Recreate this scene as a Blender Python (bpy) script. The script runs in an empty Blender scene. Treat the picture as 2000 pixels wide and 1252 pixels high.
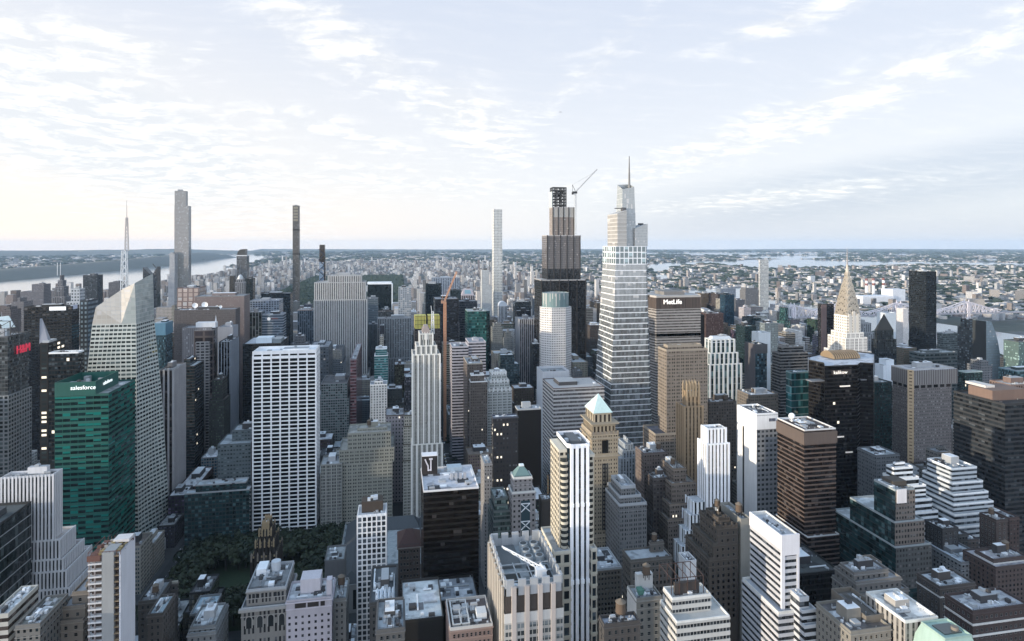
import bpy, bmesh, math, random
import numpy as np
from math import radians as R, sin, cos, pi
random.seed(7)
C = bpy.context.scene.collection
SC = bpy.context.scene
# ---------------------------------------------------------------- camera, sky, sun, exposure
AZ = R(10.7); sA, cA = sin(AZ), cos(AZ)     # world +Y runs up the avenues, the view is turned a little clockwise of it
FP, CH, HY = 1200.0, 318.0, 477.0           # focal length in photo pixels, eye height (m), eye-level row of the photo
cd = bpy.data.cameras.new('camera'); cam = bpy.data.objects.new('camera', cd); C.objects.link(cam)
cam.location = (0, 0, CH); cam.rotation_euler = (pi/2, 0, -AZ)
cd.sensor_width = 36; cd.lens = 36*FP/2000; cd.shift_y = -(626-HY)/2000
cd.clip_start = 1; cd.clip_end = 120000
SC.camera = cam
SUN_EL, SUN_AZ = R(6.0), R(-101.0)           # azimuth measured from +Y towards +X: the sun stands low in the west
sd = bpy.data.lights.new('sun', 'SUN'); sd.energy = 3.4; sd.angle = R(.5); sd.color = (1, .84, .64)
so = bpy.data.objects.new('sun', sd); C.objects.link(so)
so.rotation_euler = (pi/2-SUN_EL, 0, pi-SUN_AZ)
so.location = (-800, 0, 900)
SC.view_settings.view_transform = 'Standard'; SC.view_settings.look = 'None'
SC.view_settings.exposure = 0.8; SC.view_settings.gamma = 1
SC.cycles.use_denoising = True
SC.cycles.max_bounces = 6; SC.cycles.diffuse_bounces = 3; SC.cycles.glossy_bounces = 3
SC.cycles.volume_bounces = 1; SC.cycles.transmission_bounces = 2

class NT:
    """short hand for building node trees"""
    def __init__(s, tree): s.t = tree; s.n = tree.nodes; s.l = tree.links
    def new(s, ty, **kw):
        n = s.n.new(ty)
        for k, v in kw.items(): setattr(n, k, v)
        return n
    def put(s, sock, v):
        if hasattr(v, 'is_linked'): s.l.new(v, sock)
        elif isinstance(v, (tuple, list)):
            v = tuple(v)
            if len(v) == 3 and len(sock.default_value) == 4: v += (1,)
            sock.default_value = v
        else: sock.default_value = v
    def m(s, op, a, b=0.0, c=0.0, clamp=False):
        n = s.new('ShaderNodeMath', operation=op); n.use_clamp = clamp
        for i, v in enumerate((a, b, c)): s.put(n.inputs[i], v)
        return n.outputs[0]
    def v(s, op, a, b=(0, 0, 0)):
        n = s.new('ShaderNodeVectorMath', operation=op); s.put(n.inputs[0], a)
        if op == 'SCALE': s.put(n.inputs[3], b)
        else: s.put(n.inputs[1], b)
        return n.outputs[0]
    def mix(s, f, a, b):
        n = s.new('ShaderNodeMix', data_type='RGBA'); s.put(n.inputs[0], f); s.put(n.inputs[6], a); s.put(n.inputs[7], b)
        return n.outputs[2]
    def mul(s, a, b):
        n = s.new('ShaderNodeMix', data_type='RGBA', blend_type='MULTIPLY'); n.inputs[0].default_value = 1
        s.put(n.inputs[6], a); s.put(n.inputs[7], b); return n.outputs[2]
    def noise(s, vec, scale, detail=3, rough=.55):
        n = s.new('ShaderNodeTexNoise'); s.put(n.inputs['Vector'], vec); n.inputs['Scale'].default_value = scale
        n.inputs['Detail'].default_value = detail; n.inputs['Roughness'].default_value = rough; return n.outputs[0]
    def xyz(s, a, b, c=0.0):
        n = s.new('ShaderNodeCombineXYZ')
        for i, v in enumerate((a, b, c)): s.put(n.inputs[i], v)
        return n.outputs[0]
    def sep(s, v):
        n = s.new('ShaderNodeSeparateXYZ'); s.put(n.inputs[0], v); return n.outputs
    def ramp(s, f, a, b, lo=0.0, hi=1.0):
        n = s.new('ShaderNodeMapRange'); n.interpolation_type = 'SMOOTHSTEP'; s.put(n.inputs[0], f)
        n.inputs[1].default_value = a; n.inputs[2].default_value = b; n.inputs[3].default_value = lo; n.inputs[4].default_value = hi
        return n.outputs[0]

def build_world():
    w = bpy.data.worlds.new('World'); SC.world = w; w.use_nodes = True
    N = NT(w.node_tree); N.n.clear()
    sky = N.new('ShaderNodeTexSky', sky_type='NISHITA'); sky.sun_disc = False
    sky.sun_elevation = SUN_EL; sky.sun_rotation = SUN_AZ; sky.altitude = 300; sky.air_density = 1.0; sky.dust_density = 1.2; sky.ozone_density = 2.0
    d = N.new('ShaderNodeTexCoord').outputs['Generated']
    X, Y, Z = N.sep(d)
    zc = N.m('MAXIMUM', Z, 0.0)
    inv = N.m('DIVIDE', 1.0, N.m('ADD', zc, .10))
    P = N.xyz(N.m('MULTIPLY', X, inv), N.m('MULTIPLY', Y, inv), 0.0)        # where the ray meets the cloud layer
    warp = N.noise(P, 1.1, 4); warp2 = N.noise(N.v('ADD', P, (7, 3, 0)), 1.1, 4)
    Pw = N.v('ADD', P, N.v('SCALE', N.xyz(N.m('SUBTRACT', warp, .5), N.m('SUBTRACT', warp2, .5)), 0.55))
    fine = N.noise(Pw, 5.5, 9, .66)
    rot = N.new('ShaderNodeMapping'); rot.inputs['Rotation'].default_value = (0, 0, R(28)); rot.inputs['Scale'].default_value = (1.0, 6.0, 1); N.put(rot.inputs[0], Pw)
    streak = N.noise(rot.outputs[0], 2.0, 8, .62)
    tex = N.m('ADD', N.m('MULTIPLY', fine, .42), N.m('MULTIPLY', streak, .58))
    az = N.m('ARCTAN2', X, Y); el = N.m('ARCSINE', Z)
    cover = None
    # clouds of the evening sky: photo column, row, half length, half width (degrees), tilt (degrees), weight
    for px, py, a, b, th, wt in ((120, 215, 17, 5.0, -22, 1.25), (330, 300, 11, 2.2, -20, .7), (215, 85, 6.5, 1.4, -6, .9), (620, 70, 7.5, 2.8, -32, .62),
                             (745, 125, 11, 2.0, -42, .55), (925, 240, 6.5, 3.0, -28, .9), (660, 255, 10, 1.3, -12, .62), (1130, 150, 15, 1.6, 40, .38),
                             (1560, 230, 17, 1.7, 17, .85), (1420, 270, 9, 1.4, 14, .6), (1540, 45, 6, 1.2, 12, .62), (1500, 385, 14, .9, 5, .55), (700, 345, 22, 1.8, -4, .5), (1900, 60, 9, 1.5, 20, .35)):
        u = (px-1000)/FP; vx, vy, vz = sA+u*cA, cA-u*sA, (HY-py)/FP
        a0, e0 = math.atan2(vx, vy), math.atan2(vz, math.hypot(vx, vy))
        dx = N.m('MULTIPLY', N.m('SUBTRACT', az, a0), cos(e0)); dy = N.m('SUBTRACT', el, e0)
        c_, s_ = cos(R(th)), sin(R(th))
        p = N.m('DIVIDE', N.m('ADD', N.m('MULTIPLY', dx, c_), N.m('MULTIPLY', dy, s_)), R(a))
        q = N.m('DIVIDE', N.m('SUBTRACT', N.m('MULTIPLY', dy, c_), N.m('MULTIPLY', dx, s_)), R(b))
        g = N.m('EXPONENT', N.m('MULTIPLY', N.m('ADD', N.m('MULTIPLY', p, p), N.m('MULTIPLY', q, q)), -1.0))
        g = N.m('MULTIPLY', g, wt)
        cover = g if cover is None else N.m('MAXIMUM', cover, g)
    cl = N.ramp(N.m('ADD', N.m('MULTIPLY', tex, 1.25), N.m('MULTIPLY', cover, .66)), .68, 1.18)
    thin = N.ramp(tex, .42, .75)
    # thin high veil over the whole sky; warmer and brighter towards the low sun
    west = N.ramp(az, R(24), R(-48)); low = N.ramp(el, R(26), R(0)); vlow = N.ramp(el, R(8), R(0))
    veil = N.mix(low, (.67, .735, .865), (.88, .895, .93))
    veil = N.mix(N.m('MULTIPLY', west, low), veil, (1.02, .96, .90))
    veil = N.mix(N.m('MULTIPLY', west, vlow), veil, (1.15, .985, .87))
    veil = N.mix(N.ramp(el, R(20), R(62)), veil, (.26, .44, .66))
    east = N.ramp(az, R(10), R(40))
    veil = N.mix(N.m('MULTIPLY', N.m('MULTIPLY', east, vlow), .75), veil, (.62, .69, .80))
    # grey-blue bank low in the east
    bank = N.m('MULTIPLY', N.m('MULTIPLY', east, N.ramp(N.m('ABSOLUTE', N.m('SUBTRACT', el, N.m('MULTIPLY_ADD', N.m('SUBTRACT', az, R(22)), .13, R(2.2)))), R(3.2), R(1.0))), N.ramp(streak, .20, .60))
    veil = N.mix(N.m('MULTIPLY', bank, .7), veil, (.55, .62, .75))
    veil = N.mix(N.m('MULTIPLY', thin, .25), veil, (.97, .97, 1.0))
    ccol = N.mix(N.ramp(fine, .42, .66), (.83, .85, .89), (1.16, 1.14, 1.11))
    col = N.mix(cl, veil, ccol)
    south = N.ramp(N.m('ADD', N.m('MULTIPLY', X, -.55), N.m('MULTIPLY', Y, -.84)), -.1, .75, 1.0, 2.3)   # unseen sky behind the viewer, boosted to brighten south and west walls
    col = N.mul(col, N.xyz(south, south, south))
    bg1 = N.new('ShaderNodeBackground'); N.put(bg1.inputs[0], sky.outputs[0]); bg1.inputs[1].default_value = .10
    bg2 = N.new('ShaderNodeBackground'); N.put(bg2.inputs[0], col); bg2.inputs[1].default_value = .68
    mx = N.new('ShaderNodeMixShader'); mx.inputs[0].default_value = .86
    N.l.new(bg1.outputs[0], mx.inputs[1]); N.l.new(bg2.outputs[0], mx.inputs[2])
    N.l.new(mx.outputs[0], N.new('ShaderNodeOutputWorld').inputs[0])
build_world()

# ---------------------------------------------------------------- from the photo to the place
def ray(px): u = (px-1000)/FP; return sA+u*cA, cA-u*sA
def GX(px, Y): a, b = ray(px); return Y*a/b                    # X of the sight line through a column at the plane Y
def GY(px, X): a, b = ray(px); return X*b/a                    # Y of the sight line at the plane X
def DT(px, Y): return Y/ray(px)[1]
def GZ(px, py, Y): return CH-(py-HY)/FP*DT(px, Y)              # height of a photo point lying on the plane Y
def GP(px, py): t = CH*FP/(py-HY); a, b = ray(px); return a*t, b*t   # point of the ground
def pix(x, y, z): t = x*sA+y*cA; return 1000+FP*(x*cA-y*sA)/t, HY+FP*(CH-z)/t, t

# ---------------------------------------------------------------- materials
MATS = {}
def newmat(key):
    m = bpy.data.materials.new(key); m.use_nodes = True; N = NT(m.node_tree); N.n.clear()
    b = N.new('ShaderNodeBsdfPrincipled'); o = N.new('ShaderNodeOutputMaterial'); N.l.new(b.outputs[0], o.inputs[0])
    MATS[key] = m; return m, N, b
def wallvar(N, col, amt=.3):
    pos = N.new('ShaderNodeNewGeometry').outputs['Position']
    big = N.noise(pos, .06, 4); st = N.noise(N.v('MULTIPLY', pos, (.55, .55, .05)), 1.0, 4)
    rnd = N.new('ShaderNodeObjectInfo').outputs['Random']
    f = N.m('ADD', N.m('MULTIPLY', N.m('ADD', big, st), amt), N.m('ADD', 1-amt-.05, N.m('MULTIPLY', rnd, .1)))
    return N.mul(col, N.xyz(f, f, f))
def adj(c):
    L = .3*c[0]+.6*c[1]+.1*c[2]; k = max(.38, min(1.02, .34+1.04*L)); return tuple((x*.78+L*.22)*k*q for x, q in zip(c, (.97, 1.0, 1.03)))   # contrast curve: dark colours deepened and cooled, standing in for deep shade
def plain(col, rough=.75, amt=.3, metal=0.0, name=None):
    k = name or 'plain_%.3f_%.3f_%.3f_%.2f_%.1f' % (*col, rough, metal)
    if k in MATS: return MATS[k]
    m, N, b = newmat(k); N.put(b.inputs['Base Color'], wallvar(N, adj(col), amt)); b.inputs['Roughness'].default_value = rough
    b.inputs['Metallic'].default_value = metal; return m
def roofmat(col):
    k = 'roof_%.3f_%.3f_%.3f' % col
    if k in MATS: return MATS[k]
    m, N, b = newmat(k); pos = N.new('ShaderNodeNewGeometry').outputs['Position']
    f = N.m('MULTIPLY_ADD', N.noise(pos, .35, 5, .7), .9, .55)
    f2 = N.ramp(N.noise(pos, .09, 2), .52, .6, 1.0, .62)
    f = N.m('MULTIPLY', f, f2)
    N.put(b.inputs['Base Color'], N.mul(col, N.xyz(f, f, f))); b.inputs['Roughness'].default_value = .85; return m
def facade(wall, glass=(.012, .02, .024), ww=.5, wh=.55, sp=None, blind=.22, lit=0.0, ior=1.5, n=1, cy=.5, gr=.08, jit=.02, mull=0, vc=False, belt=0, blc=None):
    """windows on a wall: UV counts bays across and floors up, so no window is ever cut"""
    k = 'facade_' + str((wall, glass, ww, wh, sp, blind, lit, ior, n, cy, mull, vc, belt, blc))
    if k in MATS: return MATS[k]
    m, N, b = newmat(k)
    U, V, _ = N.sep(N.new('ShaderNodeTexCoord').outputs['UV'])
    fu, fv, iu, iv = N.m('FRACT', U), N.m('FRACT', V), N.m('FLOOR', U), N.m('FLOOR', V)
    if n > 1: fu2 = N.m('FRACT', N.m('MULTIPLY', N.m('MULTIPLY_ADD', N.m('SUBTRACT', fu, .5), 1/.8, .5), float(n)))
    else: fu2 = fu
    inb = N.m('LESS_THAN', N.m('ABSOLUTE', N.m('SUBTRACT', fu2, .5)), ww/2)
    if n > 1: inb = N.m('MULTIPLY', inb, N.m('LESS_THAN', N.m('ABSOLUTE', N.m('SUBTRACT', fu, .5)), .4))
    ver = N.m('LESS_THAN', N.m('ABSOLUTE', N.m('SUBTRACT', fv, cy)), wh/2)
    win = N.m('MULTIPLY', inb, ver)
    if belt: win = N.m('MULTIPLY', win, N.m('GREATER_THAN', N.m('MODULO', N.m('ADD', iv, .5), float(belt)), 1.0))
    obj = N.new('ShaderNodeObjectInfo').outputs['Random']
    wn = N.new('ShaderNodeTexWhiteNoise', noise_dimensions='3D'); N.put(wn.inputs[0], N.xyz(N.m('ADD', iu, N.m('FLOOR', N.m('MULTIPLY', fu, float(n))) if n > 1 else 0.0), iv, N.m('MULTIPLY', obj, 99.0)))
    r, rc = wn.outputs[0], wn.outputs[1]
    if vc: wcol = N.mul(N.new('ShaderNodeVertexColor', layer_name='Col').outputs[0], wall)
    else: wcol = wallvar(N, adj(wall))
    if sp: wcol = N.mix(inb, wcol, adj(sp))
    g = N.mul(glass, N.xyz(*[N.m('MULTIPLY_ADD', r, 1.3 if sum(glass) < .24 else .22, .35 if sum(glass) < .24 else .89)]*3))
    isb = N.m('GREATER_THAN', r, 1-blind)
    bl = blc or tuple(min(.45, .03+x*2.6) for x in glass)
    part = N.m('MULTIPLY', isb, N.m('GREATER_THAN', fv, N.m('MULTIPLY_ADD', N.sep(rc)[1], wh*.8, cy-wh/2)))   # blinds hang to different heights
    g = N.mix(part, g, bl)
    if mull:
        fm = N.m('FRACT', N.m('MULTIPLY', fu, float(mull))); g = N.mix(N.m('LESS_THAN', fm, .14), g, wall)
    N.put(b.inputs['Base Color'], N.mix(win, wcol, g))
    N.put(b.inputs['Roughness'], N.m('MULTIPLY_ADD', win, gr-.72, .72))
    N.put(b.inputs['IOR'], N.m('MULTIPLY_ADD', win, ior-1.35, 1.35))
    if jit:
        nor = N.new('ShaderNodeNewGeometry').outputs['Normal']
        jj = N.v('SCALE', N.v('SUBTRACT', rc, (.5, .5, .5)), N.m('MULTIPLY', win, jit*2))
        N.put(b.inputs['Normal'], N.v('NORMALIZE', N.v('ADD', nor, jj)))
    if lit:
        e = N.m('MULTIPLY', win, N.m('LESS_THAN', N.sep(rc)[0], lit))
        N.put(b.inputs['Emission Color'], (1, .9, .72)); N.put(b.inputs['Emission Strength'], N.m('MULTIPLY', e, .9))
    return m
GLASS = {}
def glassmat(col, ior=1.55, rough=.06):
    k = 'glass_%.3f_%.3f_%.3f_%.2f' % (*col, ior)
    if k in MATS: return MATS[k]
    m, N, b = newmat(k); pos = N.new('ShaderNodeNewGeometry').outputs['Position']
    rnd = N.new('ShaderNodeObjectInfo').outputs['Random']
    f = N.m('MULTIPLY_ADD', rnd, 1.2, .4)
    N.put(b.inputs['Base Color'], N.mul(col, N.xyz(f, f, f))); b.inputs['Roughness'].default_value = rough; b.inputs['IOR'].default_value = ior
    return m

# ---------------------------------------------------------------- building objects
BOXES = []          # footprint rectangle, top, owner: for what stands where and what hides what
THINGS = {}
def meshobj(name, verts, faces, mats, parent=None, loc=(0, 0, 0), mi=None, uvs=None, smooth=False):
    me = bpy.data.meshes.new(name)
    off = parent.location if parent else (0, 0, 0)
    if parent and parent.parent: off = tuple(parent.location[i]+parent.parent.location[i] for i in range(3))
    off = tuple(off[i]+loc[i] for i in range(3))
    me.from_pydata([(v[0]-off[0], v[1]-off[1], v[2]-off[2]) for v in verts], [], faces)
    for m in (mats if isinstance(mats, (list, tuple)) else [mats]): me.materials.append(m)
    if mi is not None: me.polygons.foreach_set('material_index', mi)
    if uvs is not None:
        lay = me.uv_layers.new(name='UVMap'); lay.data.foreach_set('uv', [c for f in uvs for q in f for c in q])
    if smooth: me.polygons.foreach_set('use_smooth', [True]*len(me.polygons))
    me.update()
    o = bpy.data.objects.new(name, me); C.objects.link(o); o.location = loc
    if parent: o.parent = parent
    return o
def thing(name, label, cat, loc=(0, 0, 0), group=None):
    o = bpy.data.objects.new(name, None); C.objects.link(o); o.empty_display_size = 1; o.location = loc
    o['label'] = label; o['category'] = cat
    if group: o['group'] = group
    return o
def tag(o, label, cat, group=None):
    o['label'] = label; o['category'] = cat
    if group: o['group'] = group
    return o
def boxv(x0, x1, y0, y1, z0, z1): return [(x0, y0, z0), (x1, y0, z0), (x1, y1, z0), (x0, y1, z0), (x0, y0, z1), (x1, y0, z1), (x1, y1, z1), (x0, y1, z1)]
BF = [(0, 1, 5, 4), (1, 2, 6, 5), (2, 3, 7, 6), (3, 0, 4, 7), (4, 5, 6, 7), (3, 2, 1, 0)]
class MB:
    """collects pieces of ONE mesh"""
    def __init__(s): s.v = []; s.f = []; s.mi = []
    def add(s, v, f, mi=0):
        k = len(s.v); s.v += list(v); s.f += [tuple(i+k for i in q) for q in f]; s.mi += [mi]*len(f); return s
    def box(s, x0, x1, y0, y1, z0, z1, mi=0): return s.add(boxv(x0, x1, y0, y1, z0, z1), BF, mi)
    def cyl(s, x, y, z0, z1, r0, r1=None, n=12, mi=0, cap=True):
        r1 = r0 if r1 is None else r1; a = [2*pi*i/n for i in range(n)]
        v = [(x+r0*cos(t), y+r0*sin(t), z0) for t in a]+[(x+r1*cos(t), y+r1*sin(t), z1) for t in a]
        f = [(i, (i+1) % n, n+(i+1) % n, n+i) for i in range(n)]
        if cap: f.append(tuple(range(n, 2*n)))
        return s.add(v, f, mi)
    def bar(s, a, b, r, mi=0):
        a, b = np.array(a, float), np.array(b, float); d = b-a; L = np.linalg.norm(d); d /= L
        q = np.array((0, 0, 1.)) if abs(d[2]) < .9 else np.array((1., 0, 0)); p = np.cross(d, q); p /= np.linalg.norm(p); q = np.cross(d, p)
        c = [p*r+q*r, -p*r+q*r, -p*r-q*r, p*r-q*r]
        return s.add([tuple(a+k) for k in c]+[tuple(b+k) for k in c], BF, mi)
    def build(s, name, mats, parent=None, **kw): return meshobj(name, s.v, s.f, mats, parent, mi=s.mi, **kw)
UNIT = {}
def unitbox(mat):
    if mat.name not in UNIT:
        me = bpy.data.meshes.new('block'); me.from_pydata(boxv(-.5, .5, -.5, .5, 0, 1), [], BF); me.materials.append(mat); UNIT[mat.name] = me
    return UNIT[mat.name]
def blk(name, mat, parent, x0, x1, y0, y1, z0, z1):
    """a box part sharing one mesh per material"""
    o = bpy.data.objects.new(name, unitbox(mat)); C.objects.link(o); p = parent.location
    q = parent.parent.location if parent.parent else (0, 0, 0)
    o.location = ((x0+x1)/2-p[0]-q[0], (y0+y1)/2-p[1]-q[1], z0-p[2]-q[2]); o.scale = (x1-x0, y1-y0, z1-z0); o.parent = parent; return o
def prism(name, parent, poly, z0, z1, mat, bay=3.0, fl=3.6, top=None, cap=None, z1s=None):
    n = len(poly); top = top or poly; zs = z1s or [z1]*n
    v = [(p[0], p[1], z0) for p in poly]+[(p[0], p[1], zs[i]) for i, p in enumerate(top)]
    f = []; uv = []; nf = max(1, round((max(zs)-z0)/fl)); hh = max(zs)-z0
    for i in range(n):
        j = (i+1) % n; L = math.dist(poly[i], poly[j]); nb = max(1, round(L/bay)); o = 40*i
        f.append((i, j, n+j, n+i)); uv.append([(o, 0), (o+nb, 0), (o+nb, nf*(zs[j]-z0)/hh), (o, nf*(zs[i]-z0)/hh)])
    mats = [mat]; mi = [0]*n
    if cap: f.append(tuple(range(n, 2*n))); uv.append([(.02, .02)]*n); mats.append(cap); mi.append(1)
    return meshobj(name, v, f, mats, parent, mi=mi, uvs=uv)
def rect(x0, x1, y0, y1): return [(x0, y0), (x1, y0), (x1, y1), (x0, y1)]
def roof_slab(parent, poly, z, mat):
    return meshobj('roof', [(p[0], p[1], z) for p in poly], [tuple(range(len(poly)))], mat, parent)
def parapet(parent, x0, x1, y0, y1, z, h, mat, t=.45, name='parapet'):
    m = MB(); o = .06
    m.box(x0-o, x1+o, y0-o, y0+t, z-.4, z+h); m.box(x0-o, x1+o, y1-t, y1+o, z-.4, z+h)
    m.box(x0-o, x0+t, y0+t, y1-t, z-.4, z+h); m.box(x1-t, x1+o, y0+t, y1-t, z-.4, z+h)
    return m.build(name, mat, parent)
COL = dict(lime=(.46, .40, .31), cream=(.60, .53, .41), white=(.78, .78, .77), bone=(.62, .61, .57), grey=(.28, .29, .30), lgrey=(.44, .46, .48), dgrey=(.10, .11, .12),
           black=(.016, .018, .02), brown=(.12, .082, .06), tan=(.30, .22, .15), brick=(.19, .085, .065), pink=(.36, .26, .23), bronze=(.045, .03, .022), green=(.012, .075, .065),
           teal=(.03, .11, .12), blue=(.06, .12, .18), lilac=(.56, .52, .56), taupe=(.24, .20, .17), gold=(.55, .36, .14), slate=(.15, .18, .21), sand=(.40, .33, .24), beige=(.42, .38, .30))
def water_tank(parent, x, y, z, s=1.0):
    w = plain((.20, .13, .08), .9); m = MB()
    for a in (pi/4, 3*pi/4, 5*pi/4, 7*pi/4): m.bar((x+1.4*s*cos(a), y+1.4*s*sin(a), z), (x+1.4*s*cos(a), y+1.4*s*sin(a), z+2.6*s), .14*s)
    m.box(x-1.8*s, x+1.8*s, y-1.8*s, y+1.8*s, z+2.6*s, z+2.8*s)
    st = m.build('tank_stand', plain((.08, .07, .06), .8), parent)
    t = MB().cyl(x, y, z+2.8*s, z+6.6*s, 1.9*s, 1.75*s, 16).build('water_tank', w, parent)
    meshobj('tank_lid', *cone(x, y, z+6.6*s, z+8.0*s, 2.05*s, 16), plain((.26, .2, .14), .9), t)
def cone(x, y, z0, z1, r, n=12):
    v = [(x+r*cos(2*pi*i/n), y+r*sin(2*pi*i/n), z0) for i in range(n)]+[(x, y, z1)]
    return v, [(i, (i+1) % n, n) for i in range(n)]
def ac_unit(parent, x, y, z, sx, sy, h, mat):
    b = blk('ac_unit', mat, parent, x-sx/2, x+sx/2, y-sy/2, y+sy/2, z, z+h); return b
def roofkit(root, x0, x1, y0, y1, z, rs, wall, tank=False, n=5, bulk=True, clutter=True):
    W, D = x1-x0, y1-y0
    lg, dk, wh = plain((.42, .44, .46), .6), plain((.10, .10, .11), .7), plain((.7, .72, .74), .5)
    if bulk and W > 9 and D > 9:
        bw, bd = W*rs.uniform(.28, .5), D*rs.uniform(.28, .5); bx, by = x0+W*rs.uniform(.15, .45), y0+D*rs.uniform(.3, .5)
        hb = rs.uniform(3, 6.5); blk('bulkhead', rs.choice([wall, wall, lg, dk]), root, bx, bx+bw, by, by+bd, z, z+hb)
        blk('bulkhead_roof', rs.choice([lg, wh]), root, bx+.3, bx+bw-.3, by+.3, by+bd-.3, z+hb, z+hb+.25)
        for k in range(rs.randint(0, 2)):
            cx, cy = bx+bw*rs.uniform(.2, .8), by+bd*rs.uniform(.2, .8)
            ac_unit(root, cx, cy, z+hb+.25, rs.uniform(1.5, 3), rs.uniform(1.5, 3), rs.uniform(1, 2), rs.choice([lg, wh, dk]))
    if clutter:
        for k in range(n):
            s = rs.uniform(1.2, min(5, W*.2)); s2 = rs.uniform(1.2, min(5, D*.2)); x, y = rs.uniform(x0+s, x1-s), rs.uniform(y0+s2, y1-s2)
            ac_unit(root, x, y, z, s, s2, rs.uniform(.7, 2.2), rs.choice([lg, lg, wh, dk]))
        m = MB()
        for k in range(3):
            x, y = rs.uniform(x0+1, x1-1), rs.uniform(y0+1, y1-1); m.cyl(x, y, z, z+rs.uniform(1, 2.4), .25, n=8)
        m.build('vent_pipe', lg, root)['kind'] = 'stuff'
    if clutter and z > 20 and y0 < 560:      # the nearer roofs show ducts, hatches, patches and railings
        for k in range(3):
            dx, dy = (rs.uniform(W*.2, W*.5), .8) if rs.random() < .5 else (.8, rs.uniform(D*.2, D*.5)); x, y = rs.uniform(x0, x1-dx), rs.uniform(y0, y1-dy)
            blk('duct', rs.choice([lg, wh]), root, x, x+dx, y, y+dy, z+.3, z+1.0)
        for k in range(2):
            dx, dy = rs.uniform(W*.15, W*.4), rs.uniform(D*.15, D*.4); x, y = rs.uniform(x0, x1-dx), rs.uniform(y0, y1-dy); blk('roof_patch', roofmat(rs.choice([(.06, .06, .065), (.5, .52, .55), (.16, .16, .17)])), root, x, x+dx, y, y+dy, z-.05, z+.04)
        m = MB(); nn = 5
        for k in range(nn+1): q = x0+(x1-x0)*k/nn; m.bar((q, y0-.3, z+.6), (q, y0-.3, z+2.0), .05)
        m.bar((x0, y0-.3, z+2.0), (x1, y0-.3, z+2.0), .05); m.bar((x0, y0-.3, z+1.5), (x1, y0-.3, z+1.5), .04); m.build('railing', dk, root)
        for k in range(4): x, y = rs.uniform(x0+.5, x1-.5), rs.uniform(y0+.5, y1-.5); ac_unit(root, x, y, z, rs.uniform(.8, 1.6), rs.uniform(.8, 1.6), rs.uniform(.6, 1.4), rs.choice([lg, dk, wh]))
    if tank: water_tank(root, x0+W*rs.uniform(.2, .8), y0+D*rs.uniform(.25, .7), z, rs.uniform(.9, 1.25))
WINMESH = {}
def winmesh(g, fr):
    k = (g.name, fr.name)
    if k not in WINMESH:
        m = MB(); t = .05
        m.box(-.5, .5, -.05, .3, 0, 1, 0)
        for a in ((-.5, -.5+t, 0, 1), (.5-t, .5, 0, 1), (-.5, .5, .95, 1), (-.6, .6, -.05, .04), (-.5, .5, .48, .505)): m.box(a[0], a[1], -.14, .2, a[2], a[3], 1)
        me = bpy.data.meshes.new('window'); me.from_pydata(m.v, [], m.f); me.materials.append(g); me.materials.append(fr); me.polygons.foreach_set('material_index', m.mi); WINMESH[k] = me
    return WINMESH[k]
def real_windows(root, faces, glass, frame, cap=100):
    """faces: list of (kind 's'|'e'|'w', fixed, a0, a1, z0, z1, bay, floor, ww, wh); the highest (nearest) stay single parts, the rest is one part"""
    L = []
    for kd, fx, a0, a1, z0, z1, bay, fl, ww, wh in faces:
        nb = max(1, int((a1-a0)/bay)); nf = max(1, int((z1-z0)/fl)); p = (a1-a0)/nb; q = (z1-z0)/nf
        for j in range(nf):
            for i in range(nb): L.append((z0+(j+.5)*q-wh*fl/2, kd, fx, a0+(i+.5)*p, ww*bay, wh*fl))
    L.sort(key=lambda t: -t[0]); me = winmesh(glass, frame); p = root.location; rest = MB()
    for k, (z, kd, fx, a, w, h) in enumerate(L):
        pos = (a, fx, z) if kd == 's' else (fx, a, z)
        rz = 0 if kd == 's' else (pi/2 if kd == 'e' else -pi/2)
        if k < cap:
            o = bpy.data.objects.new('window', me); C.objects.link(o); o.parent = root
            o.location = (pos[0]-p[0], pos[1]-p[1], pos[2]-p[2]); o.rotation_euler = (0, 0, rz); o.scale = (w, 1, h)
        else:
            if kd == 's': rest.box(a-w/2, a+w/2, fx-.1, fx+.2, z, z+h)
            elif kd == 'e': rest.box(fx-.2, fx+.1, a-w/2, a+w/2, z, z+h)
            else: rest.box(fx-.1, fx+.2, a-w/2, a+w/2, z, z+h)
    if rest.v: rest.build('window', glass, root)['kind'] = 'stuff'

LIT = .0015
STY = {  # style: bay, floor, then facade() arguments
    'punch': dict(lit=LIT, bay=2.7, fl=3.5, ww=.44, wh=.52), 'pair': dict(lit=LIT, bay=5.2, fl=3.6, ww=.56, wh=.5, n=2), 'trip': dict(bay=6.5, fl=3.6, ww=.6, wh=.52, n=3),
    'band': dict(bay=3.0, fl=3.9, ww=1.01, wh=.52, blind=.15), 'thin': dict(bay=3.0, fl=4.0, ww=1.01, wh=.72, blind=.12),
    'vert': dict(bay=3.0, fl=3.8, ww=.52, wh=.62, sp=(.05, .055, .06)), 'rib': dict(bay=2.0, fl=3.8, ww=.6, wh=.66, sp=(.03, .033, .037)),
    'grid': dict(bay=3.4, fl=3.7, ww=.74, wh=.66), 'glass': dict(bay=1.8, fl=3.9, ww=.93, wh=.82, ior=1.9, gr=.05, jit=.03), 'curtain': dict(bay=1.6, fl=3.8, ww=.94, wh=.66, ior=1.7),
    'blank': dict(bay=5, fl=5, ww=0, wh=0), 'square': dict(bay=4.7, fl=4.7, ww=.64, wh=.64), 'fine': dict(bay=2.2, fl=3.6, ww=.5, wh=.5)}
def style(st, c, kw):
    d = dict(STY[st]); d.update(kw); bay, fl = d.pop('bay'), d.pop('fl')
    return facade(COL.get(c, c) if isinstance(c, str) else c, **d), bay, fl
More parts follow.
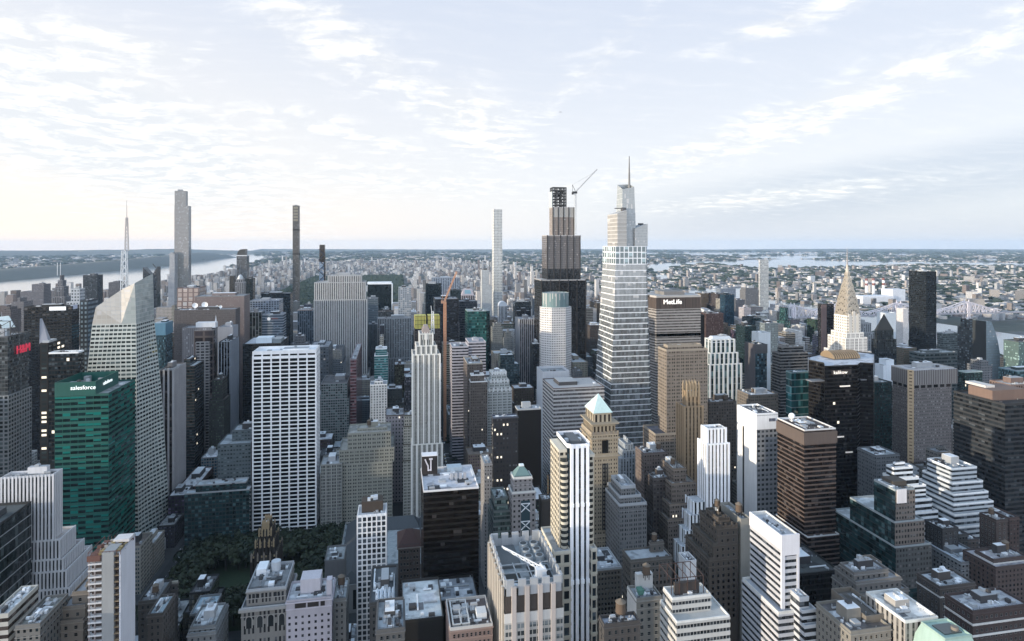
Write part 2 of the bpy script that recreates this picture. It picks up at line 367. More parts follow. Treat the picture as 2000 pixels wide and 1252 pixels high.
def b(name, label, Y, xl, xr, yt, far, st='punch', c='grey', up=(), dn=(), roof=(.30, .31, .33), tank=False, n=5, bulk=True, par=1.2, win=False, relief=None, cat='building',
      pc=None, seed=None, group=None, zb=0.0, z=None, frame=None, wg=(.014, .02, .024), belts=(), pier=None, span=None, **kw):
    """a straight-sided building: south face on the plane Y between two photo columns, its top at photo row yt, and how far it reaches back"""
    x0, x1 = GX(xl, Y), GX(xr, Y); xm = (xl+xr)/2
    z1 = z if z is not None else GZ(xm, yt, Y)
    if far > 0: y1 = Y+far
    else: y1 = GY(-far, x0 if xm > 773 else x1)
    if y1 < Y+6 or y1 > Y+400: print('WARN depth', label, round(y1-Y)); y1 = Y+25
    y0 = Y; rs = random.Random(seed if seed is not None else int(xl*7+yt*13))
    root = thing(name, label, cat, ((x0+x1)/2, (y0+y1)/2, 0), group)
    wcol = COL.get(c, c) if isinstance(c, str) else c
    mat, bay, fl = style(st, c, kw); wall = plain(wcol); pm = plain(COL.get(pc, pc) if isinstance(pc, str) else pc) if pc else wall
    tiers = []
    for d in dn:  # lower, wider tiers: photo row of the top, outsets left/right/front/back
        tiers.append([x0-d[1], x1+d[2], y0-d[3], y1+d[4], GZ(xm, d[0], y0-d[3])])
    tiers.append([x0, x1, y0, y1, z1])
    for d in up: tiers.append([x0+d[1], x1-d[2], y0+d[3], y1-d[4], GZ(xm, d[0], y0+d[3])])
    tiers.sort(key=lambda t: t[4]); zb0 = zb
    rm = roofmat(roof); last = len(tiers)-1
    for i, (a0, a1, c0, c1, zt) in enumerate(tiers):
        if zt <= zb0+.5: continue
        fm = plain(wcol) if win else mat
        prism('facade', root, rect(a0, a1, c0, c1), zb0, zt, fm, bay, fl)
        roof_slab(root, rect(a0, a1, c0, c1), zt-.35 if par else zt, rm)
        if par: parapet(root, a0, a1, c0, c1, zt, par*.9 if i == last else par*.7, pm)
        BOXES.append((a0, a1, c0, c1, zb0, zt, root.name))
        side = 'w' if xm > 773 else 'e'; sx = a0 if side == 'w' else a1
        if win:
            g = glassmat(wg); fr = plain(frame or tuple(min(.7, x*1.25) for x in wcol)); dd = STY[st]
            ww, wh, nb_ = kw.get('ww', dd['ww']), kw.get('wh', dd['wh']), dd.get('n', 1)
            bb, ff = kw.get('bay', dd['bay'])/nb_, kw.get('fl', dd['fl'])
            zz = max(zb0, zt-38)
            real_windows(root, [('s', c0, a0+1, a1-1, zz, zt-1.2, bb, ff, ww, wh), (side, sx, c0+1, c1-1, zz, zt-1.2, bb, ff, ww, wh)], g, fr, cap=int(100/len(tiers)))
        if relief:
            p = plain(COL.get(pier, pier) if isinstance(pier, str) else pier) if pier else wall
            s = plain(COL.get(span, span) if isinstance(span, str) else span) if span else wall
            if 'v' in relief:
                for (kd, q0, q1) in (('s', a0, a1), (side, c0, c1)):
                    nb_ = max(1, round((q1-q0)/bay)); nb_ = min(nb_, 46); w = bay*(1-kw.get('ww', STY[st]['ww']))/2
                    for k in range(nb_+1):
                        q = q0+(q1-q0)*k/nb_
                        if kd == 's': blk('pier', p, root, q-w, q+w, c0-.5, c0+.3, zb0, zt+par*.9)
                        elif k: blk('pier', p, root, sx-.5 if side == 'w' else sx-.3, sx+.3 if side == 'w' else sx+.5, q-w, q+w, zb0, zt+par*.9)
            if 'h' in relief:
                nf = max(1, round((zt-zb0)/fl)); h = fl*(1-kw.get('wh', STY[st]['wh'])); q = (zt-zb0)/nf; lo = max(0, nf-90)
                for k in range(lo, nf):
                    blk('spandrel', s, root, a0-.28, a1+.28, c0-.28, c1+.28, zb0+(k+1)*q-h/2, min(zb0+(k+1)*q+h/2, zt-.02))
        if Y < 640 and st in ('punch', 'pair', 'trip', 'fine') and par:
            cm = plain(tuple(min(.75, x*1.18) for x in wcol)); blk('cornice', cm, root, a0-.5, a1+.5, c0-.5, c1+.5, zt-1.0, zt-.42)
            if zt-zb0 > 9: blk('belt_course', cm, root, a0-.28, a1+.28, c0-.28, c1+.28, zt-5.0, zt-4.6)
        for row in belts if i == last else ():
            zz = GZ(xm, row, c0); blk('belt_course', plain((.62, .60, .57)), root, a0-.35, a1+.35, c0-.35, c1+.35, zz-.5, zz+.5)
        if i == last: roofkit(root, a0+.8, a1-.8, c0+.8, c1-.8, zt-.35 if par else zt, rs, wall, tank, n, bulk)
        else:
            nx = tiers[i+1]
            if nx[2]-c0 > 3.5 and rs.random() < .8:
                for k in range(3): ac_unit(root, rs.uniform(a0+2, a1-2), c0+1.8, zt-.35, 1.6, 1.2, 1.1, rs.choice([plain((.45, .46, .48), .6), plain((.12, .12, .13), .7)]))
        zb0 = zt
    root['tz'] = tiers[-1][4]; THINGS[label] = (root, tiers)
    return root, tiers
def text(parent, body, loc, size, rz, mat, ext=.15, name='sign_lettering', rx=pi/2, shear=0, sx=1):
    cu = bpy.data.curves.new(name, 'FONT'); cu.body = body; cu.size = size; cu.extrude = ext; cu.align_x = 'CENTER'; cu.align_y = 'CENTER'; cu.shear = shear
    t = bpy.data.objects.new('t', cu); C.objects.link(t); bpy.context.view_layer.update()
    me = bpy.data.meshes.new_from_object(t.evaluated_get(bpy.context.evaluated_depsgraph_get())); bpy.data.objects.remove(t); me.materials.clear(); me.materials.append(mat)
    o = bpy.data.objects.new(name, me); C.objects.link(o); p = parent.location
    o.location = (loc[0]-p[0], loc[1]-p[1], loc[2]-p[2]); o.rotation_euler = (rx, 0, rz); o.scale = (sx, 1, 1); o.parent = parent; return o
def emis(col, s=1.0):
    k = 'emit_%.2f_%.2f_%.2f_%.2f' % (*col, s)
    if k in MATS: return MATS[k]
    m, N, bs = newmat(k); N.put(bs.inputs['Base Color'], col); N.put(bs.inputs['Emission Color'], col); bs.inputs['Emission Strength'].default_value = s; return m
HAZE = True
WH = (.78, .78, .77)
# ================================================================= landmark towers
def tapered_lattice(mb, cx, cy, z0, z1, w0, w1, n, r):
    lv = [(z0+(z1-z0)*k/n, (w0+(w1-w0)*k/n)/2) for k in range(n+1)]
    for (za, wa), (zb, wb) in zip(lv, lv[1:]):
        ca = [(cx+sx*wa, cy+sy*wa, za) for sx, sy in ((-1, -1), (1, -1), (1, 1), (-1, 1))]
        cb = [(cx+sx*wb, cy+sy*wb, zb) for sx, sy in ((-1, -1), (1, -1), (1, 1), (-1, 1))]
        for i in range(4):
            mb.bar(ca[i], cb[i], r); mb.bar(ca[i], cb[(i+1) % 4], r*.7); mb.bar(cb[i], cb[(i+1) % 4], r*.7)
def crystal_tower():                                       # glass tower with slanting crown and mast
    Y = 700; yb = 744
    root = thing('glass_skyscraper', 'pale glass skyscraper with faceted slanting crown and white lattice mast, behind the green sign tower', 'skyscraper', (-290, 720, 0))
    zs = [0, GZ(267, 632, Y)]
    bands = facade((.54, .57, .52), (.03, .042, .043), ww=.82, wh=.52, blind=.25, ior=1.7, jit=.03); veil = facade((.44, .47, .45), (.34, .38, .37), ww=.97, wh=.86, blind=.04, ior=1.75, jit=.02)
    zc = zs[1]
    P0 = [(-330, Y), (-262.5, Y), (-247, yb), (-318, yb)]; Pm = [(GX(163, Y), Y), (GX(267, Y), Y), (GX(316, yb), yb), (-306, yb)]; P1 = [(GX(180, Y), Y), (GX(266, Y), Y), (GX(301, yb), yb), (-300, yb)]
    zm = GZ(267, 790, Y)
    prism('facade', root, P0, 0, zm, bands, 5.2, 4.3, top=Pm); prism('facade', root, Pm, zm, zc, bands, 5.2, 4.3, top=P1)
    # the crown: three planes of screen glass rising to the north-east corner
    A = (GX(180, Y), Y, zc); Bq = (GX(266, Y), Y, zc); Cq = (GX(301, yb), yb, zc); D = (-300, yb, zc)
    a2 = (GX(187, Y), Y, GZ(187, 600, Y)); a3 = (GX(237, Y+4), Y+4, GZ(237, 566, Y+4)); b2 = (GX(263, Y), Y, GZ(263, 553, Y)); c2 = (GX(299, yb), yb, GZ(299, 534, yb)); d2 = (-296, yb, a2[2]+14)
    e = (GX(237, Y), Y, zc+.1)
    def face(nm, vs, mat):
        uv = [((v[0]*.35+v[1]*.35)/1.6, v[2]/4.3) for v in vs]; o = meshobj(nm, vs, [tuple(range(len(vs)))], mat, root, uvs=[uv]); return o
    lightv = facade((.52, .50, .45), (.43, .41, .37), ww=.9, wh=.88, blind=.04, ior=1.8, jit=.02)  # warmer, brighter copy of the screen glass: low sun painted into one facet
    face('crown_facet', [A, e, b2, a3, a2], lightv); face('crown_facet', [e, Bq, (b2[0]+.05, b2[1], b2[2])], veil)
    face('crown_facet', [Bq, Cq, c2, b2], veil); face('crown_facet', [Cq, D, d2, c2], veil); face('crown_facet', [D, A, a2, d2], veil)
    face('roof', [A, Bq, Cq, D], roofmat((.3, .32, .33)))
    wht = plain((.62, .65, .68), .5); m = MB(); cx, cy = GX(243, 724), 724; zb = GZ(243, 570, 724); zt = GZ(247, 490, 724)
    tapered_lattice(m, cx, cy, zb-12, zt, 6, 4, 7, .30); sp = m.build('mast_base', wht, root)
    m = MB(); cx2 = GX(247.5, 724); tapered_lattice(m, cx2, cy, zt, GZ(248, 425, 724), 3.2, 1.6, 9, .22); m.cyl(cx2, cy, GZ(248, 440, 724), GZ(248, 391, 724), .55, .2, 6); m.build('mast', plain((.55, .52, .50), .5), root)
    blk('entrance_wing', plain((.4, .43, .44), .4), root, -262, -236, 690, 742, 0, 12)
    BOXES.append((-330, -247, Y, yb, 0, 270, root.name)); THINGS[root['label']] = (root, [[-315, -262, Y, yb, 270]])
crystal_tower()
def vanderbilt():                                          # tapering white-banded tower with spire
    Y = 715
    root = thing('glass_skyscraper', 'tallest tapering skyscraper with white horizontal bands, stepped glass crown and needle spire', 'skyscraper', (315, 740, 0))
    f = facade((.66, .68, .69), (.055, .066, .073), ww=1.01, wh=.82, blind=.2, ior=1.75, jit=.015, mull=2)
    def pol(a, c_, d, dep, bev): # photo columns: west far edge, corner, east end
        xa, xd = GX(c_, Y), GX(d, Y); return [(xa, Y), (xd-bev, Y), (xd, Y+bev*1.3), (xd, Y+dep), (xa-1, Y+dep)]
    p0 = pol(0, 1188, 1278, 62, 3); p1 = pol(0, 1200, 1268, 50, 3); p2 = pol(0, 1202, 1266, 44, 3)
    z0, z1, z2 = 0, GZ(1234, 600, Y), GZ(1234, 516, Y)
    prism('facade', root, p0, 60, z1, f, 3.4, 6.8, top=p1); prism('facade', root, [(x-3, y) for x, y in p0], 0, 60, f, 3.4, 6.8)
    f2 = facade((.74, .75, .76), (.17, .19, .20), ww=1.01, wh=.86, blind=.1, ior=1.9, jit=.015, mull=2)
    prism('facade', root, p1, z1, z2, f2, 3.4, 7.4, top=p2)
    sk = facade((.74, .76, .77), (.10, .14, .15), ww=.80, wh=.84, blind=.3, ior=1.8); z3 = GZ(1234, 481, Y)
    prism('observation_floor', root, p2, z2, z3, sk, 6, 7.5, cap=roofmat((.3, .32, .33)))
    g = facade((.45, .48, .49), (.25, .28, .295), ww=.93, wh=.9, blind=.06, ior=1.9, jit=.015); gw = facade((.50, .49, .46), (.27, .265, .25), ww=1.01, wh=.76, blind=.06, ior=1.8)
    def crown(xl, xr, y0, dep, zb, zl, zr, mat, bay=1.8, fl=3.6):
        a0, a1 = GX(xl, y0), GX(xr, y0); prism('crown_block', root, rect(a0, a1, y0, y0+dep), zb, max(zl, zr), mat, bay, fl, cap=roofmat((.4, .42, .44)), z1s=[zl, zr, zr, zl])
    crown(1206, 1224, Y+2, 36, z3, GZ(1214, 417, Y), GZ(1214, 410, Y), gw, 9, 5)
    crown(1224, 1241, Y+8, 30, z3, GZ(1230, 417, Y), GZ(1230, 415, Y), g)
    crown(1240, 1265, Y+4, 30, z3, GZ(1240, 446, Y), GZ(1265, 437, Y), facade((.42, .45, .47), (.26, .285, .30), ww=.9, wh=.84, blind=.06, ior=1.8))
    ya = Y+14; q0 = rect(GX(1215, ya), GX(1243, ya), ya, ya+26); q1 = rect(GX(1217, ya), GX(1240, ya), ya+2, ya+20); zt = GZ(1229, 363, ya)
    prism('crown_block', root, q0, z3, zt, g, 1.8, 6.5, top=q1, z1s=[zt-4, zt-1, zt+4, zt+3])
    sp = MB().cyl(GX(1229, ya+14), ya+14, zt-12, GZ(1229, 305, ya+14), 1.9, .5, 10); sp.build('spire', plain((.26, .26, .26), .5), root)
    m = MB(); x = GX(1251, Y+16); m.bar((x, Y+16, z3+20), (x, Y+16, GZ(1251, 436, Y+16)), .7); m.box(x-3, x+3.5, Y+15, Y+17, GZ(1251, 439, Y+16), GZ(1251, 436, Y+16)); m.build('cleaning_crane', plain((.1, .1, .1)), root)
    m = MB(); x = GX(1214, Y+12); z = GZ(1214, 408, Y+12); m.box(x-9, x+4, Y+11, Y+13, z, z+1); m.box(x, x+5, Y+9, Y+15, z-3, z+1.5); m.build('cleaning_crane', plain((.16, .16, .17)), root)
    BOXES.append((280, 352, Y, Y+60, 0, z3, root.name)); THINGS[root['label']] = (root, [[290, 344, Y, Y+50, z3]])
vanderbilt()
def chrysler():
    Y = 735
    root = thing('art_deco_skyscraper', 'art deco skyscraper with steel sunburst crown tapering to a needle spire', 'skyscraper', (600, 760, 0))
    br = facade((.70, .65, .57), (.05, .05, .052), ww=.42, wh=.56, blind=.2); br2 = facade((.72, .68, .62), (.05, .052, .055), ww=.5, wh=.56, n=3, blind=.2, sp=(.42, .40, .38))
    X0, X1 = GX(1654, Y), GX(1681, Y); Yb = GY(1629, X0); W = X1-X0; D = Yb-Y
    z5, z4, z3 = GZ(1667, 611, Y), GZ(1667, 652, Y-5), GZ(1667, 662, Y-8)
    wallp = plain((.70, .66, .60))
    def tier(a, c_, z0, z1, mt, bay):
        p = rect(X0-a, X1+a, Y-c_, Yb+c_); prism('facade', root, p, z0, z1, mt, bay, 3.5); roof_slab(root, p, z1, roofmat((.35, .35, .35)))
        parapet(root, X0-a, X1+a, Y-c_, Yb+c_, z1, 1.2, wallp)
    tier(9, 9, 0, GZ(1667, 690, Y-9), br2, 7); tier(6, 5, GZ(1667, 690, Y-9), z3, br2, 7); tier(2.6, 2.6, z3, z4, br2, 7); tier(0, 0, z4, z5-5, br, 3.4)
    steel = newmat('crown_steel'); N, bs = steel[1], steel[2]; pos = N.new('ShaderNodeNewGeometry').outputs['Position']
    N.put(bs.inputs['Base Color'], wallvar(N, (.50, .455, .385), .35)); bs.inputs['Metallic'].default_value = .55; bs.inputs['Roughness'].default_value = .36; steel = steel[0]
    dk = plain((.06, .055, .05), .3); cx, cy = (X0+X1)/2, (Y+Yb)/2
    # rounded shoulders of the shaft, then the nested arches of the crown; every arch spans the tower both ways
    def vault(w, d, zb, h, mat, name='crown_arch', n=14):
        v, f = [], []; m = MB()
        for ax in (0, 1):
            hw, hd = (w/2, d/2) if ax == 0 else (d/2, w/2)
            pts = [(-hw, zb)]+[(-hw*cos(pi*i/n), zb+h*.25+h*.75*sin(pi*i/n)**.85) for i in range(n+1)]+[(hw, zb)]
            k = len(pts)
            vv = [((cx+p[0], cy-hd, p[1]) if ax == 0 else (cx+hd, cy+p[0], p[1])) for p in pts]+[((cx+p[0], cy+hd, p[1]) if ax == 0 else (cx-hd, cy+p[0], p[1])) for p in pts]
            ff = [tuple(range(k)), tuple(range(2*k-1, k-1, -1))]+[(i, k+i, k+(i+1) % k, (i+1) % k) for i in range(k)]
            m.add(vv, ff)
        return m.build(name, mat, root)
    for sgn in (-1, 1):
        pass
    prof = [(0, W*.99), (1, W*.90), (2, W*.78), (3, W*.65), (4, W*.52), (5, W*.37), (6, W*.24)]
    zrow = [614, 601, 588, 576, 565, 554, 544, 533]
    for k, w in prof:
        zb, zt = GZ(1655, zrow[k]+12, cy), GZ(1655, zrow[k+1]-3, cy); vault(w, w*D/W, zb, zt-zb, steel)
        m = MB(); r = w/2-.9; nt = 7 if k < 4 else 5; hh = (zt-zb)
        for i in range(nt):     # triangular windows fanned along each arch
            t = pi*(i+.5)/nt; px_, pz = r*.82*cos(t), zb+hh*.22+hh*.58*sin(t); s = max(.5, w*.05)
            for sy, ax in ((-1, 0), (1, 1), (-1, 1)):
                q = (w*D/W)/2+.06 if ax == 0 else w/2+.06
                tri = [(-s, -s*1.1), (s, -s*1.1), (0, s*1.6)]; ct, st = cos(t-pi/2), sin(t-pi/2)
                pr = [(px_+a*ct-c2*st, pz+a*st+c2*ct) for a, c2 in tri]
                vs = [(cx+a, cy-q, c2) if ax == 0 else (cx+sy*q, cy+a*D/W, c2) for a, c2 in pr]
                m.add(vs, [(0, 1, 2)])
        m.build('crown_window', dk, root)['kind'] = 'stuff'
    MB().cyl(cx, cy, GZ(1652, 536, cy), GZ(1652, 516, cy), W*.13, W*.045, 10).build('spire_base', steel, root)
    MB().cyl(cx, cy, GZ(1652, 517, cy), GZ(1652, 483, cy), W*.05, .12, 8).build('spire', plain((.35, .34, .36), .4, metal=.4), root)
    for k, (xx, yy) in enumerate(((X0+2.6, Y-.3), (X1-2.6, Y-.3), ((X0+X1)/2, Y-.3))):
        pass
    m = MB()
    for k in range(3):
        x = X0+W*(.2+.3*k)-W*.09; m.box(x, x+W*.18, Y-.7, Y+.4, z4, z5-1+(k == 1)*3)
    m.build('pier', plain((.60, .55, .47)), root)
    BOXES.append((X0-9, X1+9, Y-9, Yb+9, 0, z5, root.name)); THINGS[root['label']] = (root, [[X0, X1, Y, Yb, z5]])
chrysler()
def metlife():
    Y = 828; xa, xb = GX(1276, Y), GX(1367, Y); yb = Y+46
    root = thing('office_slab', 'broad eight sided concrete slab tower with white company sign, behind the white banded spire tower', 'skyscraper', ((xa+xb)/2, Y+20, 0))
    P = [(xa+1, Y-8), (xb-3, Y-8), (xb+2, Y+6), (xb+2, yb-8), (xb-14, yb+8), (xa+14, yb+8), (xa-2, yb-8), (xa-2, Y+8)]
    zt = GZ(1318, 578, Y-8); zc = GZ(1318, 603, Y-8); zm = GZ(1318, 651, Y-8); zm2 = GZ(1318, 657, Y-8)
    f = facade((.42, .385, .36), (.03, .03, .03), ww=1.01, wh=.46, blind=.2, mull=2)
    fr = facade((.20, .15, .125), (.05, .04, .035), ww=.5, wh=1.01, blind=0, jit=0)
    prism('facade', root, P, 0, zm, f, 2.6, 3.9)
    prism('recessed_floor', root, P, zm, zm2, facade((.3, .27, .25), (.02, .02, .02), ww=.72, wh=.9, blind=0), 3.4, zm2-zm)
    prism('facade', root, P, zm2, zc, f, 2.6, 3.9); prism('crown', root, P, zc, zt, fr, 1.9, zt-zc)
    roof_slab(root, P, zt, roofmat((.42, .42, .42)))
    Q = [(x*.985+(xa+xb)/2*.015, y) for x, y in P]
    m = MB(); k = len(P)
    m.add([(p[0], p[1]-.3*(p[1] < Y+20), zt-2.2) for p in P]+[(p[0], p[1]-.3*(p[1] < Y+20), zt+.6) for p in P], [(i, (i+1) % k, k+(i+1) % k, k+i) for i in range(k)]); m.build('cornice', plain((.5, .46, .42)), root)
    blk('bulkhead', plain((.3, .28, .26)), root, xa+20, xb-20, Y+8, yb-6, zt, zt+5)
    text(root, 'MetLife', (GX(1314, Y-9), Y-8.6, (zt+zc)/2+.5), 9.4, 0, emis((1, .97, .92), .55), .3, 'sign_lettering', sx=1.0)
    BOXES.append((xa-3, xb+3, Y-8, yb, 0, zt, root.name)); THINGS[root['label']] = (root, [[xa, xb, Y, yb, zt]])
metlife()
def slabs30():
    root, t = b('limestone_skyscraper', 'wide grey limestone slab skyscraper with ribbed stepped sides in front of the park woods', 1270, 641, 705, 539, 40, 'rib', (.47, .47, .46), bay=3.6, ww=.46, wh=.6,
                dn=((552, 25, 8, 4, 10), (586, 26, 11, 5, 12), (733, 30, 16, 8, 18)), cat='skyscraper', n=8, relief='v', pier=(.50, .50, .49), par=1.6, blind=.3)
slabs30()
def super_tall():
    b('glass_supertall', 'pale grey glass supertall tower with a notched side, tallest beside the river', 1900, 341, 363, 373, -367, 'glass', (.31, .34, .37), glass=(.12, .14, .155), ww=.86, wh=.8, blind=.06, jit=.012, dn=((402, 0, 8, 2, 3),), cat='skyscraper', par=.6, n=2)
    root, t = b('bronze_supertall', 'extremely thin dark supertall tower standing alone before the woods', 1895, 571.5, 583.5, 402, 22, 'vert', (.19, .19, .18), glass=(.045, .05, .055), bay=2.4, ww=.6, wh=.7, cat='skyscraper', sp=(.12, .115, .105), n=1)
    a0, a1, c0, c1, zt = t[-1]
    m = MB(); z = GZ(577, 432, 1895)
    for k in range(5):
        q = z+(zt-z)*k/5; m.box(a0+2.0, a1-2.0, c0-.4, c0-.05, q, q+(zt-z)/5-2.2, 0)
    m.build('crown_window', plain((.33, .30, .22), .4), root)['kind'] = 'stuff'
    for row in (449, 496): blk('mechanical_floor', plain((.06, .06, .06)), root, a0-.2, a1+.2, c0-.2, c1+.2, GZ(577, row+1.5, 1895), GZ(577, row-1.5, 1895))
    # black tower that narrows, with blue diagonal braces
    Y = 1560; root = thing('black_tower', 'narrow black tower with blue diagonal bracing lower down, behind the limestone slab', 'skyscraper', (GX(628, Y), Y, 0))
    p0 = rect(GX(621, Y), GX(638, Y), Y, Y+24); p1 = rect(GX(624, Y), GX(634, Y), Y, Y+14); zt = GZ(629, 478, Y)
    prism('facade', root, p0, 0, zt, facade((.03, .032, .035), (.012, .013, .015), ww=.9, wh=.8, blind=.06, ior=1.5), 1.8, 3.9, top=p1, cap=roofmat((.1, .1, .1)))
    z5, z6 = GZ(629, 550, Y), GZ(629, 512, Y)
    prism('glass_front', root, rect(GX(623.5, Y-1), GX(632.5, Y-1), Y-1.2, Y-.6), z5-40, z6, facade((.10, .16, .25), (.20, .30, .42), ww=.9, wh=.8, ior=1.8), 2, 4)
    m = MB(); xa, xb = GX(622.5, Y), GX(633.5, Y)
    for k in range(4): z = z5-25+k*26; m.bar((xa, Y-2, z), (xb, Y-2, z+13), .8); m.bar((xb, Y-2, z+13), (xa, Y-2, z+26), .8)
    m.build('diagonal_brace', plain((.03, .06, .13)), root)
    BOXES.append((p0[0][0], p0[1][0], Y, Y+24, 0, zt, root.name)); THINGS[root['label']] = (root, [[p0[0][0], p0[1][0], Y, Y+24, zt]])
    b('concrete_supertall', 'slim square supertall tower of white concrete frames and big square windows', 1845, 964.5, 981, 409, -961, 'square', (.60, .60, .56), glass=(.10, .12, .14), ww=.62, wh=.62, ior=1.7, cat='skyscraper', par=.4, bulk=False, n=1, blind=.3)
    b('residential_tower', 'slender tower of white mullions and sand coloured cap beside the steel crowned spire', 1900, 1484, 1501, 508, -1482, 'square', (.62, .62, .60), glass=(.13, .14, .14), bay=4.2, ww=.72, wh=.76, cat='skyscraper', n=1, bulk=False, dn=((520, .4, .4, .4, .4),))
    b('black_skyscraper', 'plain black glass box tower standing by the east river', 1100, 1809, 1829, 531, -1775, 'glass', (.03, .035, .04), glass=(.010, .014, .018), bay=3, ww=.9, wh=.72, ior=1.4, blind=.03, jit=.006, cat='skyscraper', n=3, par=.8)
    # rounded crown tower
    Y = 1870; root = thing('curved_tower', 'dark blue tower with curved stepped top near the river bend', 'skyscraper', (GX(473, Y), Y, 0))
    f = facade((.13, .16, .19), (.045, .06, .075), ww=.9, wh=.7, blind=.2, ior=1.6)
    x0, x1 = GX(462, Y), GX(482, Y); z1, z2 = GZ(473, 500, Y), GZ(473, 487, Y)
    prism('facade', root, rect(x0, x1, Y, Y+30), 0, z1, f, 2, 3.8); blk('terrace', plain((.6, .62, .64)), root, x0-.3, x1-.5, Y-.3, Y+29, z1, z1+2.5)
    v = []; n = 8
    for i in range(n+1): t = pi/2*i/n; v.append((x0+1+(1-cos(t))*(x1-x0)*.42, z1+2.5+(z2-z1-2.5)*sin(t)))
    v += [(x1-4, z2+1), (x1-4, z1+2.5)]; k = len(v)
    meshobj('curved_crown', [(p[0], Y+1, p[1]) for p in v]+[(p[0], Y+26, p[1]) for p in v], [tuple(range(k))[::-1], tuple(range(k, 2*k))]+[(i, (i+1) % k, k+(i+1) % k, k+i) for i in range(k)], plain((.07, .09, .10), .25), root)
    BOXES.append((x0, x1, Y, Y+30, 0, z2, root.name)); THINGS[root['label']] = (root, [[x0, x1, Y, Y+30, z2]])
super_tall()
def park_avenue_site():                                    # bronze stepped tower still building, with its crane
    Y = 1115; root = thing('stepped_skyscraper', 'bronze and black stepped skyscraper with bare steel frame at its top', 'skyscraper', (GX(1096, Y), Y, 0))
    lev = [(1058, 1144, 548, 0, 62), (1069, 1133, 461, 14, 44), (1080, 1121, 406, 24, 28)]
    zb = 0; br = plain((.05, .04, .035), .5); first = facade((.03, .03, .031), (.014, .016, .018), ww=.9, wh=.7, blind=.1, ior=1.45, jit=.02)
    mats = [first, facade((.13, .115, .11), (.10, .088, .083), ww=.95, wh=.78, blind=.03, ior=1.6, jit=.008), facade((.25, .20, .165), (.19, .155, .13), ww=.95, wh=.8, blind=.03, ior=1.6, jit=.008)]
    for i, (xl, xr, yt, yo, dep) in enumerate(lev):
        y = Y+yo; a0, a1 = GX(xl, y), GX(xr, y); zt = GZ((xl+xr)/2, yt, y)
        pz = GZ(1096, 525, y) if i == 1 else zb
        if i == 1: prism('facade', root, rect(a0, a1, y, y+dep), zb, pz, first, 1.6, 4.2); prism('facade', root, rect(a0, a1, y, y+dep), pz, zt, mats[1], 1.6, 4.2)
        else: prism('facade', root, rect(a0, a1, y, y+dep), zb, zt, mats[i], 1.6, 4.2)
        roof_slab(root, rect(a0, a1, y, y+dep), zt, roofmat((.2, .2, .2)))
        nb = 5 if i < 2 else 4
        for k in range(nb+1): q = a0+(a1-a0)*k/nb; blk('pier', br, root, q-.9, q+.9, y-.7, y+.3, zb, zt+1.5)
        blk('cornice', plain((.45, .42, .40), .4), root, a0-.4, a1+.4, y-.5, y+dep+.4, zt-.1, zt+1.4)
        if i == 2: blk('glass_top', facade((.42, .40, .36), (.34, .32, .29), ww=.95, wh=.9, ior=1.8), root, a0-.2, a1+.2, y-.25, y+1, GZ(1096, 424, y), zt-.2)
        BOXES.append((a0, a1, y, y+dep, zb, zt, root.name)); zb = zt
    y = Y+34; a0, a1 = GX(1080, y), GX(1106, y); z0, z1 = zb, GZ(1093, 366, y); st = plain((.09, .09, .085), .6); m = MB(); nz = 7
    for k in range(nz+1):
        z = z0+(z1-z0)*k/nz
        for j in range(4): yy = y+j*7; m.bar((a0, yy, z), (a1, yy, z), .55)
        for j in range(4): xx = a0+(a1-a0)*j/3; m.bar((xx, y, z), (xx, y+21, z), .55)
        if k < nz:
            for i in range(4):
                for j in range(4): xx = a0+(a1-a0)*i/3; m.bar((xx, y+j*7, z), (xx, y+j*7, z+(z1-z0)/nz), .6)
            for i in range(3): xx = a0+(a1-a0)*i/3; s = (k+i) % 2; m.bar((xx, y, z+(z1-z0)/nz*s), (xx+(a1-a0)/3, y, z+(z1-z0)/nz*(1-s)), .5)
    m.build('steel_frame', st, root)
    m = MB(); rs = random.Random(3)
    for k in range(26): x, yy, z = rs.uniform(a0+1, a1-3), rs.uniform(y+3, y+18), rs.uniform(z0+1, z1-6); m.box(x, x+rs.uniform(1.5, 6), yy, yy+rs.uniform(1, 5), z, z+rs.uniform(.5, 5))
    m.build('machinery', plain((.07, .075, .07)), root)['kind'] = 'stuff'
    m = MB(); m.box(a0-2.5, a0-1.5, y-1, y+22, z0, z1-8); m.build('glass_screen', plain((.5, .56, .55), .2), root)
    THINGS[root['label']] = (root, [[GX(1058, Y), GX(1144, Y), Y, Y+60, zt]])
    # tower crane
    cx, cy = GX(1124, Y+20), Y+20; cr = thing('tower_crane', 'white mast tower crane with raised jib beside the bare steel frame', 'crane', (cx, cy, GZ(1124, 455, cy)))
    m = MB(); zc = GZ(1124, 378, cy); tapered_lattice(m, cx, cy, GZ(1124, 458, cy), zc, 2.6, 2.6, 16, .28); m.build('mast', plain((.6, .62, .63), .5), cr)
    m = MB(); m.box(cx-6, cx+3, cy-2, cy+2, zc, zc+4); m.box(cx-7, cx-4, cy-2.2, cy+2.2, zc-2, zc+2.5); m.build('cab', plain((.08, .08, .09)), cr)
    tip = (GX(1167, cy+6), cy+6, GZ(1167, 331, cy+6)); m = MB(); n = 12; A0 = np.array((cx+2, cy, zc+4)); A1 = np.array(tip)
    for k in range(n):
        p, q = A0+(A1-A0)*k/n, A0+(A1-A0)*(k+1)/n; o = np.array((-.9, 0, 1.1))
        m.bar(p, q, .22); m.bar(p+o, q+o, .22); m.bar(p, q+o, .15); m.bar(p, p+o, .15)
    m.build('jib', plain((.40, .38, .37), .6), cr)
    m = MB(); ap = (GX(1118, cy), cy, GZ(1118, 361, cy)); m.bar((cx, cy, zc+4), ap, .35); m.bar((cx-6, cy, zc+3), ap, .25); m.bar(ap, tuple(A0+(A1-A0)*.9), .1); m.build('a_frame', plain((.15, .15, .15)), cr)
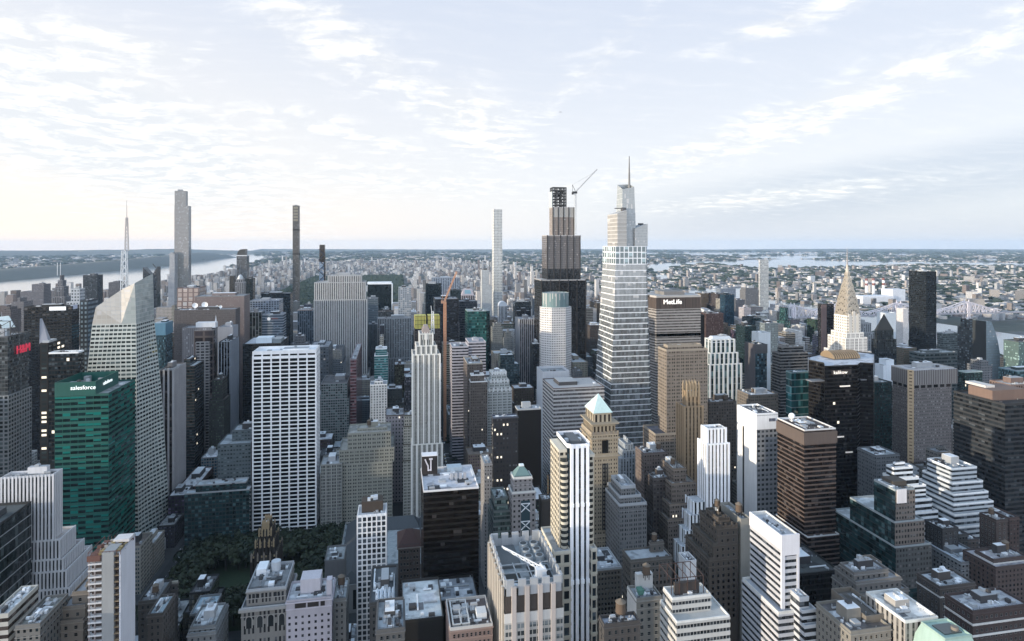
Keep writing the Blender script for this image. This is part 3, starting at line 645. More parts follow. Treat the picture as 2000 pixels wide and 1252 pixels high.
park_avenue_site()
def octagon_bank():
    Y = 1000; root = thing('octagonal_tower', 'octagonal white tower with round teal glass crown in front of the bronze stepped skyscraper', 'skyscraper', (GX(1087, Y), Y+20, 0))
    xa, xb = GX(1059, Y+8), GX(1118, Y+8); w = xb-xa; c = w*.27; y0 = Y; y1 = Y+w*.8
    P = [(xa+c, y0), (xb-c, y0), (xb, y0+c), (xb, y1-c), (xb-c, y1), (xa+c, y1), (xa, y1-c), (xa, y0+c)]
    zt, zg = GZ(1087, 601, Y), GZ(1087, 573, Y)
    prism('facade', root, P, 0, zt, facade((.62, .60, .585), (.05, .055, .06), ww=.5, wh=.5, blind=.25), 3.2, 3.9, cap=roofmat((.5, .5, .5)))
    cx, cy = (xa+xb)/2, (y0+y1)/2; Q = [(cx+w*.44*cos(a), cy+w*.38*sin(a)) for a in [2*pi*(i+.5)/24-pi/2 for i in range(24)]]
    prism('glass_crown', root, Q, zt, zg, facade((.25, .32, .33), (.16, .24, .25), ww=.9, wh=.97, blind=.3, ior=1.8), 1.5, zg-zt); roof_slab(root, Q, zg-1, roofmat((.3, .33, .33)))
    BOXES.append((xa, xb, y0, y1, 0, zt, root.name)); THINGS[root['label']] = (root, [[xa, xb, y0, y1, zt]])
octagon_bank()
def five_hundred():                                        # cream setback tower with strip windows
    root, t = b('setback_skyscraper', 'cream setback skyscraper with vertical window strips beside the avenue canyon', 705, 806, 859, 693, 34, 'trip', (.66, .64, .57), bay=6.2, ww=.66, wh=.6, sp=(.10, .105, .10), glass=(.03, .035, .035),
       up=((676, 4, 4, 2, 2), (653, 8, 8, 4, 4)), dn=((868, 1, 2.5, 1.5, 6),), cat='skyscraper', bulk=False, n=3, relief='v', pier=(.68, .66, .60))
    a0, a1, c0, c1, zt = t[-1]; w = plain((.66, .62, .55)); m = MB()
    for k in range(6): q = a0+(a1-a0)*k/5; m.box(q-.5, q+.5, c0-.4, c0+.5, zt-6, zt+2.6)
    m.build('finial', w, root)['kind'] = 'stuff'
    m = MB(); xm = (a0+a1)/2; m.box(xm-4, xm+4, c0+4, c1-4, zt, zt+6); m.box(xm-2.5, xm+2.5, c0+6, c1-6, zt+6, zt+9); m.build('bulkhead', plain((.45, .36, .32)), root)
    m = MB(); tapered_lattice(m, a1+1, c0+16, zt-2, zt+24, 3.6, 2.2, 5, .3); m.bar((a1, c0+16, zt+24), (a1-1, c0+16, zt+31), .3); m.build('hoist_mast', plain((.7, .7, .7)), root)
five_hundred()
def grace():
    b('white_office_slab', 'bright white slab tower with rows of dark horizontal windows facing the park', 716, 494, 617, 699, -624, 'grid', (.74, .74, .74), bay=9.4, fl=4.4, ww=.83, wh=.70, glass=(.008, .009, .010), blind=.02, ior=1.3, cat='skyscraper',
      relief='vh', pier=(.76, .76, .76), span=(.76, .76, .76), n=9, par=3.5, roof=(.30, .28, .27), up=((690, .2, .2, .2, .2),), jit=.01)
grace()
# ================================================================= towers on the west side
def conde():
    Y = 700; root, t = b('glass_office_tower', 'grey glass office tower with red letter sign, square antenna panel and pale stone lower wing', Y, -60, 15, 660, -57, 'glass', (.14, .15, .16), glass=(.05, .058, .06), bay=2.6, ww=.9, wh=.75, n=3, cat='skyscraper')
    a0, a1, c0, c1, zt = t[-1]; y2 = c0-26; x1 = GX(56, c1); zs = GZ(16, 792, y2)
    prism('stone_wing', root, rect(a0, a1-7, y2, c0), 0, GZ(10, 788, y2), facade((.36, .37, .37), (.035, .045, .05), ww=.66, wh=.6, n=1, blind=.2), 4.6, 4.2, cap=roofmat((.25, .26, .26)))
    prism('stone_wing', root, rect(a1-7, a1+1.5, c0-1.5, c1+2), 0, GZ(16, 772, c0), facade((.36, .37, .37), (.035, .045, .05), ww=.66, wh=.6, blind=.2), 4.6, 4.2, cap=roofmat((.25, .26, .26)))
    for k in range(2):
        text(root, 'H&M', (a1+1.2, GY(46, a1+1.2), GZ(46, 681, GY(46, a1+1.2))), 12, pi/2, emis((.75, .05, .10), .2), .5, 'sign_lettering', sx=.95) if k == 0 else None
    ax, ay = GX(12, Y+14), Y+14; m = MB(); m.box(ax-.7, ax+.7, ay-.7, ay+.7, zt, GZ(12, 640, ay)); m.build('antenna_pole', plain((.6, .64, .68)), root)
    m = MB(); z = GZ(10, 629, ay); s = 6.5; m.add([(ax-s-2, ay-1, z+s*.8), (ax+s*.4, ay-1, z+s), (ax+s+2, ay-1, z-s*.8), (ax-s*.4, ay-1, z-s), (ax-s-2, ay, z+s*.8), (ax+s*.4, ay, z+s), (ax+s+2, ay, z-s*.8), (ax-s*.4, ay, z-s)], [(3, 2, 1, 0), (4, 5, 6, 7), (0, 1, 5, 4), (1, 2, 6, 5), (2, 3, 7, 6), (3, 0, 4, 7)]); m.build('antenna_panel', plain((.50, .66, .74), .3), root)
    m = MB(); tapered_lattice(m, a0+(a1-a0)*.82, Y+10, zt, zt+16, 14, 12, 2, .35); m.build('rooftop_frame', plain((.12, .12, .12)), root)
conde()
def green_tower():
    Y = 600; root, t = b('green_office_tower', 'deep green glass office tower with white lettering on its raised roof screen', Y, 107, 212, 772, -264, 'curtain', (.002, .20, .155), glass=(.004, .020, .020), bay=6, fl=4.8, ww=.95, wh=.52, blind=.30, blc=(.012, .16, .135), cat='skyscraper', n=5, bulk=False, roof=(.33, .35, .36), ior=1.6,
       pc=(.004, .17, .135))
    a0, a1, c0, c1, zt = t[-1]; g = plain((.004, .20, .155), .35); x1 = GX(187, Y); zp = GZ(150, 746, Y); y1 = GY(231, x1)
    m = MB(); h = .5; m.box(a0, x1, Y-.3, Y+h, zt, zp); m.box(x1-h, x1, Y+h, y1, zt, zp); m.box(a0, a0+h, Y+h, y1, zt, zp); m.box(a0, x1, y1, y1+h, zt, zp); m.build('roof_screen', g, root)
    lw = emis((.9, .95, .94), .4); ht = 5.0
    text(root, 'salesforce', (GX(162, Y-1), Y-.7, (zp+zt)/2+.8), ht, 0, lw, .2, 'sign_lettering'); yy = GY(211, x1+.5); text(root, 'salesforce', (x1+.35, yy, (zp+zt)/2+.8), ht*.9, pi/2, lw, .2, 'sign_lettering')
    rs = random.Random(4); lg = plain((.35, .37, .38), .6)
    for k in range(22): x, y = rs.uniform(a0+3, x1-6), rs.uniform(Y+3, y1-6); ac_unit(root, x, y, zt, rs.uniform(2, 5), rs.uniform(2, 5), rs.uniform(3, zp-zt-1), rs.choice([lg, plain((.14, .14, .14)), plain((.5, .52, .54)), plain((.25, .2, .17))]))
green_tower()
b('dark_office_tower', 'wide black office slab with two white sign panels on its top edge', 870, 47, 140, 600, -155, 'curtain', (.030, .036, .042), glass=(.012, .016, .02), bay=4, ww=.8, wh=.6, blind=.1, cat='skyscraper', n=3)
def astor_signs():
    root, t = THINGS['wide black office slab with two white sign panels on its top edge']; a0, a1, c0, c1, zt = t[-1]
    blk('sign_panel', emis((.85, .87, .9), .35), root, GX(97, c0), GX(129, c0), c0-.8, c0-.3, GZ(113, 606, c0), GZ(113, 599, c0))
    ya, yb = GY(142, a1), GY(150, a1); blk('sign_panel', plain((.55, .58, .72)), root, a1+.3, a1+.8, min(ya, yb), max(ya, yb), GZ(145, 604, ya), GZ(145, 596, ya))
astor_signs()
b('dark_glass_tower', 'black glass tower with pale cyan lit windows and white roof edge, beside faceted crown tower', 640, 95, 153, 690, -164, 'glass', (.02, .024, .028), glass=(.012, .018, .022), bay=2.4, ww=.9, wh=.7, ior=1.5, lit=.02, cat='skyscraper', pc='white', n=10, roof=(.45, .47, .52))
def billboard_tower():
    root, t = b('dark_glass_tower', 'narrow dark tower with tapered white sign mast and a column of lit windows', 655, 78, 94, 672, 30, 'grid', (.022, .026, .03), glass=(.02, .03, .033), bay=8, fl=4.2, ww=.6, wh=.5, cat='skyscraper', bulk=False, n=2, lit=.25)
    a0, a1, c0, c1, zt = t[-1]; m = MB(); x = GX(79, 660); m.add([(x, 658, zt), (a1-1, 658, zt), (x+2, 662, zt), (a1-1, 664, zt), (x, 659, GZ(79, 622, 660)), (x+1.5, 660, GZ(79, 622, 660))], [(0, 1, 5, 4), (1, 3, 5), (3, 2, 4, 5), (2, 0, 4)]); m.build('sign_mast', plain((.33, .36, .44), .4), root)
    blk('sign_base', plain((.45, .48, .5), .4), root, a0+1, a1, 657, 670, zt, zt+3)
billboard_tower()
b('ribbed_office_tower', 'white pinstriped stepped office tower at the edge of the city, beside the green sign tower', 480, 3, 104, 932, -120, 'rib', (.62, .61, .62), bay=2.3, ww=.5, wh=.9, sp=(.06, .065, .07), glass=(.03, .035, .04), relief='v', pier=(.62, .61, .62), roof=(.42, .38, .36), n=9,
  dn=((1060, 2, 4.5, 1, 9), (1098, 2, 7, 2, 16), (1122, 2, 9.5, 3, 22), (1157, 2, 12, 4, 30)), cat='skyscraper')
def dark_wedge():
    x1 = -243.; root = thing('glass_office_block', 'dark glass office block with thin pale floor lines and white roof machinery, western edge', 'building', (x1-30, 400, 0))
    zt = GZ(62, 982, 470); f = facade((.34, .36, .36), (.014, .02, .021), ww=1.01, wh=.9, blind=.06, ior=1.35, mull=0)
    prism('facade', root, rect(x1-60, x1, 330, 470), 0, zt, f, 3, 7.6); roof_slab(root, rect(x1-60, x1, 330, 470), zt-.4, roofmat((.08, .09, .09))); parapet(root, x1-60, x1, 330, 470, zt, 1.2, plain((.06, .065, .07)))
    wh = plain((.6, .63, .68), .5)
    for k, (dx, y, sx, sy, h) in enumerate(((10, 452, 6, 8, 4), (20, 440, 8, 12, 5), (18, 420, 10, 14, 6), (34, 430, 14, 20, 7), (12, 405, 5, 9, 3), (22, 390, 9, 10, 5))): blk('ac_unit', wh if k % 2 else plain((.12, .13, .14)), root, x1-dx-sx/2, x1-dx+sx/2, y-sy/2, y+sy/2, zt, zt+h)
    BOXES.append((x1-60, x1, 330, 470, 0, zt, root.name)); THINGS[root['label']] = (root, [[x1-60, x1, 330, 470, zt]])
dark_wedge()
b('office_tower', 'grey concrete tower with white vertical fins on dark glass, rising beside the faceted crown tower', 768, 311, 338, 724, -362, 'vert', (.26, .25, .26), bay=4.2, ww=.55, wh=.92, sp=(.03, .03, .03), glass=(.025, .02, .02), relief='v', pier=(.50, .48, .49), cat='skyscraper', roof=(.35, .33, .32))
b('office_tower', 'dark brown tower with white roof platform behind the finned concrete tower', 860, 350, 380, 716, -398, 'band', (.075, .07, .072), wh=.55, cat='skyscraper', roof=(.6, .63, .66), lit=.006, up=((703, 4, 7, 5, 6),))
b('office_tower', 'grey tower with notched brown centre and white drum on its roof', 930, 356, 414, 641, -424, 'rib', (.27, .265, .28), bay=2.4, ww=.4, wh=1.01, sp=(.2, .19, .2), glass=(.12, .12, .13), cat='skyscraper', bulk=False, n=2)
def notch():
    root, t = THINGS['grey tower with notched brown centre and white drum on its roof']; a0, a1, c0, c1, zt = t[-1]; f = facade((.17, .13, .12), (.04, .035, .04), ww=.8, wh=.7, blind=.2)
    prism('centre_bay', root, rect(GX(379, c0-2), GX(417, c0-2), c0-2, c0+6), 0, GZ(398, 645, c0), f, 11, 9, cap=roofmat((.4, .4, .4)))
    prism('lower_bay', root, rect(GX(382, c0-6), GX(409, c0-6), c0-6, c0-2), 0, GZ(396, 668, c0-6), facade((.33, .32, .32), (.03, .032, .036), ww=.72, wh=.6), 5.2, 4, cap=roofmat((.4, .4, .4)))
    x0, x1 = GX(382, c0), GX(420, c0); blk('roof_drum', plain((.60, .62, .65), .4), root, x0, x1, c0+1, c0+14, zt, zt+7.5); v, f2 = cone(x1-.5, c0+6, zt+6, zt+18, 1.5, 6); meshobj('roof_horn', v, f2, plain((.7, .7, .72)), root)
notch()
b('office_tower', 'plain pale grey windowless topped tower behind the dark blue striped tower', 1005, 425, 455, 640, -465, 'blank', (.36, .37, .41), cat='skyscraper', n=2)
b('striped_tower', 'black tower with white corner lines and blue striped side, behind the white slab', 930, 427, 449, 669, -466, 'vert', (.06, .07, .08), bay=3.6, ww=.8, wh=1.01, glass=(.012, .013, .015), relief='v', pier=(.34, .40, .48), cat='skyscraper', roof=(.5, .5, .52))
b('office_slab', 'broad brown granite slab with white satellite dishes on the roof', 1090, 340, 460, 606, -469, 'fine', (.19, .165, .16), ww=.3, wh=.3, glass=(.07, .06, .06), cat='skyscraper', n=10)
b('office_slab', 'pinkish brown slab tower behind the one with satellite dishes', 1185, 380, 477, 579, -488, 'fine', (.30, .23, .215), ww=.3, wh=.3, glass=(.2, .16, .15), cat='skyscraper', pc='grey')
def dishes():
    root, t = THINGS['broad brown granite slab with white satellite dishes on the roof']; a0, a1, c0, c1, zt = t[-1]
    for px, s in ((381, 4.5), (400, 5), (424, 2.6), (431, 2.6)):
        x = GX(px, c0+14); m = MB(); n = 12; m.cyl(x, c0+14, zt, zt+s*.9, .5, n=6)
        v = [(x, c0+14.6, zt+s*1.6)]; f = []
        for r in (.5, 1.0):
            for i in range(n): a = 2*pi*i/n; v.append((x+s*r*cos(a), c0+14.6-1.2*r*r, zt+s*1.6+s*r*sin(a)*.95))
        f += [(0, 1+i, 1+(i+1) % n) for i in range(n)]+[(1+i, 1+n+i, 1+n+(i+1) % n, 1+(i+1) % n) for i in range(n)]
        m.add(v, f); m.build('satellite_dish', plain((.85, .85, .83), .5), root)
dishes()
b('office_tower', 'reddish building with white framed bays, just above the granite slab with dishes', 1255, 346, 388, 563, -403, 'grid', (.30, .21, .19), bay=9, fl=9, ww=.7, wh=.8, glass=(.40, .34, .31), dn=((589, 0, 0, 2, 4),))
b('office_tower', 'tower with bright sky blue top band and teal glass below', 1000, 300, 323, 633, -337, 'glass', (.05, .11, .14), glass=(.04, .08, .10), cat='skyscraper', n=3, up=())
def cyan():
    root, t = THINGS['tower with bright sky blue top band and teal glass below']; a0, a1, c0, c1, zt = t[-1]
    blk('top_band', plain((.13, .36, .52), .3), root, a0-.4, a1+.4, c0-.4, c1+.4, GZ(311, 655, c0), zt+1.4)
cyan()
b('dark_office_tower', 'black office slab with pale blue roof hut, just behind the white slab', 1010, 474, 548, 672, -564, 'grid', (.035, .045, .05), glass=(.010, .013, .015), bay=3, ww=.76, wh=.6, blind=.08, cat='skyscraper', roof=(.46, .48, .52), bulk=False, n=3, pc=(.07, .08, .085))
def hut():
    root, t = THINGS['black office slab with pale blue roof hut, just behind the white slab']; a0, a1, c0, c1, zt = t[-1]
    blk('roof_hut', plain((.62, .72, .78), .4), root, GX(500, c0+8), GX(531, c0+8), c0+8, c0+30, zt, zt+8.5); blk('roof_hut', plain((.28, .36, .40), .4), root, GX(533, c0+8), GX(549, c0+8), c0+8, c0+38, zt, zt+6)
hut()
b('office_tower', 'blue grey gridded office tower with square top bays', 1330, 488, 545, 588, -553, 'grid', (.33, .37, .44), bay=5, fl=4.4, ww=.68, wh=.66, glass=(.05, .07, .09), cat='skyscraper')
b('office_tower', 'dark windowed tower flanked by pale grey blank walls, below the blue grey gridded tower', 1250, 487, 511, 610, 30, 'vert', (.24, .27, .32), bay=6, ww=.8, wh=1.01, glass=(.02, .028, .03), cat='skyscraper', roof=(.6, .6, .62))
b('office_tower', 'banded blue office tower with small round emblem near its top', 1252, 512, 553, 615, -559, 'thin', (.36, .40, .46), wh=.6, fl=5, glass=(.07, .10, .13), cat='skyscraper')
def emblem():
    root, t = THINGS['banded blue office tower with small round emblem near its top']; a0, a1, c0, c1, zt = t[-1]; y = c0-.6
    x, z = GX(525, y), GZ(525, 623, y); meshobj('emblem', [(x+3.2*cos(2*pi*i/20), y, z+3.2*sin(2*pi*i/20)) for i in range(20)], [tuple(range(20))], plain((.85, .85, .85)), root)
    m = MB(); m.box(x+5, x+17, y, y+.3, z-.5, z+1.6); m.build('emblem_stripe', plain((.45, .12, .12)), root)
emblem()
b('dark_office_tower', 'wide black slab tower in front of the woods beside the thin supertall', 1500, 510, 567, 574, 40, 'curtain', (.03, .045, .055), glass=(.012, .02, .026), cat='skyscraper', n=3)
b('office_tower', 'slate blue tower of fine vertical lines directly beside the limestone slab', 1342, 581, 613, 606, 40, 'rib', (.20, .25, .32), bay=4, ww=.6, wh=.9, glass=(.04, .06, .08), cat='skyscraper', pc=(.5, .36, .28))
b('masonry_tower', 'small grey masonry tower with stepped top below the slate blue vertical tower', 1088, 568, 600, 672, 26, 'fine', (.20, .21, .23), up=((657, 5, 5, 4, 4),))
b('patterned_tower', 'dark textured tower with a zigzag diamond facade right behind the white slab', 1085, 603, 642, 679, -650, 'glass', (.15, .18, .21), glass=(.05, .062, .075), bay=4.4, fl=5.6, ww=.62, wh=.44, ior=1.9, jit=.22, cat='skyscraper', n=3, blind=.35)
b('office_tower', 'grey blue banded tower peeking past the limestone slab', 1400, 712, 738, 584, 36, 'band', (.22, .27, .32), glass=(.07, .10, .12))
b('office_tower', 'blue grey ribbed office wall beside the limestone slab, lower than the banded tower above it', 1330, 719, 738, 634, 30, 'rib', (.17, .22, .27), bay=3, ww=.5)
def solow():
    root, t = b('black_glass_tower', 'black glass tower framed by bright white side edges', 1880, 718, 765, 556, 40, 'glass', (.02, .03, .035), glass=(.008, .015, .018), ior=1.35, blind=.03, cat='skyscraper', bulk=False, n=2)
    a0, a1, c0, c1, zt = t[-1]; w = plain((.72, .75, .78)); blk('white_edge', w, root, a1-.5, a1+3, c0-1, c1+1, 0, zt+2); blk('white_edge', w, root, a0-1, a1-.5, c0-1, c1+1, zt+1.1, zt+7); blk('white_edge', w, root, a0-18, a0-1, c0+2, c1, zt-20, zt-4)
solow()
b('grid_tower', 'pale grid fronted tower just beside the black glass tower with white edges', 1500, 778, 803, 562, 30, 'square', (.42, .46, .50), bay=5, fl=5, ww=.72, wh=.72, glass=(.18, .21, .24), cat='skyscraper')
b('limestone_tower', 'grey blue ribbed limestone tower between the wide limestone slab and the cream setback tower', 1330, 738, 803, 622, -812, 'rib', (.33, .36, .39), bay=3.4, ww=.5, wh=.66, glass=(.06, .08, .09), dn=((700, 4, 3, 3, 5),), cat='skyscraper', pc='lgrey', relief='v', pier=(.36, .39, .42), seed=5)
b('teal_office_tower', 'small teal banded tower with white roof hut before the grey blue ribbed limestone tower', 985, 731, 758, 695, 26, 'band', (.28, .40, .42), glass=(.03, .12, .12), wh=.62, up=((682, 2, 2, 2, 2),), pc='white', roof=(.6, .62, .64))
b('scaffold_tower', 'thin dark red scaffolded building with white floor lines', 940, 684, 696, 703, -707, 'band', (.36, .25, .26), glass=(.11, .05, .055), wh=.66, fl=4.5, bay=3)
b('ornate_building', 'small ornate white stone building with arched gable, under the teal banded tower', 900, 723, 756, 752, 26, 'grid', (.50, .53, .56), bay=4, ww=.5, wh=.6, glass=(.08, .1, .11), up=((746, 6, 6, 3, 8),), pc='white')
def netting():
    Y = 1015; zt = GZ(834, 617, Y); root = thing('building_under_construction', 'unfinished tower wrapped in bright yellow safety netting behind the cream setback tower', 'building', (GX(834, Y), Y, 0))
    x0, x1 = GX(810, Y), GX(860, Y); z = GZ(834, 642, Y); prism('facade', root, rect(x0, x1, Y, Y+30), 0, z, facade((.12, .09, .085), (.03, .03, .03), ww=.7, wh=.6), 4, 4, cap=roofmat((.2, .18, .17)))
    ye = plain((.62, .55, .03), .8); xm = GX(834, Y)
    for xa, xb in ((x0, xm-1.5), (xm+1.5, x1-1)): blk('netting', ye, root, xa, xb, Y, Y+26, z, zt)
    m = MB()
    for k in range(9): q = x0+(x1-x0)*k/8; m.bar((q, Y-.6, z-6), (q, Y-.6, zt+2), .25)
    for k in range(4): q = z+(zt-z)*k/3; m.bar((x0, Y-.6, q), (x1, Y-.6, q), .25)
    m.build('scaffold', plain((.12, .11, .09)), root)
    BOXES.append((x0, x1, Y, Y+30, 0, zt, root.name)); THINGS[root['label']] = (root, [[x0, x1, Y, Y+30, zt]])
    cx, cy = GX(869, Y-20), Y-20; cr = thing('tower_crane', 'orange tower crane with raised jib beside the cream setback tower', 'crane', (cx, cy, 0)); o = plain((.75, .33, .14), .6)
    zc = GZ(869, 590, cy); m = MB(); tapered_lattice(m, cx, cy, 0, zc, 3.2, 3.2, 44, .62); m.build('mast', o, cr)
    tip = np.array((GX(893, cy), cy, GZ(893, 531, cy))); A0 = np.array((cx+.5, cy, zc+2)); m = MB(); n = 14
    for k in range(n):
        p, q = A0+(tip-A0)*k/n, A0+(tip-A0)*(k+1)/n; w = np.array((-1.6, 0, .9)); m.bar(p, q, .5); m.bar(p+w, q+w, .5); m.bar(p, q+w, .4); m.bar(p, p+w, .4)
    m.build('jib', o, cr); m = MB(); m.box(cx-6, cx+2, cy-2, cy+2, zc-2, zc+2.5); m.bar((cx-5, cy, zc+2), (cx-3, cy, zc+12), .35); m.bar((cx-3, cy, zc+12), tuple(A0+(tip-A0)*.7), .12); m.build('cab', plain((.55, .28, .16)), cr)
netting()
b('dark_glass_tower', 'black slab tower in front of the pale pinstriped slab', 1570, 832, 862, 555, 30, 'curtain', (.02, .032, .04), glass=(.010, .018, .024), blind=.05, cat='skyscraper', n=2)
b('pinstriped_slab', 'pale marble slab with fine vertical stripes behind the orange crane', 2000, 844, 898, 543, 40, 'rib', (.46, .49, .53), bay=5.5, ww=.55, wh=1.01, sp=(.10, .12, .15), glass=(.10, .12, .15), cat='skyscraper', n=3)
b('dark_glass_tower', 'short dark green black tower beside the pink tower with a skylit top', 1800, 880, 900, 567, 30, 'curtain', (.03, .05, .055), glass=(.015, .03, .035), cat='skyscraper', n=2)
def pink_pediment():
    root, t = b('granite_tower', 'small pink granite tower with a pale blue skylight in its pediment', 1700, 902, 926, 577, 30, 'vert', (.50, .43, .45), bay=5, ww=.6, wh=.9, bulk=False, n=0, cat='skyscraper')
    a0, a1, c0, c1, zt = t[-1]; zp = zt+18; xm = (a0+a1)/2
    meshobj('pediment', [(a0, c0, zt), (a1, c0, zt), (a1-6, c0+14, zp), (a0+6, c0+14, zp), (a0, c1, zt), (a1, c1, zt)], [(0, 1, 2, 3), (1, 5, 2), (5, 4, 3, 2), (4, 0, 3)], plain((.50, .43, .45)), root)
    meshobj('skylight', [(a0+8, c0+3, zt+4.4), (a1-8, c0+3, zt+4.4), (a1-9.5, c0+11, zt+14.6), (a0+9.5, c0+11, zt+14.6)], [(0, 1, 2, 3)], plain((.22, .42, .50), .2), root)
pink_pediment()
b('dark_office_tower', 'large black tower directly behind the orange crane mast', 1250, 850, 896, 585, -846, 'curtain', (.025, .03, .04), glass=(.012, .016, .024), bay=3.5, ww=.86, wh=.55, blind=.16, cat='skyscraper', n=4)
b('office_tower', 'dark grey tower of fine horizontal lines adjoining the large black tower', 1330, 897, 932, 589, 36, 'band', (.11, .12, .145), glass=(.03, .035, .045), fl=5.2)
def green_round():
    root, t = b('green_glass_tower', 'green glass tower with pale bands and a darker rounded corner', 1170, 913, 950, 608, 40, 'thin', (.06, .19, .175), glass=(.018, .075, .07), wh=.8, fl=5.4, ior=1.7, cat='skyscraper', pc=(.3, .4, .4), roof=(.5, .52, .52), n=8)
    a0, a1, c0, c1, zt = t[-1]; n = 6; P = [(a1, c0+1)]+[(a1+8*sin(pi/2*i/n), c0+9-8*cos(pi/2*i/n)) for i in range(n+1)]+[(a1+8, c1-1), (a1, c1-1)]
    prism('rounded_corner', root, P[1:], 0, zt, facade((.02, .05, .05), (.012, .035, .036), ww=1.01, wh=.7, ior=1.6), 3, 5.4, cap=roofmat((.3, .32, .32)))
green_round()
b('slim_tower', 'slim pale stone tower standing beside the white concrete framed supertall', 1790, 941, 955, 528, 24, 'fine', (.50, .52, .52), glass=(.14, .16, .18), cat='skyscraper', dn=((560, 0, 8, 2, 6),))
def lipstick():
    Y = 1570; root, t = b('rounded_tower', 'white tower with a rounded barrel top and dark vertical strips', Y, 975, 991, 598, 24, 'rib', (.55, .58, .62), bay=3.4, ww=.55, wh=.9, sp=(.1, .12, .15), bulk=False, n=0, cat='skyscraper'); a0, a1, c0, c1, zt = t[-1]; n = 10
    v = [((a0+a1)/2-(a1-a0)/2*cos(pi*i/n), zt+1+11*sin(pi*i/n)) for i in range(n+1)]; k = n+1
    meshobj('barrel_roof', [(p[0], c0+.5, p[1]) for p in v]+[(p[0], c1-.5, p[1]) for p in v], [tuple(range(k))[::-1], tuple(range(k, 2*k))]+[(i, i+1, k+i+1, k+i) for i in range(n)], plain((.55, .6, .66), .4), root)
lipstick()
b('dark_office_tower', 'broad black tower low in the gap before the bronze stepped skyscraper', 1490, 1006, 1037, 590, 30, 'curtain', (.03, .04, .045), glass=(.015, .022, .027), cat='skyscraper', n=3)
b('dark_office_tower', 'black banded block with small lit roof, in front of the broad black tower', 1300, 1010, 1037, 608, 26, 'band', (.035, .04, .05), glass=(.015, .018, .024), lit=.01)
b('striped_tower', 'grey brown tower with strong white vertical stripes on dark glass', 1170, 1015, 1046, 624, -1007, 'vert', (.34, .34, .36), bay=4.1, ww=.66, wh=1.01, glass=(.055, .045, .045), relief='v', pier=(.48, .49, .52), cat='skyscraper')
b('dark_office_tower', 'black tower with bright white roof beside the octagonal tower', 1030, 1041, 1057, 673, -1035, 'curtain', (.03, .034, .038), glass=(.016, .02, .022), cat='skyscraper', roof=(.75, .74, .72), n=2)
b('masonry_tower', 'old grey stone tower with arched top beside the green glass tower', 1150, 962, 982, 640, 22, 'fine', (.25, .27, .27), glass=(.06, .07, .075), up=((632, 3, 3, 3, 3),))
b('masonry_tower', 'old grey stone tower topped by a white ball tank', 1140, 984, 1003, 660, 20, 'punch', (.20, .23, .25), glass=(.05, .06, .065), up=((650, 3, 4, 3, 3),))
b('modern_block', 'teal glass block carrying a big pale blue roof box', 950, 977, 1015, 712, -972, 'curtain', (.08, .12, .135), glass=(.03, .05, .06), up=((694, 1, 8, 3, 3),), bulk=False, roof=(.62, .66, .70), n=3)
b('office_tower', 'white and black banded slab with a rounded raised end, beside the avenue canyon', 898, 883, 915, 678, 40, 'band', (.46, .44, .49), glass=(.03, .03, .035), wh=.5, fl=4.3, cat='skyscraper', bulk=False)
b('office_tower', 'taller rounded end of the white and black banded slab', 899, 915.3, 949, 669, 42, 'band', (.47, .45, .50), glass=(.03, .03, .035), wh=.5, fl=4.3, cat='skyscraper', n=2)
b('masonry_tower', 'brown brick tower with arched parapet in front of the banded slab', 830, 913, 943, 711, -905, 'pair', (.21, .165, .14), glass=(.06, .055, .05), pc='lime')
b('masonry_tower', 'brown stone tower with bright white cornice on two stages', 785, 919, 952, 746, -916, 'punch', (.23, .185, .16), glass=(.06, .055, .05), up=((733, 1, 4, 2, 3),), pc='white', roof=(.55, .5, .46))
def french():
    root, t = b('art_deco_tower', 'ornate white stepped masonry tower with crenellated top', 800, 952, 1000, 762, 30, 'trip', (.50, .52, .50), glass=(.06, .07, .07), ww=.6, wh=.56, up=((745, 3, 3, 3, 3), (729, 6, 6, 6, 6)), pc='bone', par=2, roof=(.5, .52, .53)); m = MB()
    for a0, a1, c0, c1, zt in t:
        for k in range(6): q = a0+(a1-a0)*(k+.5)/6; m.box(q-1, q+1, c0-.5, c0+.6, zt-2, zt+3.2)
    m.build('battlement', plain((.66, .67, .66)), root)['kind'] = 'stuff'
french()
b('office_block', 'grey brown office block with dark square windows, foot of the avenue', 560, 946, 961, 907, -945, 'punch', (.36, .34, .33), glass=(.05, .05, .05), roof=(.45, .48, .5))
b('dark_office_tower', 'dark charcoal tower with clusters of bright lit windows and white roof', 600, 963, 1012, 816, -960, 'pair', (.055, .058, .07), bay=6.5, fl=4.6, ww=.6, wh=.45, glass=(.03, .033, .04), lit=.16, blind=.1, roof=(.6, .62, .66), pc=(.10, .13, .2), cat='skyscraper')
b('dark_office_block', 'plain black box building with a white roof rim beside the lit charcoal tower', 640, 1011, 1057, 800, -1006, 'blank', (.014, .014, .016), pc='lgrey', roof=(.42, .45, .48))
b('banded_office_tower', 'wide office block with alternating white and dark window bands and a pale gravel roof', 692, 1081, 1180, 758, -1060, 'band', (.50, .48, .47), glass=(.04, .04, .045), wh=.56, fl=4.6, bay=2, blind=.2, mull=2, relief='h', span=(.50, .48, .47), roof=(.42, .40, .43), n=9, pc=(.20, .16, .15), cat='skyscraper')
b('concrete_block', 'white blank walled block with open roof well, behind the pale gravel roof', 765, 1060, 1112, 729, 34, 'blank', (.52, .55, .60), bulk=False, n=4, roof=(.25, .27, .28), par=3)
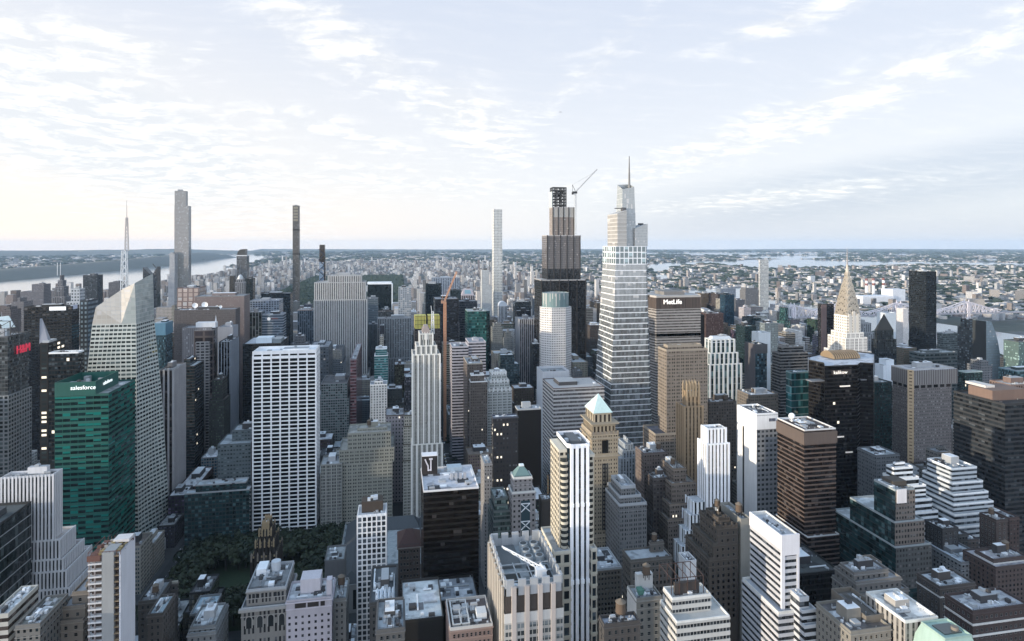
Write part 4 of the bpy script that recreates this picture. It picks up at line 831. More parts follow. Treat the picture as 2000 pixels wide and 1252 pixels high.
# low stone group north of the library
b('limestone_office_building', 'large beige limestone office building with paired windows and stepped wings facing the park', 716, 679, 763, 846, 36, 'pair', (.36, .355, .29), glass=(.04, .045, .045), bay=5.4, fl=4, ww=.6, wh=.46, blind=.18, dn=((878, 9, 4, 2, 10), (905, 17, 2, 3, 16)), up=((838, 10, 4, 10, 8),), tank=True, roof=(.36, .36, .34), n=7, par=1.6)
b('limestone_wing', 'lower limestone wing with tall arched window bays next to the white slab', 708, 626, 668, 908, 30, 'trip', (.36, .36, .32), glass=(.04, .045, .05), bay=6, ww=.62, wh=.7, roof=(.4, .42, .44), n=6)
b('office_tower', 'pinkish grey plain walled tower with small square windows behind the limestone building', 770, 753, 789, 812, 36, 'punch', (.42, .38, .40), glass=(.05, .05, .055), bay=4, fl=4.6, ww=.4, wh=.42, n=6, pc=(.2, .16, .14))
b('setback_building', 'narrow cream building in three stacked steps beside the cream setback tower', 728, 788, 817, 833, 22, 'pair', (.46, .45, .39), glass=(.04, .045, .045), bay=4.8, dn=((868, .3, .4, 3, 2), (900, .5, .6, 6, 4)), up=((812, 1, 1, 2, 2),), pc=(.17, .14, .10))
b('blue_grey_block', 'low blue grey block with roof plant, tucked in beside the white slab', 725, 425, 490, 868, 40, 'punch', (.17, .22, .24), bay=3.2, fl=4.2, ww=.66, wh=.4, glass=(.05, .065, .075), up=((842, 12, 0, 12, 4),), n=8, roof=(.35, .39, .42))
b('glass_office_block', 'dark teal glass office block with white mechanical roof at the corner of the park', 700, 360, 487, 961, -491, 'curtain', (.05, .085, .09), glass=(.015, .04, .045), bay=3.4, fl=4.2, ww=.82, wh=.7, blind=.25, up=((938, 10, 4, 16, 6),), roof=(.50, .56, .60), n=10, lit=.006, pc='lgrey')
# ================================================================= towers east of the avenue
b('limestone_skyscraper', 'massive tan stone tower with arched upper windows, its west wall lit by the sun', 615, 1302, 1382, 684, -1285, 'pair', (.31, .25, .19), glass=(.05, .045, .042), bay=5.2, fl=3.7, ww=.6, wh=.5, blind=.25, dn=((846, 14, 3, 3, 8),), up=((676, 4, 4, 6, 6),), roof=(.12, .12, .14), n=5, cat='skyscraper', pc='sand', seed=3, par=2)
def gold_tower():
    root, t = b('gothic_tower', 'slender golden brick gothic tower with pinnacled top in front of the massive tan tower', 530, 1337, 1372, 795, -1322, 'vert', (.40, .27, .13), glass=(.05, .04, .03), bay=3.6, ww=.36, wh=.7, sp=(.22, .15, .08), up=((766, 4, 2, 3, 5),), relief='v', pier=(.42, .28, .14), cat='skyscraper', bulk=False, n=0); a0, a1, c0, c1, zt = t[-1]
    m = MB()
    for k in range(5):
        q = a0+(a1-a0)*k/4
        for y in (c0, c1): m.box(q-.8, q+.8, y-.8, y+.8, zt-4, zt+7); m.add(*[(lambda v, f: (v, f))(*cone(q, y, zt+7, zt+11, 1, 6))][0])
    m.build('pinnacle', plain((.42, .30, .16)), root)['kind'] = 'stuff'
gold_tower()
def striped_white():
    Y = 470; root, t = b('striped_tower', 'bright white tower with black vertical stripes stepping down on its west side', Y, 1381, 1423, 868, -1364, 'vert', (.80, .80, .82), bay=3.4, ww=.42, wh=1.01, glass=(.02, .022, .027), relief='v', pier=(.82, .82, .84), up=((838, 1.6, 1.6, 2, 3),), bulk=True, n=3, pc='white', cat='skyscraper', roof=(.6, .6, .62))
    a0, a1, c0, c1, zt = t[0]; f = facade(COL['white'], (.02, .022, .027), ww=.42, wh=1.01, blind=.1); w = plain((.8, .8, .82))
    for k, (px, py) in enumerate(((1358, 985), (1350, 1010), (1341, 1040), (1332, 1070))):
        x = GX(px, c0-1.5*k); z = GZ(px, py, c0-1.5*k); prism('stepped_wing', root, rect(x, a0+.5, c0+3-2*k, c1+2+3*k), 0, z, f, 3.4, 3.6, cap=roofmat((.45, .47, .5))); 
        for j in range(4): yy = c0+3-2*k+(c1+2+3*k-c0-3+2*k)*j/3; blk('pier', w, root, x-.5, x+.3, yy-.7, yy+.7, 0, z+1.2)
striped_white()
def white_blade():
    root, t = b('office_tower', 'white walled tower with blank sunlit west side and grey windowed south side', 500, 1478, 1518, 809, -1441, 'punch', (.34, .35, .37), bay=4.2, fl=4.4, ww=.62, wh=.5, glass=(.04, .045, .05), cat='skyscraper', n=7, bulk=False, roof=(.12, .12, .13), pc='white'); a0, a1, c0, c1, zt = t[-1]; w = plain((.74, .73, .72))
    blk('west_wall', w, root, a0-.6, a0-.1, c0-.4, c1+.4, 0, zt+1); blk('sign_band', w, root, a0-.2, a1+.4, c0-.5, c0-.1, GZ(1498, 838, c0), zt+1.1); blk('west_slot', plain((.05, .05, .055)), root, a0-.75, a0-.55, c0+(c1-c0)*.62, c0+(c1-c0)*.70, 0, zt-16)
    m = MB()
    for k in range(5): x = GX(1502+k*2.6, c0); m.box(x-.3, x+.5, c0-.8, c0-.4, GZ(1500, 823, c0), GZ(1500, 817, c0))
    m.build('sign_lettering', plain((.12, .13, .2)), root)
white_blade()
b('office_tower', 'reddish brown tower with window bands and white roof, sunlit on its west wall', 440, 1571, 1632, 840, -1519, 'thin', (.185, .125, .098), glass=(.014, .012, .012), wh=.68, fl=3.7, bay=3, blind=.12, relief='h', span=(.19, .125, .098), roof=(.74, .74, .74), n=12, cat='skyscraper', bulk=False, pc=(.6, .6, .6), dn=((1048, 0, 0, 4, 3),))
def brown_crown():
    root, t = THINGS['reddish brown tower with window bands and white roof, sunlit on its west wall']; a0, a1, c0, c1, zt = t[-1]
    blk('crown_band', plain((.19, .135, .11)), root, a0-.9, a1+.9, c0-.9, c1+.9, GZ(1600, 866, c0), zt-1.3)
    z = zt+1; m = MB().cyl(a0+5, c1-12, z, z+3, .8, n=8); m.build('ball_mast', plain((.7, .7, .7)), root); bm = bmesh.new(); bmesh.ops.create_uvsphere(bm, u_segments=14, v_segments=10, radius=2.6); me = bpy.data.meshes.new('radar_ball'); bm.to_mesh(me); bm.free(); me.materials.append(plain((.85, .86, .86), .4)); o = bpy.data.objects.new('radar_ball', me); C.objects.link(o); o.parent = root; o.location = (a0+5-root.location[0], c1-12-root.location[1], z+4.5)
brown_crown()
def black_angular():
    root = thing('black_glass_tower', 'big black angular tower with lit sign and bronze ribbed vault on its roof', 'skyscraper', (GX(1640, 570), 580, 0))
    P = [(GX(1611, 556), 556), (GX(1675, 556), 556), (GX(1680, 566), 566), (GX(1706, 560), 560), (GX(1708, 612), 612), (GX(1640, 640), 640), (GX(1582, 608), 608), (GX(1579, 590), 590), (GX(1609, 572), 572)]
    zt = GZ(1640, 716, 556); f = facade((.018, .016, .016), (.008, .008, .009), ww=1.01, wh=.66, blind=.04, ior=1.32, lit=.0025, jit=.02)
    prism('facade', root, P, 0, zt, f, 2.4, 3.9); roof_slab(root, P, zt, roofmat((.5, .53, .58))); k = len(P)
    m = MB(); m.add([(x, y, zt-1) for x, y in P]+[(x, y, zt+1.4) for x, y in P], [(i, (i+1) % k, k+(i+1) % k, k+i) for i in range(k)]); m.build('parapet', plain((.03, .03, .03)), root)
    blk('sign_panel', plain((.07, .05, .045)), root, GX(1624, 556), GX(1662, 556), 555.4, 555.8, GZ(1640, 732, 556), GZ(1640, 722, 556)); text(root, 'kalikow', (GX(1642, 555), 555.2, GZ(1642, 727.5, 555)), 4.9, 0, emis((1, .93, .85), .35), .1, 'sign_lettering', sx=1.05)
    for px, py, w in ((1650, 754, 10), (1640, 853, 8), (1658, 883, 7)): blk('lit_window_row', emis((.8, .74, .68), .15), root, GX(px-w, 556), GX(px+w, 556), 555.5, 555.9, GZ(px, py+1.3, 556), GZ(px, py-1.3, 556))
    lg = plain((.30, .31, .33), .5)
    for a, c_, py in ((1581, 1608, 744), (1678, 1703, 741)): blk('ledge', lg, root, GX(a, 566), GX(c_, 566), 563, 572, GZ(a, py+1, 566), GZ(a, py-1, 566))
    y = 588; x0, x1 = GX(1629, y), GX(1682, y); m = MB(); n = 14; nr = 12
    for r in range(nr):
        xa = x0+(x1-x0)*r/nr; xb = xa+(x1-x0)/nr*.55
        v = [(x, y+11-11*cos(pi*i/n), zt+1+7.5*sin(pi*i/n)) for x in (xa, xb) for i in range(n+1)]; k = n+1
        m.add(v, [(i, i+1, k+i+1, k+i) for i in range(n)]+[tuple(range(k)), tuple(range(2*k-1, k-1, -1))])
    m.build('vault_rib', plain((.50, .33, .16), .35, metal=.4), root)['kind'] = 'stuff'
    v = [(x, y+10.5-9.9*cos(pi*i/n), zt+1+6.7*sin(pi*i/n)) for x in (x0+.5, x1-.5) for i in range(n+1)]; k = n+1
    meshobj('vault', v, [(i, i+1, k+i+1, k+i) for i in range(n)]+[tuple(range(k)), tuple(range(2*k-1, k-1, -1))], plain((.13, .08, .05), .5), root)
    BOXES.append((P[0][0]-8, P[3][0], 560, 610, 0, zt, root.name)); THINGS[root['label']] = (root, [[P[0][0], P[3][0], 556, 610, zt]])
black_angular()
b('banded_office_tower', 'dark grey tower with thin zigzag pale bands beside the black angular tower', 760, 1524, 1578, 690, -1508, 'band', (.26, .25, .24), glass=(.022, .024, .026), wh=.62, fl=4.2, blind=.08, up=((678, 5, 3, 5, 5),), roof=(.14, .14, .15), cat='skyscraper')
b('teal_glass_tower', 'teal glass tower with pale floor bands at the side of the black angular tower', 640, 1546, 1581, 728, -1535, 'thin', (.22, .36, .38), glass=(.02, .085, .095), wh=.86, fl=8.2, ior=1.7, roof=(.55, .58, .62), n=6)
def white_lattice():
    root, t = b('post_modern_tower', 'white latticed tower with chamfered crown beside the massive tan tower', 700, 1388, 1440, 690, -1372, 'vert', (.52, .54, .54), bay=6.4, ww=.62, wh=.86, fl=8, glass=(.03, .055, .06), sp=(.2, .25, .26), up=((664, 2.5, 3, 2, 3),), dn=((712, 2, 4, 2, 3),), relief='v', pier=(.56, .58, .58), roof=(.5, .52, .55), n=4, pc='bone', cat='skyscraper'); a0, a1, c0, c1, zt = t[-1]
    meshobj('sloped_crown', [(a0-.4, c0-.4, zt-3), (a1+.4, c0-.4, zt-3), (a1+.4, c1, zt-3), (a0-.4, c1, zt-3), (a0+4, c0+4, zt+4), (a1-4, c0+4, zt+4), (a1-4, c1-4, zt+4), (a0+4, c1-4, zt+4)], BF[:5], plain((.52, .56, .60)), root)
white_lattice()
b('stone_hotel_block', 'long low brown stone block with cluttered roof beneath the white latticed tower', 640, 1384, 1438, 786, -1370, 'punch', (.17, .135, .11), glass=(.04, .04, .04), n=12, tank=True, roof=(.16, .14, .13), bay=3.2)
b('stone_hotel_block', 'brown stone block with arched cornice and white roof huts beside the zigzag banded tower', 660, 1466, 1520, 772, -1440, 'pair', (.26, .22, .18), glass=(.05, .05, .05), n=12, roof=(.5, .5, .52), tank=True)
b('office_slab', 'grey brown blank slab with blue glass front below a grey sign band', 820, 1475, 1498, 690, -1455, 'glass', (.07, .11, .14), glass=(.04, .075, .095), bay=3, roof=(.2, .2, .2), up=((674, .1, .1, .1, .1),), cat='skyscraper')
def slab_wall():
    root, t = THINGS['grey brown blank slab with blue glass front below a grey sign band']; a0, a1, c0, c1, zt = t[-1]; blk('blank_wall', plain((.20, .18, .19)), root, a0-.7, a0-.1, c0-.5, c1+.3, 0, zt+1.5); blk('sign_band', plain((.15, .15, .16)), root, a0-.2, a1+.5, c0-.7, c0-.1, GZ(1486, 690, c0), zt+1.4)
slab_wall()
b('dark_glass_tower', 'dark green black tower with pale roof plant behind the white latticed tower', 930, 1455, 1477, 638, -1437, 'curtain', (.02, .045, .05), glass=(.012, .028, .032), blind=.05, cat='skyscraper', roof=(.4, .5, .48), n=3)
b('dark_glass_tower', 'black glass block rising right behind the dark green tower', 1080, 1466, 1486, 622, 30, 'curtain', (.02, .04, .05), glass=(.012, .026, .034))
b('white_wall_tower', 'tower with a bright blank white wall and dark striped side', 880, 1482, 1505, 651, -1468, 'blank', (.62, .66, .68), bulk=False, n=3)
b('textured_tower', 'pale green grey mottled apartment tower behind the bright blank wall', 1010, 1494, 1520, 632, 30, 'grid', (.24, .29, .31), glass=(.10, .13, .14), bay=3, fl=4, ww=.6, wh=.6)
b('brick_tower', 'red brown brick tower with a flat white roof beside the concrete slab with company sign', 1010, 1379, 1413, 613, -1376, 'fine', (.155, .085, .08), glass=(.06, .05, .05), roof=(.55, .55, .57), n=4, cat='skyscraper')
b('dark_office_tower', 'narrow black strip tower squeezed beside the red brown brick tower', 1016, 1367, 1376, 616, 30, 'blank', (.025, .03, .035))
b('blue_glass_tower', 'plain deep blue box tower', 1500, 1416, 1434, 576, 26, 'curtain', (.02, .055, .085), glass=(.014, .04, .065), blind=.05, cat='skyscraper', n=1)
b('apartment_tower', 'brown apartment tower beside the plain deep blue box', 1560, 1437, 1455, 586, 26, 'fine', (.16, .17, .20), glass=(.06, .07, .09))
b('apartment_tower', 'tall broad taupe apartment block beside the slender white mullioned tower', 1650, 1456, 1482, 567, 30, 'fine', (.22, .22, .23), glass=(.08, .09, .10), up=((563, 2, 2, 2, 2),))
b('apartment_tower', 'light pink apartment block in front of the tall broad taupe block', 1420, 1453, 1467, 602, 24, 'punch', (.46, .42, .44))
b('apartment_tower', 'white grey twin faced apartment slab with vertical balcony shadows', 1560, 1521, 1546, 604, -1500, 'vert', (.50, .51, .54), bay=5.5, ww=.5, wh=.8, sp=(.22, .25, .29), glass=(.12, .14, .17), up=((597, 4, 6, 3, 3),))
b('apartment_tower', 'wide blue grey apartment tower with dark cap beyond the plain deep blue box', 1900, 1407, 1437, 564, 30, 'fine', (.24, .29, .36), glass=(.10, .13, .17))
b('brown_black_tower', 'tall black tower with one blank dusty pink wall beside the steel crowned spire', 950, 1604, 1629, 595, -1597, 'curtain', (.03, .03, .035), glass=(.016, .017, .02), cat='skyscraper', n=2)
def pinkwall():
    root, t = THINGS['tall black tower with one blank dusty pink wall beside the steel crowned spire']; a0, a1, c0, c1, zt = t[-1]; blk('blank_wall', plain((.27, .17, .155)), root, a0-.3, GX(1614, c0), c0-.7, c0-.1, 0, zt+.4)
pinkwall()
def gothic():
    root, t = b('gothic_tower', 'dark pointed tower with steep gabled roof next to the steel crowned spire', 880, 1712, 1751, 664, -1702, 'rib', (.035, .042, .05), bay=3.4, ww=.55, wh=.8, glass=(.015, .022, .028), sp=(.03, .04, .05), cat='skyscraper', bulk=False, n=0, up=((645, 3, 3, 3, 3),)); a0, a1, c0, c1, zt = t[-1]
    xm, ym = (a0+a1)/2, (c0+c1)/2; za = GZ(1731, 612, ym); meshobj('gabled_roof', [(a0, c0, zt), (a1, c0, zt), (a1, c1, zt), (a0, c1, zt), (xm, c0+3, za), (xm, c1-3, za)], [(0, 1, 4), (1, 2, 5, 4), (2, 3, 5), (3, 0, 4, 5)], plain((.05, .06, .065), .6), root)
gothic()
b('apartment_tower', 'pale ribbed stepped apartment tower between the steel crowned spire and the dark pointed tower', 960, 1682, 1708, 650, 26, 'rib', (.36, .38, .40), bay=4, ww=.45, glass=(.12, .14, .16), up=((632, 4, 4, 3, 3),), dn=((700, 6, 4, 3, 3),))
b('white_wall_tower', 'pale blue white wall just beyond the dark pointed roof', 1250, 1729, 1750, 612, 26, 'blank', (.55, .62, .68), bulk=False, n=1)
b('apartment_tower', 'dark tower with bright reflecting window stacks and black cap above the river', 850, 1893, 1912, 640, -1870, 'grid', (.075, .085, .095), glass=(.05, .065, .075), bay=3.6, fl=4, ww=.76, wh=.6, ior=2.0, blind=.4, cat='skyscraper', up=((625, 2, 4, 3, 4),), bulk=False, n=2)
def un_slab():
    Y = 800; x0, x1 = GX(1926, Y), GX(1953, Y); root = thing('curved_glass_slab', 'blue grey glass slab with a curved sloping shoulder above the river', 'skyscraper', ((x0+x1)/2, Y, 0)); n = 8; zt, zs = GZ(1935, 628, Y), GZ(1935, 700, Y)
    pts = [(x0, 0), (x1, 0), (x1, zs)]+[(x1-(x1-x0)*.72*sin(pi/2*i/n)**1.3, zs+(zt-zs)*(1-cos(pi/2*i/n)) if i < n else zt) for i in range(1, n+1)]+[(x0, zt)]
    pts = [(x0, 0), (x1, 0)]+[(x1-(x1-x0)*.62*(i/n)**1.8, zs+(zt-zs)*(i/n)) for i in range(n+1)]+[(x0, zt+1)]
    k = len(pts); D = 22; v = [(p[0], Y, p[1]) for p in pts]+[(p[0], Y+D, p[1]) for p in pts]
    fc = [tuple(range(k)), tuple(range(2*k-1, k-1, -1))]+[((i+1) % k, i, k+i, k+(i+1) % k) for i in range(k)]
    uv = [[((v[i][0])/3, v[i][2]/4) for i in fc[0]], [((v[i][0])/3, v[i][2]/4) for i in fc[1]]]+[[(v[i][1]/3, v[i][2]/4) for i in q] for q in fc[2:]]
    meshobj('facade', v, fc, facade((.24, .30, .34), (.20, .26, .30), ww=.9, wh=.8, ior=1.7, blind=.03, jit=.008), root, uvs=uv); blk('dark_edge', plain((.05, .065, .075)), root, x0-.6, x0-.1, Y-.3, Y+D+.3, 0, zt+.5)
    BOXES.append((x0, x1, Y, Y+D, 0, zt, root.name)); THINGS[root['label']] = (root, [[x0, x1, Y, Y+D, zt]])
un_slab()
b('glass_hotel_tower', 'teal glass tower with bright reflection, cut by the eastern edge of the view', 760, 1990, 2040, 668, -1960, 'glass', (.13, .19, .19), glass=(.09, .14, .135), ior=1.8, n=2)
b('glass_hotel_tower', 'lower sloping teal glass block in front of the one cut by the edge', 720, 1985, 2060, 724, -1950, 'glass', (.05, .10, .11), glass=(.03, .065, .075), ior=1.8, n=2, pc=(.2, .36, .42))
b('office_block', 'low green grey block with pale roof rim at the foot of black box tower', 900, 1800, 1872, 690, -1776, 'band', (.17, .21, .21), glass=(.04, .055, .06), fl=6, roof=(.3, .33, .34))
b('apartment_tower', 'dark green grey banded slab beside the black box tower', 960, 1842, 1872, 652, -1830, 'band', (.14, .18, .19), glass=(.05, .065, .07))
b('green_roofed_block', 'dark green block with white zigzag roof trim behind the tan ribbed tower', 700, 1885, 1919, 727, -1872, 'curtain', (.03, .06, .06), glass=(.015, .035, .035), pc=(.4, .5, .48), lit=.01)
b('stone_tower', 'small grey stone tower behind the brown topped dark slab', 720, 1917, 1938, 716, 22, 'punch', (.24, .25, .27), up=((706, 3, 3, 3, 3),))
def tan_chamfer():
    Y = 600; x1 = GX(1870, Y); xc = GX(1785, Y); xw = xc; yb = GY(1741, xc-4); c = 4.4
    root = thing('concrete_tower', 'tan concrete tower with deep ribbed crown and polished chamfered corner', 'skyscraper', ((xc+x1)/2, Y+20, 0)); zt, zc, zs = GZ(1826, 722, Y), GZ(1826, 750, Y), GZ(1826, 757, Y)
    P = [(xc, Y), (x1, Y), (x1, yb), (xc-c, yb), (xc-c, Y+c)]; S = [(xc+.3, Y+.9), (x1-7, Y+.9), (x1-7, yb-1), (xc-c+.9, yb-1), (xc-c+.9, Y+c+.3)]
    prism('facade', root, S, 0, zs, facade((.26, .235, .225), (.10, .095, .10), ww=.5, wh=.46, blind=.35), 2.6, 3.6)
    prism('recessed_floor', root, S, zs, zc, facade((.28, .26, .25), (.015, .015, .015), ww=.7, wh=1.01, blind=0), 8, zc-zs); prism('crown', root, P, zc, zt, facade((.36, .34, .325), (.13, .12, .12), ww=.5, wh=1.01, blind=0, jit=0), 3.0, zt-zc, cap=roofmat((.42, .41, .42)))
    prism('crown_soffit', root, P, zc-.6, zc, plain((.3, .28, .27)), 3, 3)
    parapet(root, xc-c, x1, Y+c, yb, zt, .9, plain((.5, .47, .45))); roofkit(root, xc+8, x1-6, Y+8, yb-6, zt, random.Random(2), plain((.42, .41, .42)), n=8)
    pol = facade((.62, .44, .24), (.12, .09, .06), ww=.45, wh=.35, blind=.1, jit=0); meshobj('polished_corner', [(xc-c-.05, Y+c-.1, 0), (xc-.05, Y-.1, 0), (xc-.05, Y-.1, zt+.3), (xc-c-.05, Y+c-.1, zt+.3)], [(0, 1, 2, 3)], pol, root, uvs=[[(0, 0), (1, 0), (1, 46), (0, 46)]])  # orange sunset gleam on the chamfer, painted as its wall colour
    BOXES.append((xc-c, x1, Y, yb, 0, zt, root.name)); THINGS[root['label']] = (root, [[xc, x1, Y, yb, zt]])
tan_chamfer()
b('green_glass_block', 'dark green glass block between the black angular tower and the tan ribbed tower', 690, 1706, 1742, 748, 30, 'curtain', (.02, .05, .05), glass=(.012, .035, .036), blind=.05, roof=(.22, .25, .26), n=5)
b('white_slim_tower', 'slim white blank tower with lower white shoulder above the dark green glass block', 790, 1731, 1746, 704, 14, 'blank', (.66, .72, .78), bulk=False, n=0, dn=((714, 6, 0, 1, 1),))
def dark_slab_east():
    root, t = b('dark_office_tower', 'dark slate slab with pale floor bands and brown penthouse at the eastern edge', 440, 1963, 2040, 789, -1863, 'band', (.055, .06, .068), glass=(.018, .022, .026), wh=.6, fl=4, blind=.08, relief='h', span=(.058, .063, .072), bulk=False, n=5, roof=(.12, .12, .13), cat='skyscraper'); a0, a1, c0, c1, zt = t[-1]
    Y2 = c0+14; x0 = GX(1970, Y2); blk('penthouse', plain((.30, .18, .13)), root, a0+3, a1-3, Y2, c1-12, zt, zt+9); ac_unit(root, a0+12, Y2+20, zt+9, 10, 20, 2, plain((.6, .55, .5)))
dark_slab_east()
b('apartment_block', 'brown apartment block with white oval roof tank above the dark slate slab', 560, 1975, 2030, 752, -1966, 'vert', (.30, .19, .15), bay=3, ww=.5, glass=(.05, .04, .04), roof=(.7, .62, .56))
# ------------------------------------------------------------- stone and brick of the nearer east side
b('setback_tower', 'grey beige masonry tower with slim water tank tower behind the white ziggurat', 520, 1832, 1859, 884, -1808, 'pair', (.27, .26, .24), glass=(.05, .055, .06), up=((874, 8, 2, 6, 4),), dn=((925, 4, 2, 3, 4),))
b('ziggurat_building', 'white ziggurat building with dark window bands and a boxy white top', 440, 1860, 1908, 915, -1851, 'band', (.50, .54, .58), glass=(.05, .06, .07), wh=.45, fl=4.2, pc='white', roof=(.3, .33, .35), up=(),
  dn=((943, 2, 4, 2, 3), (965, 4, 6, 5, 5), (985, 6, 9, 7, 7), (1005, 8, 12, 10, 9), (1030, 10, 15, 12, 12), (1062, 12, 18, 15, 14)), bulk=True)
b('ziggurat_building', 'white and black banded stepped block behind the stepped dark glass building', 450, 1746, 1783, 914, -1731, 'band', (.62, .66, .70), glass=(.03, .035, .04), wh=.5, fl=4.4, pc='white', dn=((935, 1, 4, 2, 3), (952, 2, 9, 4, 5), (980, 3, 13, 6, 8), (1005, 4, 17, 8, 10)), up=((905, 4, 5, 3, 3),))
b('masonry_block', 'grey stone block with white roof frames in the gap below the dark green glass block', 520, 1712, 1757, 890, -1706, 'pair', (.22, .24, .26), glass=(.05, .055, .06), roof=(.5, .54, .57), n=10)
def stepped_glass():
    root, t = b('stepped_glass_building', 'dark teal glass building in long terraces with a tan windowed end wall', 385, 1748, 1786, 957, -1707, 'thin', (.04, .065, .072), glass=(.012, .03, .034), wh=.8, fl=3.8, blind=.12, dn=((1019, 2.5, 6, 2, 22), (1068, 3.5, 10, 4, 40)), up=(), pc=(.35, .40, .42), roof=(.5, .54, .57), n=6, bulk=False, cat='building')
    for i, (a0, a1, c0, c1, zt) in enumerate(t):
        zb = t[i-1][4] if i else 70
        prism('end_wall', root, rect(a0+.4, a1+.2, c0-.45, c0-.05), zb+.5, zt-.3, facade((.27, .22, .185) if i else (.15, .16, .16), (.05, .05, .05), ww=.6, wh=.5, blind=.2), 2.4, 3.8)
    a0, a1, c0, c1, zt = t[-1]; blk('roof_screen', plain((.13, .105, .08)), root, a0+4, a1-1, c0+6, c1-3, zt, zt+4); w = plain((.6, .62, .63), .5)
    for k in range(5): MB().cyl(a0+2.6, c0+6+(c1-c0-10)*k/4, zt-.3, zt+1.6, 2.1, n=16).build('cooling_fan', w, root)
    blk('blank_wall', plain((.66, .62, .62)), root, a0+1, a0+(a1-a0)*.55, c0-.9, c0-.5, zt-9, zt+1)
stepped_glass()
b('apartment_block', 'tall brown brick apartment block with pale belt courses at the eastern edge', 400, 1946, 1968, 1017, -1913, 'punch', (.135, .095, .085), glass=(.035, .035, .035), bay=3, fl=3.2, win=True, frame=(.35, .32, .3), n=9, tank=True, roof=(.40, .38, .38))
b('apartment_block', 'narrow reddish brick apartment block just behind the one with belt courses', 415, 1972, 1991, 1013, 40, 'punch', (.16, .10, .09), glass=(.04, .04, .04), n=4, bay=3)
b('apartment_block', 'dark grey brick apartment block beside the stepped dark glass building', 392, 1841, 1872, 1034, -1807, 'punch', (.085, .085, .09), bay=3.2, fl=3.2, win=True, frame=(.3, .31, .32), n=10, roof=(.34, .37, .39))
b('apartment_block', 'lower grey apartment wing below the white ziggurat', 402, 1873, 1890, 1046, 24, 'punch', (.12, .12, .12), bay=3, n=5)
b('apartment_block', 'low brown apartment wing in front of the white ziggurat', 405, 1891, 1912, 1056, 24, 'punch', (.15, .12, .11), bay=3, n=4)
b('office_block', 'blue glass low block with white pipes between the black angular tower and a beige tower', 395, 1560, 1640, 1120, 40, 'curtain', (.02, .022, .024), glass=(.010, .011, .012), ior=1.3, roof=(.06, .065, .065), n=8, blind=.03)
b('narrow_office_tower', 'narrow white office tower with stacked window bands on its short end', 300, 1527, 1559, 1051, -1466, 'band', (.46, .46, .49), glass=(.025, .03, .035), bay=2, fl=3.7, wh=.5, ww=.99, relief='h', span=(.50, .50, .53), pc='bone', roof=(.07, .08, .08), n=7, bulk=False, par=2.2, dn=((1198, 4, 2, 3, 2),), seed=12, cat='skyscraper')
def narrow_trim():
    root, t = THINGS['narrow white office tower with stacked window bands on its short end']; a0, a1, c0, c1, zt = t[-1]; w = plain((.62, .61, .64))
    z9 = t[0][4]
    blk('corner_pier', w, root, a0-.4, a0+1.6, c0-.5, c0+.6, z9, zt-8); blk('corner_pier', w, root, a1-1.0, a1+.4, c0-.5, c0+.6, z9, zt-8); blk('top_wall', w, root, a0-.5, a1+.5, c0-.6, c0+.3, zt-9, zt+2.1); blk('top_wall', w, root, a0-.6, a0-.1, c0+.3, c1+.3, zt-6, zt+2.1)
narrow_trim()
b('stepped_block', 'small stepped annex with white trimmed terraces at the foot of the narrow white tower', 292, 1562, 1580, 1170, 20, 'band', (.50, .52, .55), glass=(.03, .035, .04), wh=.5, dn=((1195, 0, 3, 2, 2), (1225, 0, 5, 4, 3)), fl=4, roof=(.4, .42, .43))
b('masonry_tower', 'plain beige wall tower with a green glass strip, tucked behind the narrow white tower', 352, 1447, 1466, 1018, -1444, 'blank', (.36, .34, .29), tank=True, n=2, bulk=False, par=2)
def deco_brick():
    root, t = b('art_deco_tower', 'brown brick art deco tower with ragged stepped top in front of white striped tower', 352, 1402, 1441, 1030, -1366, 'punch', (.155, .125, .10), bay=3.1, fl=3.6, ww=.42, wh=.5, win=True, frame=(.24, .2, .16), glass=(.04, .04, .04), up=((1014, 2, 4, 3, 5), (997, 5, 8, 7, 9)), dn=((1062, 3, 0, 0, 4), (1090, 6, 0, 0, 8)), tank=True, n=6, roof=(.10, .09, .08), par=1.8); a0, a1, c0, c1, zt = t[-3]
    m = MB(); rs = random.Random(8)
    for a0, a1, c0, c1, zt in t[-3:]:
        for k in range(9): q = a0+(a1-a0)*(k+.5)/9; h = rs.uniform(.8, 3.4); m.box(q-.6, q+.6, c0-.3, c0+.6, zt-1, zt+h); m.box(a0-.3, a0+.6, c0+(c1-c0)*(k+.5)/9-.6, c0+(c1-c0)*(k+.5)/9+.6, zt-1, zt+h*.8)
    m.build('battlement', plain((.15, .12, .095)), root)['kind'] = 'stuff'
deco_brick()
def setback_pyramid():
    b('setback_tower', 'brown masonry tower stepping up like a pyramid to a small sunlit turret', 492, 1316, 1340, 917, -1310, 'pair', (.26, .205, .165), glass=(.05, .045, .04), bay=4.6, ww=.6, wh=.5, dn=((945, 4, 7, 4, 4), (985, 7, 9, 7, 7), (1015, 10, 10, 10, 10)), tank=True, n=4, pc='tan', roof=(.2, .19, .18))
setback_pyramid()
b('ornate_building', 'ornate grey stone building with scalloped white frieze and mansard roof', 470, 1210, 1263, 986, 34, 'pair', (.27, .27, .27), glass=(.05, .055, .06), bay=4, ww=.6, wh=.55, up=((970, 1, 4, 2, 3), (952, 3, 8, 4, 6)), pc='lgrey', par=2.2, roof=(.33, .37, .41))
b('setback_tower', 'pale blue grey stepped tower with octagonal looking top beside the copper pyramid tower', 575, 1212, 1256, 895, 30, 'rib', (.37, .42, .47), bay=3, ww=.4, glass=(.12, .14, .16), up=((880, 4, 4, 3, 3), (868, 7, 8, 6, 6), (858, 11, 12, 9, 9)), bulk=False)
b('office_block', 'pinkish brown brick block with white roof huts beside the pale blue grey stepped tower', 540, 1258, 1304, 886, -1241, 'punch', (.24, .185, .165), glass=(.06, .055, .05), roof=(.4, .36, .36), n=14, tank=True)
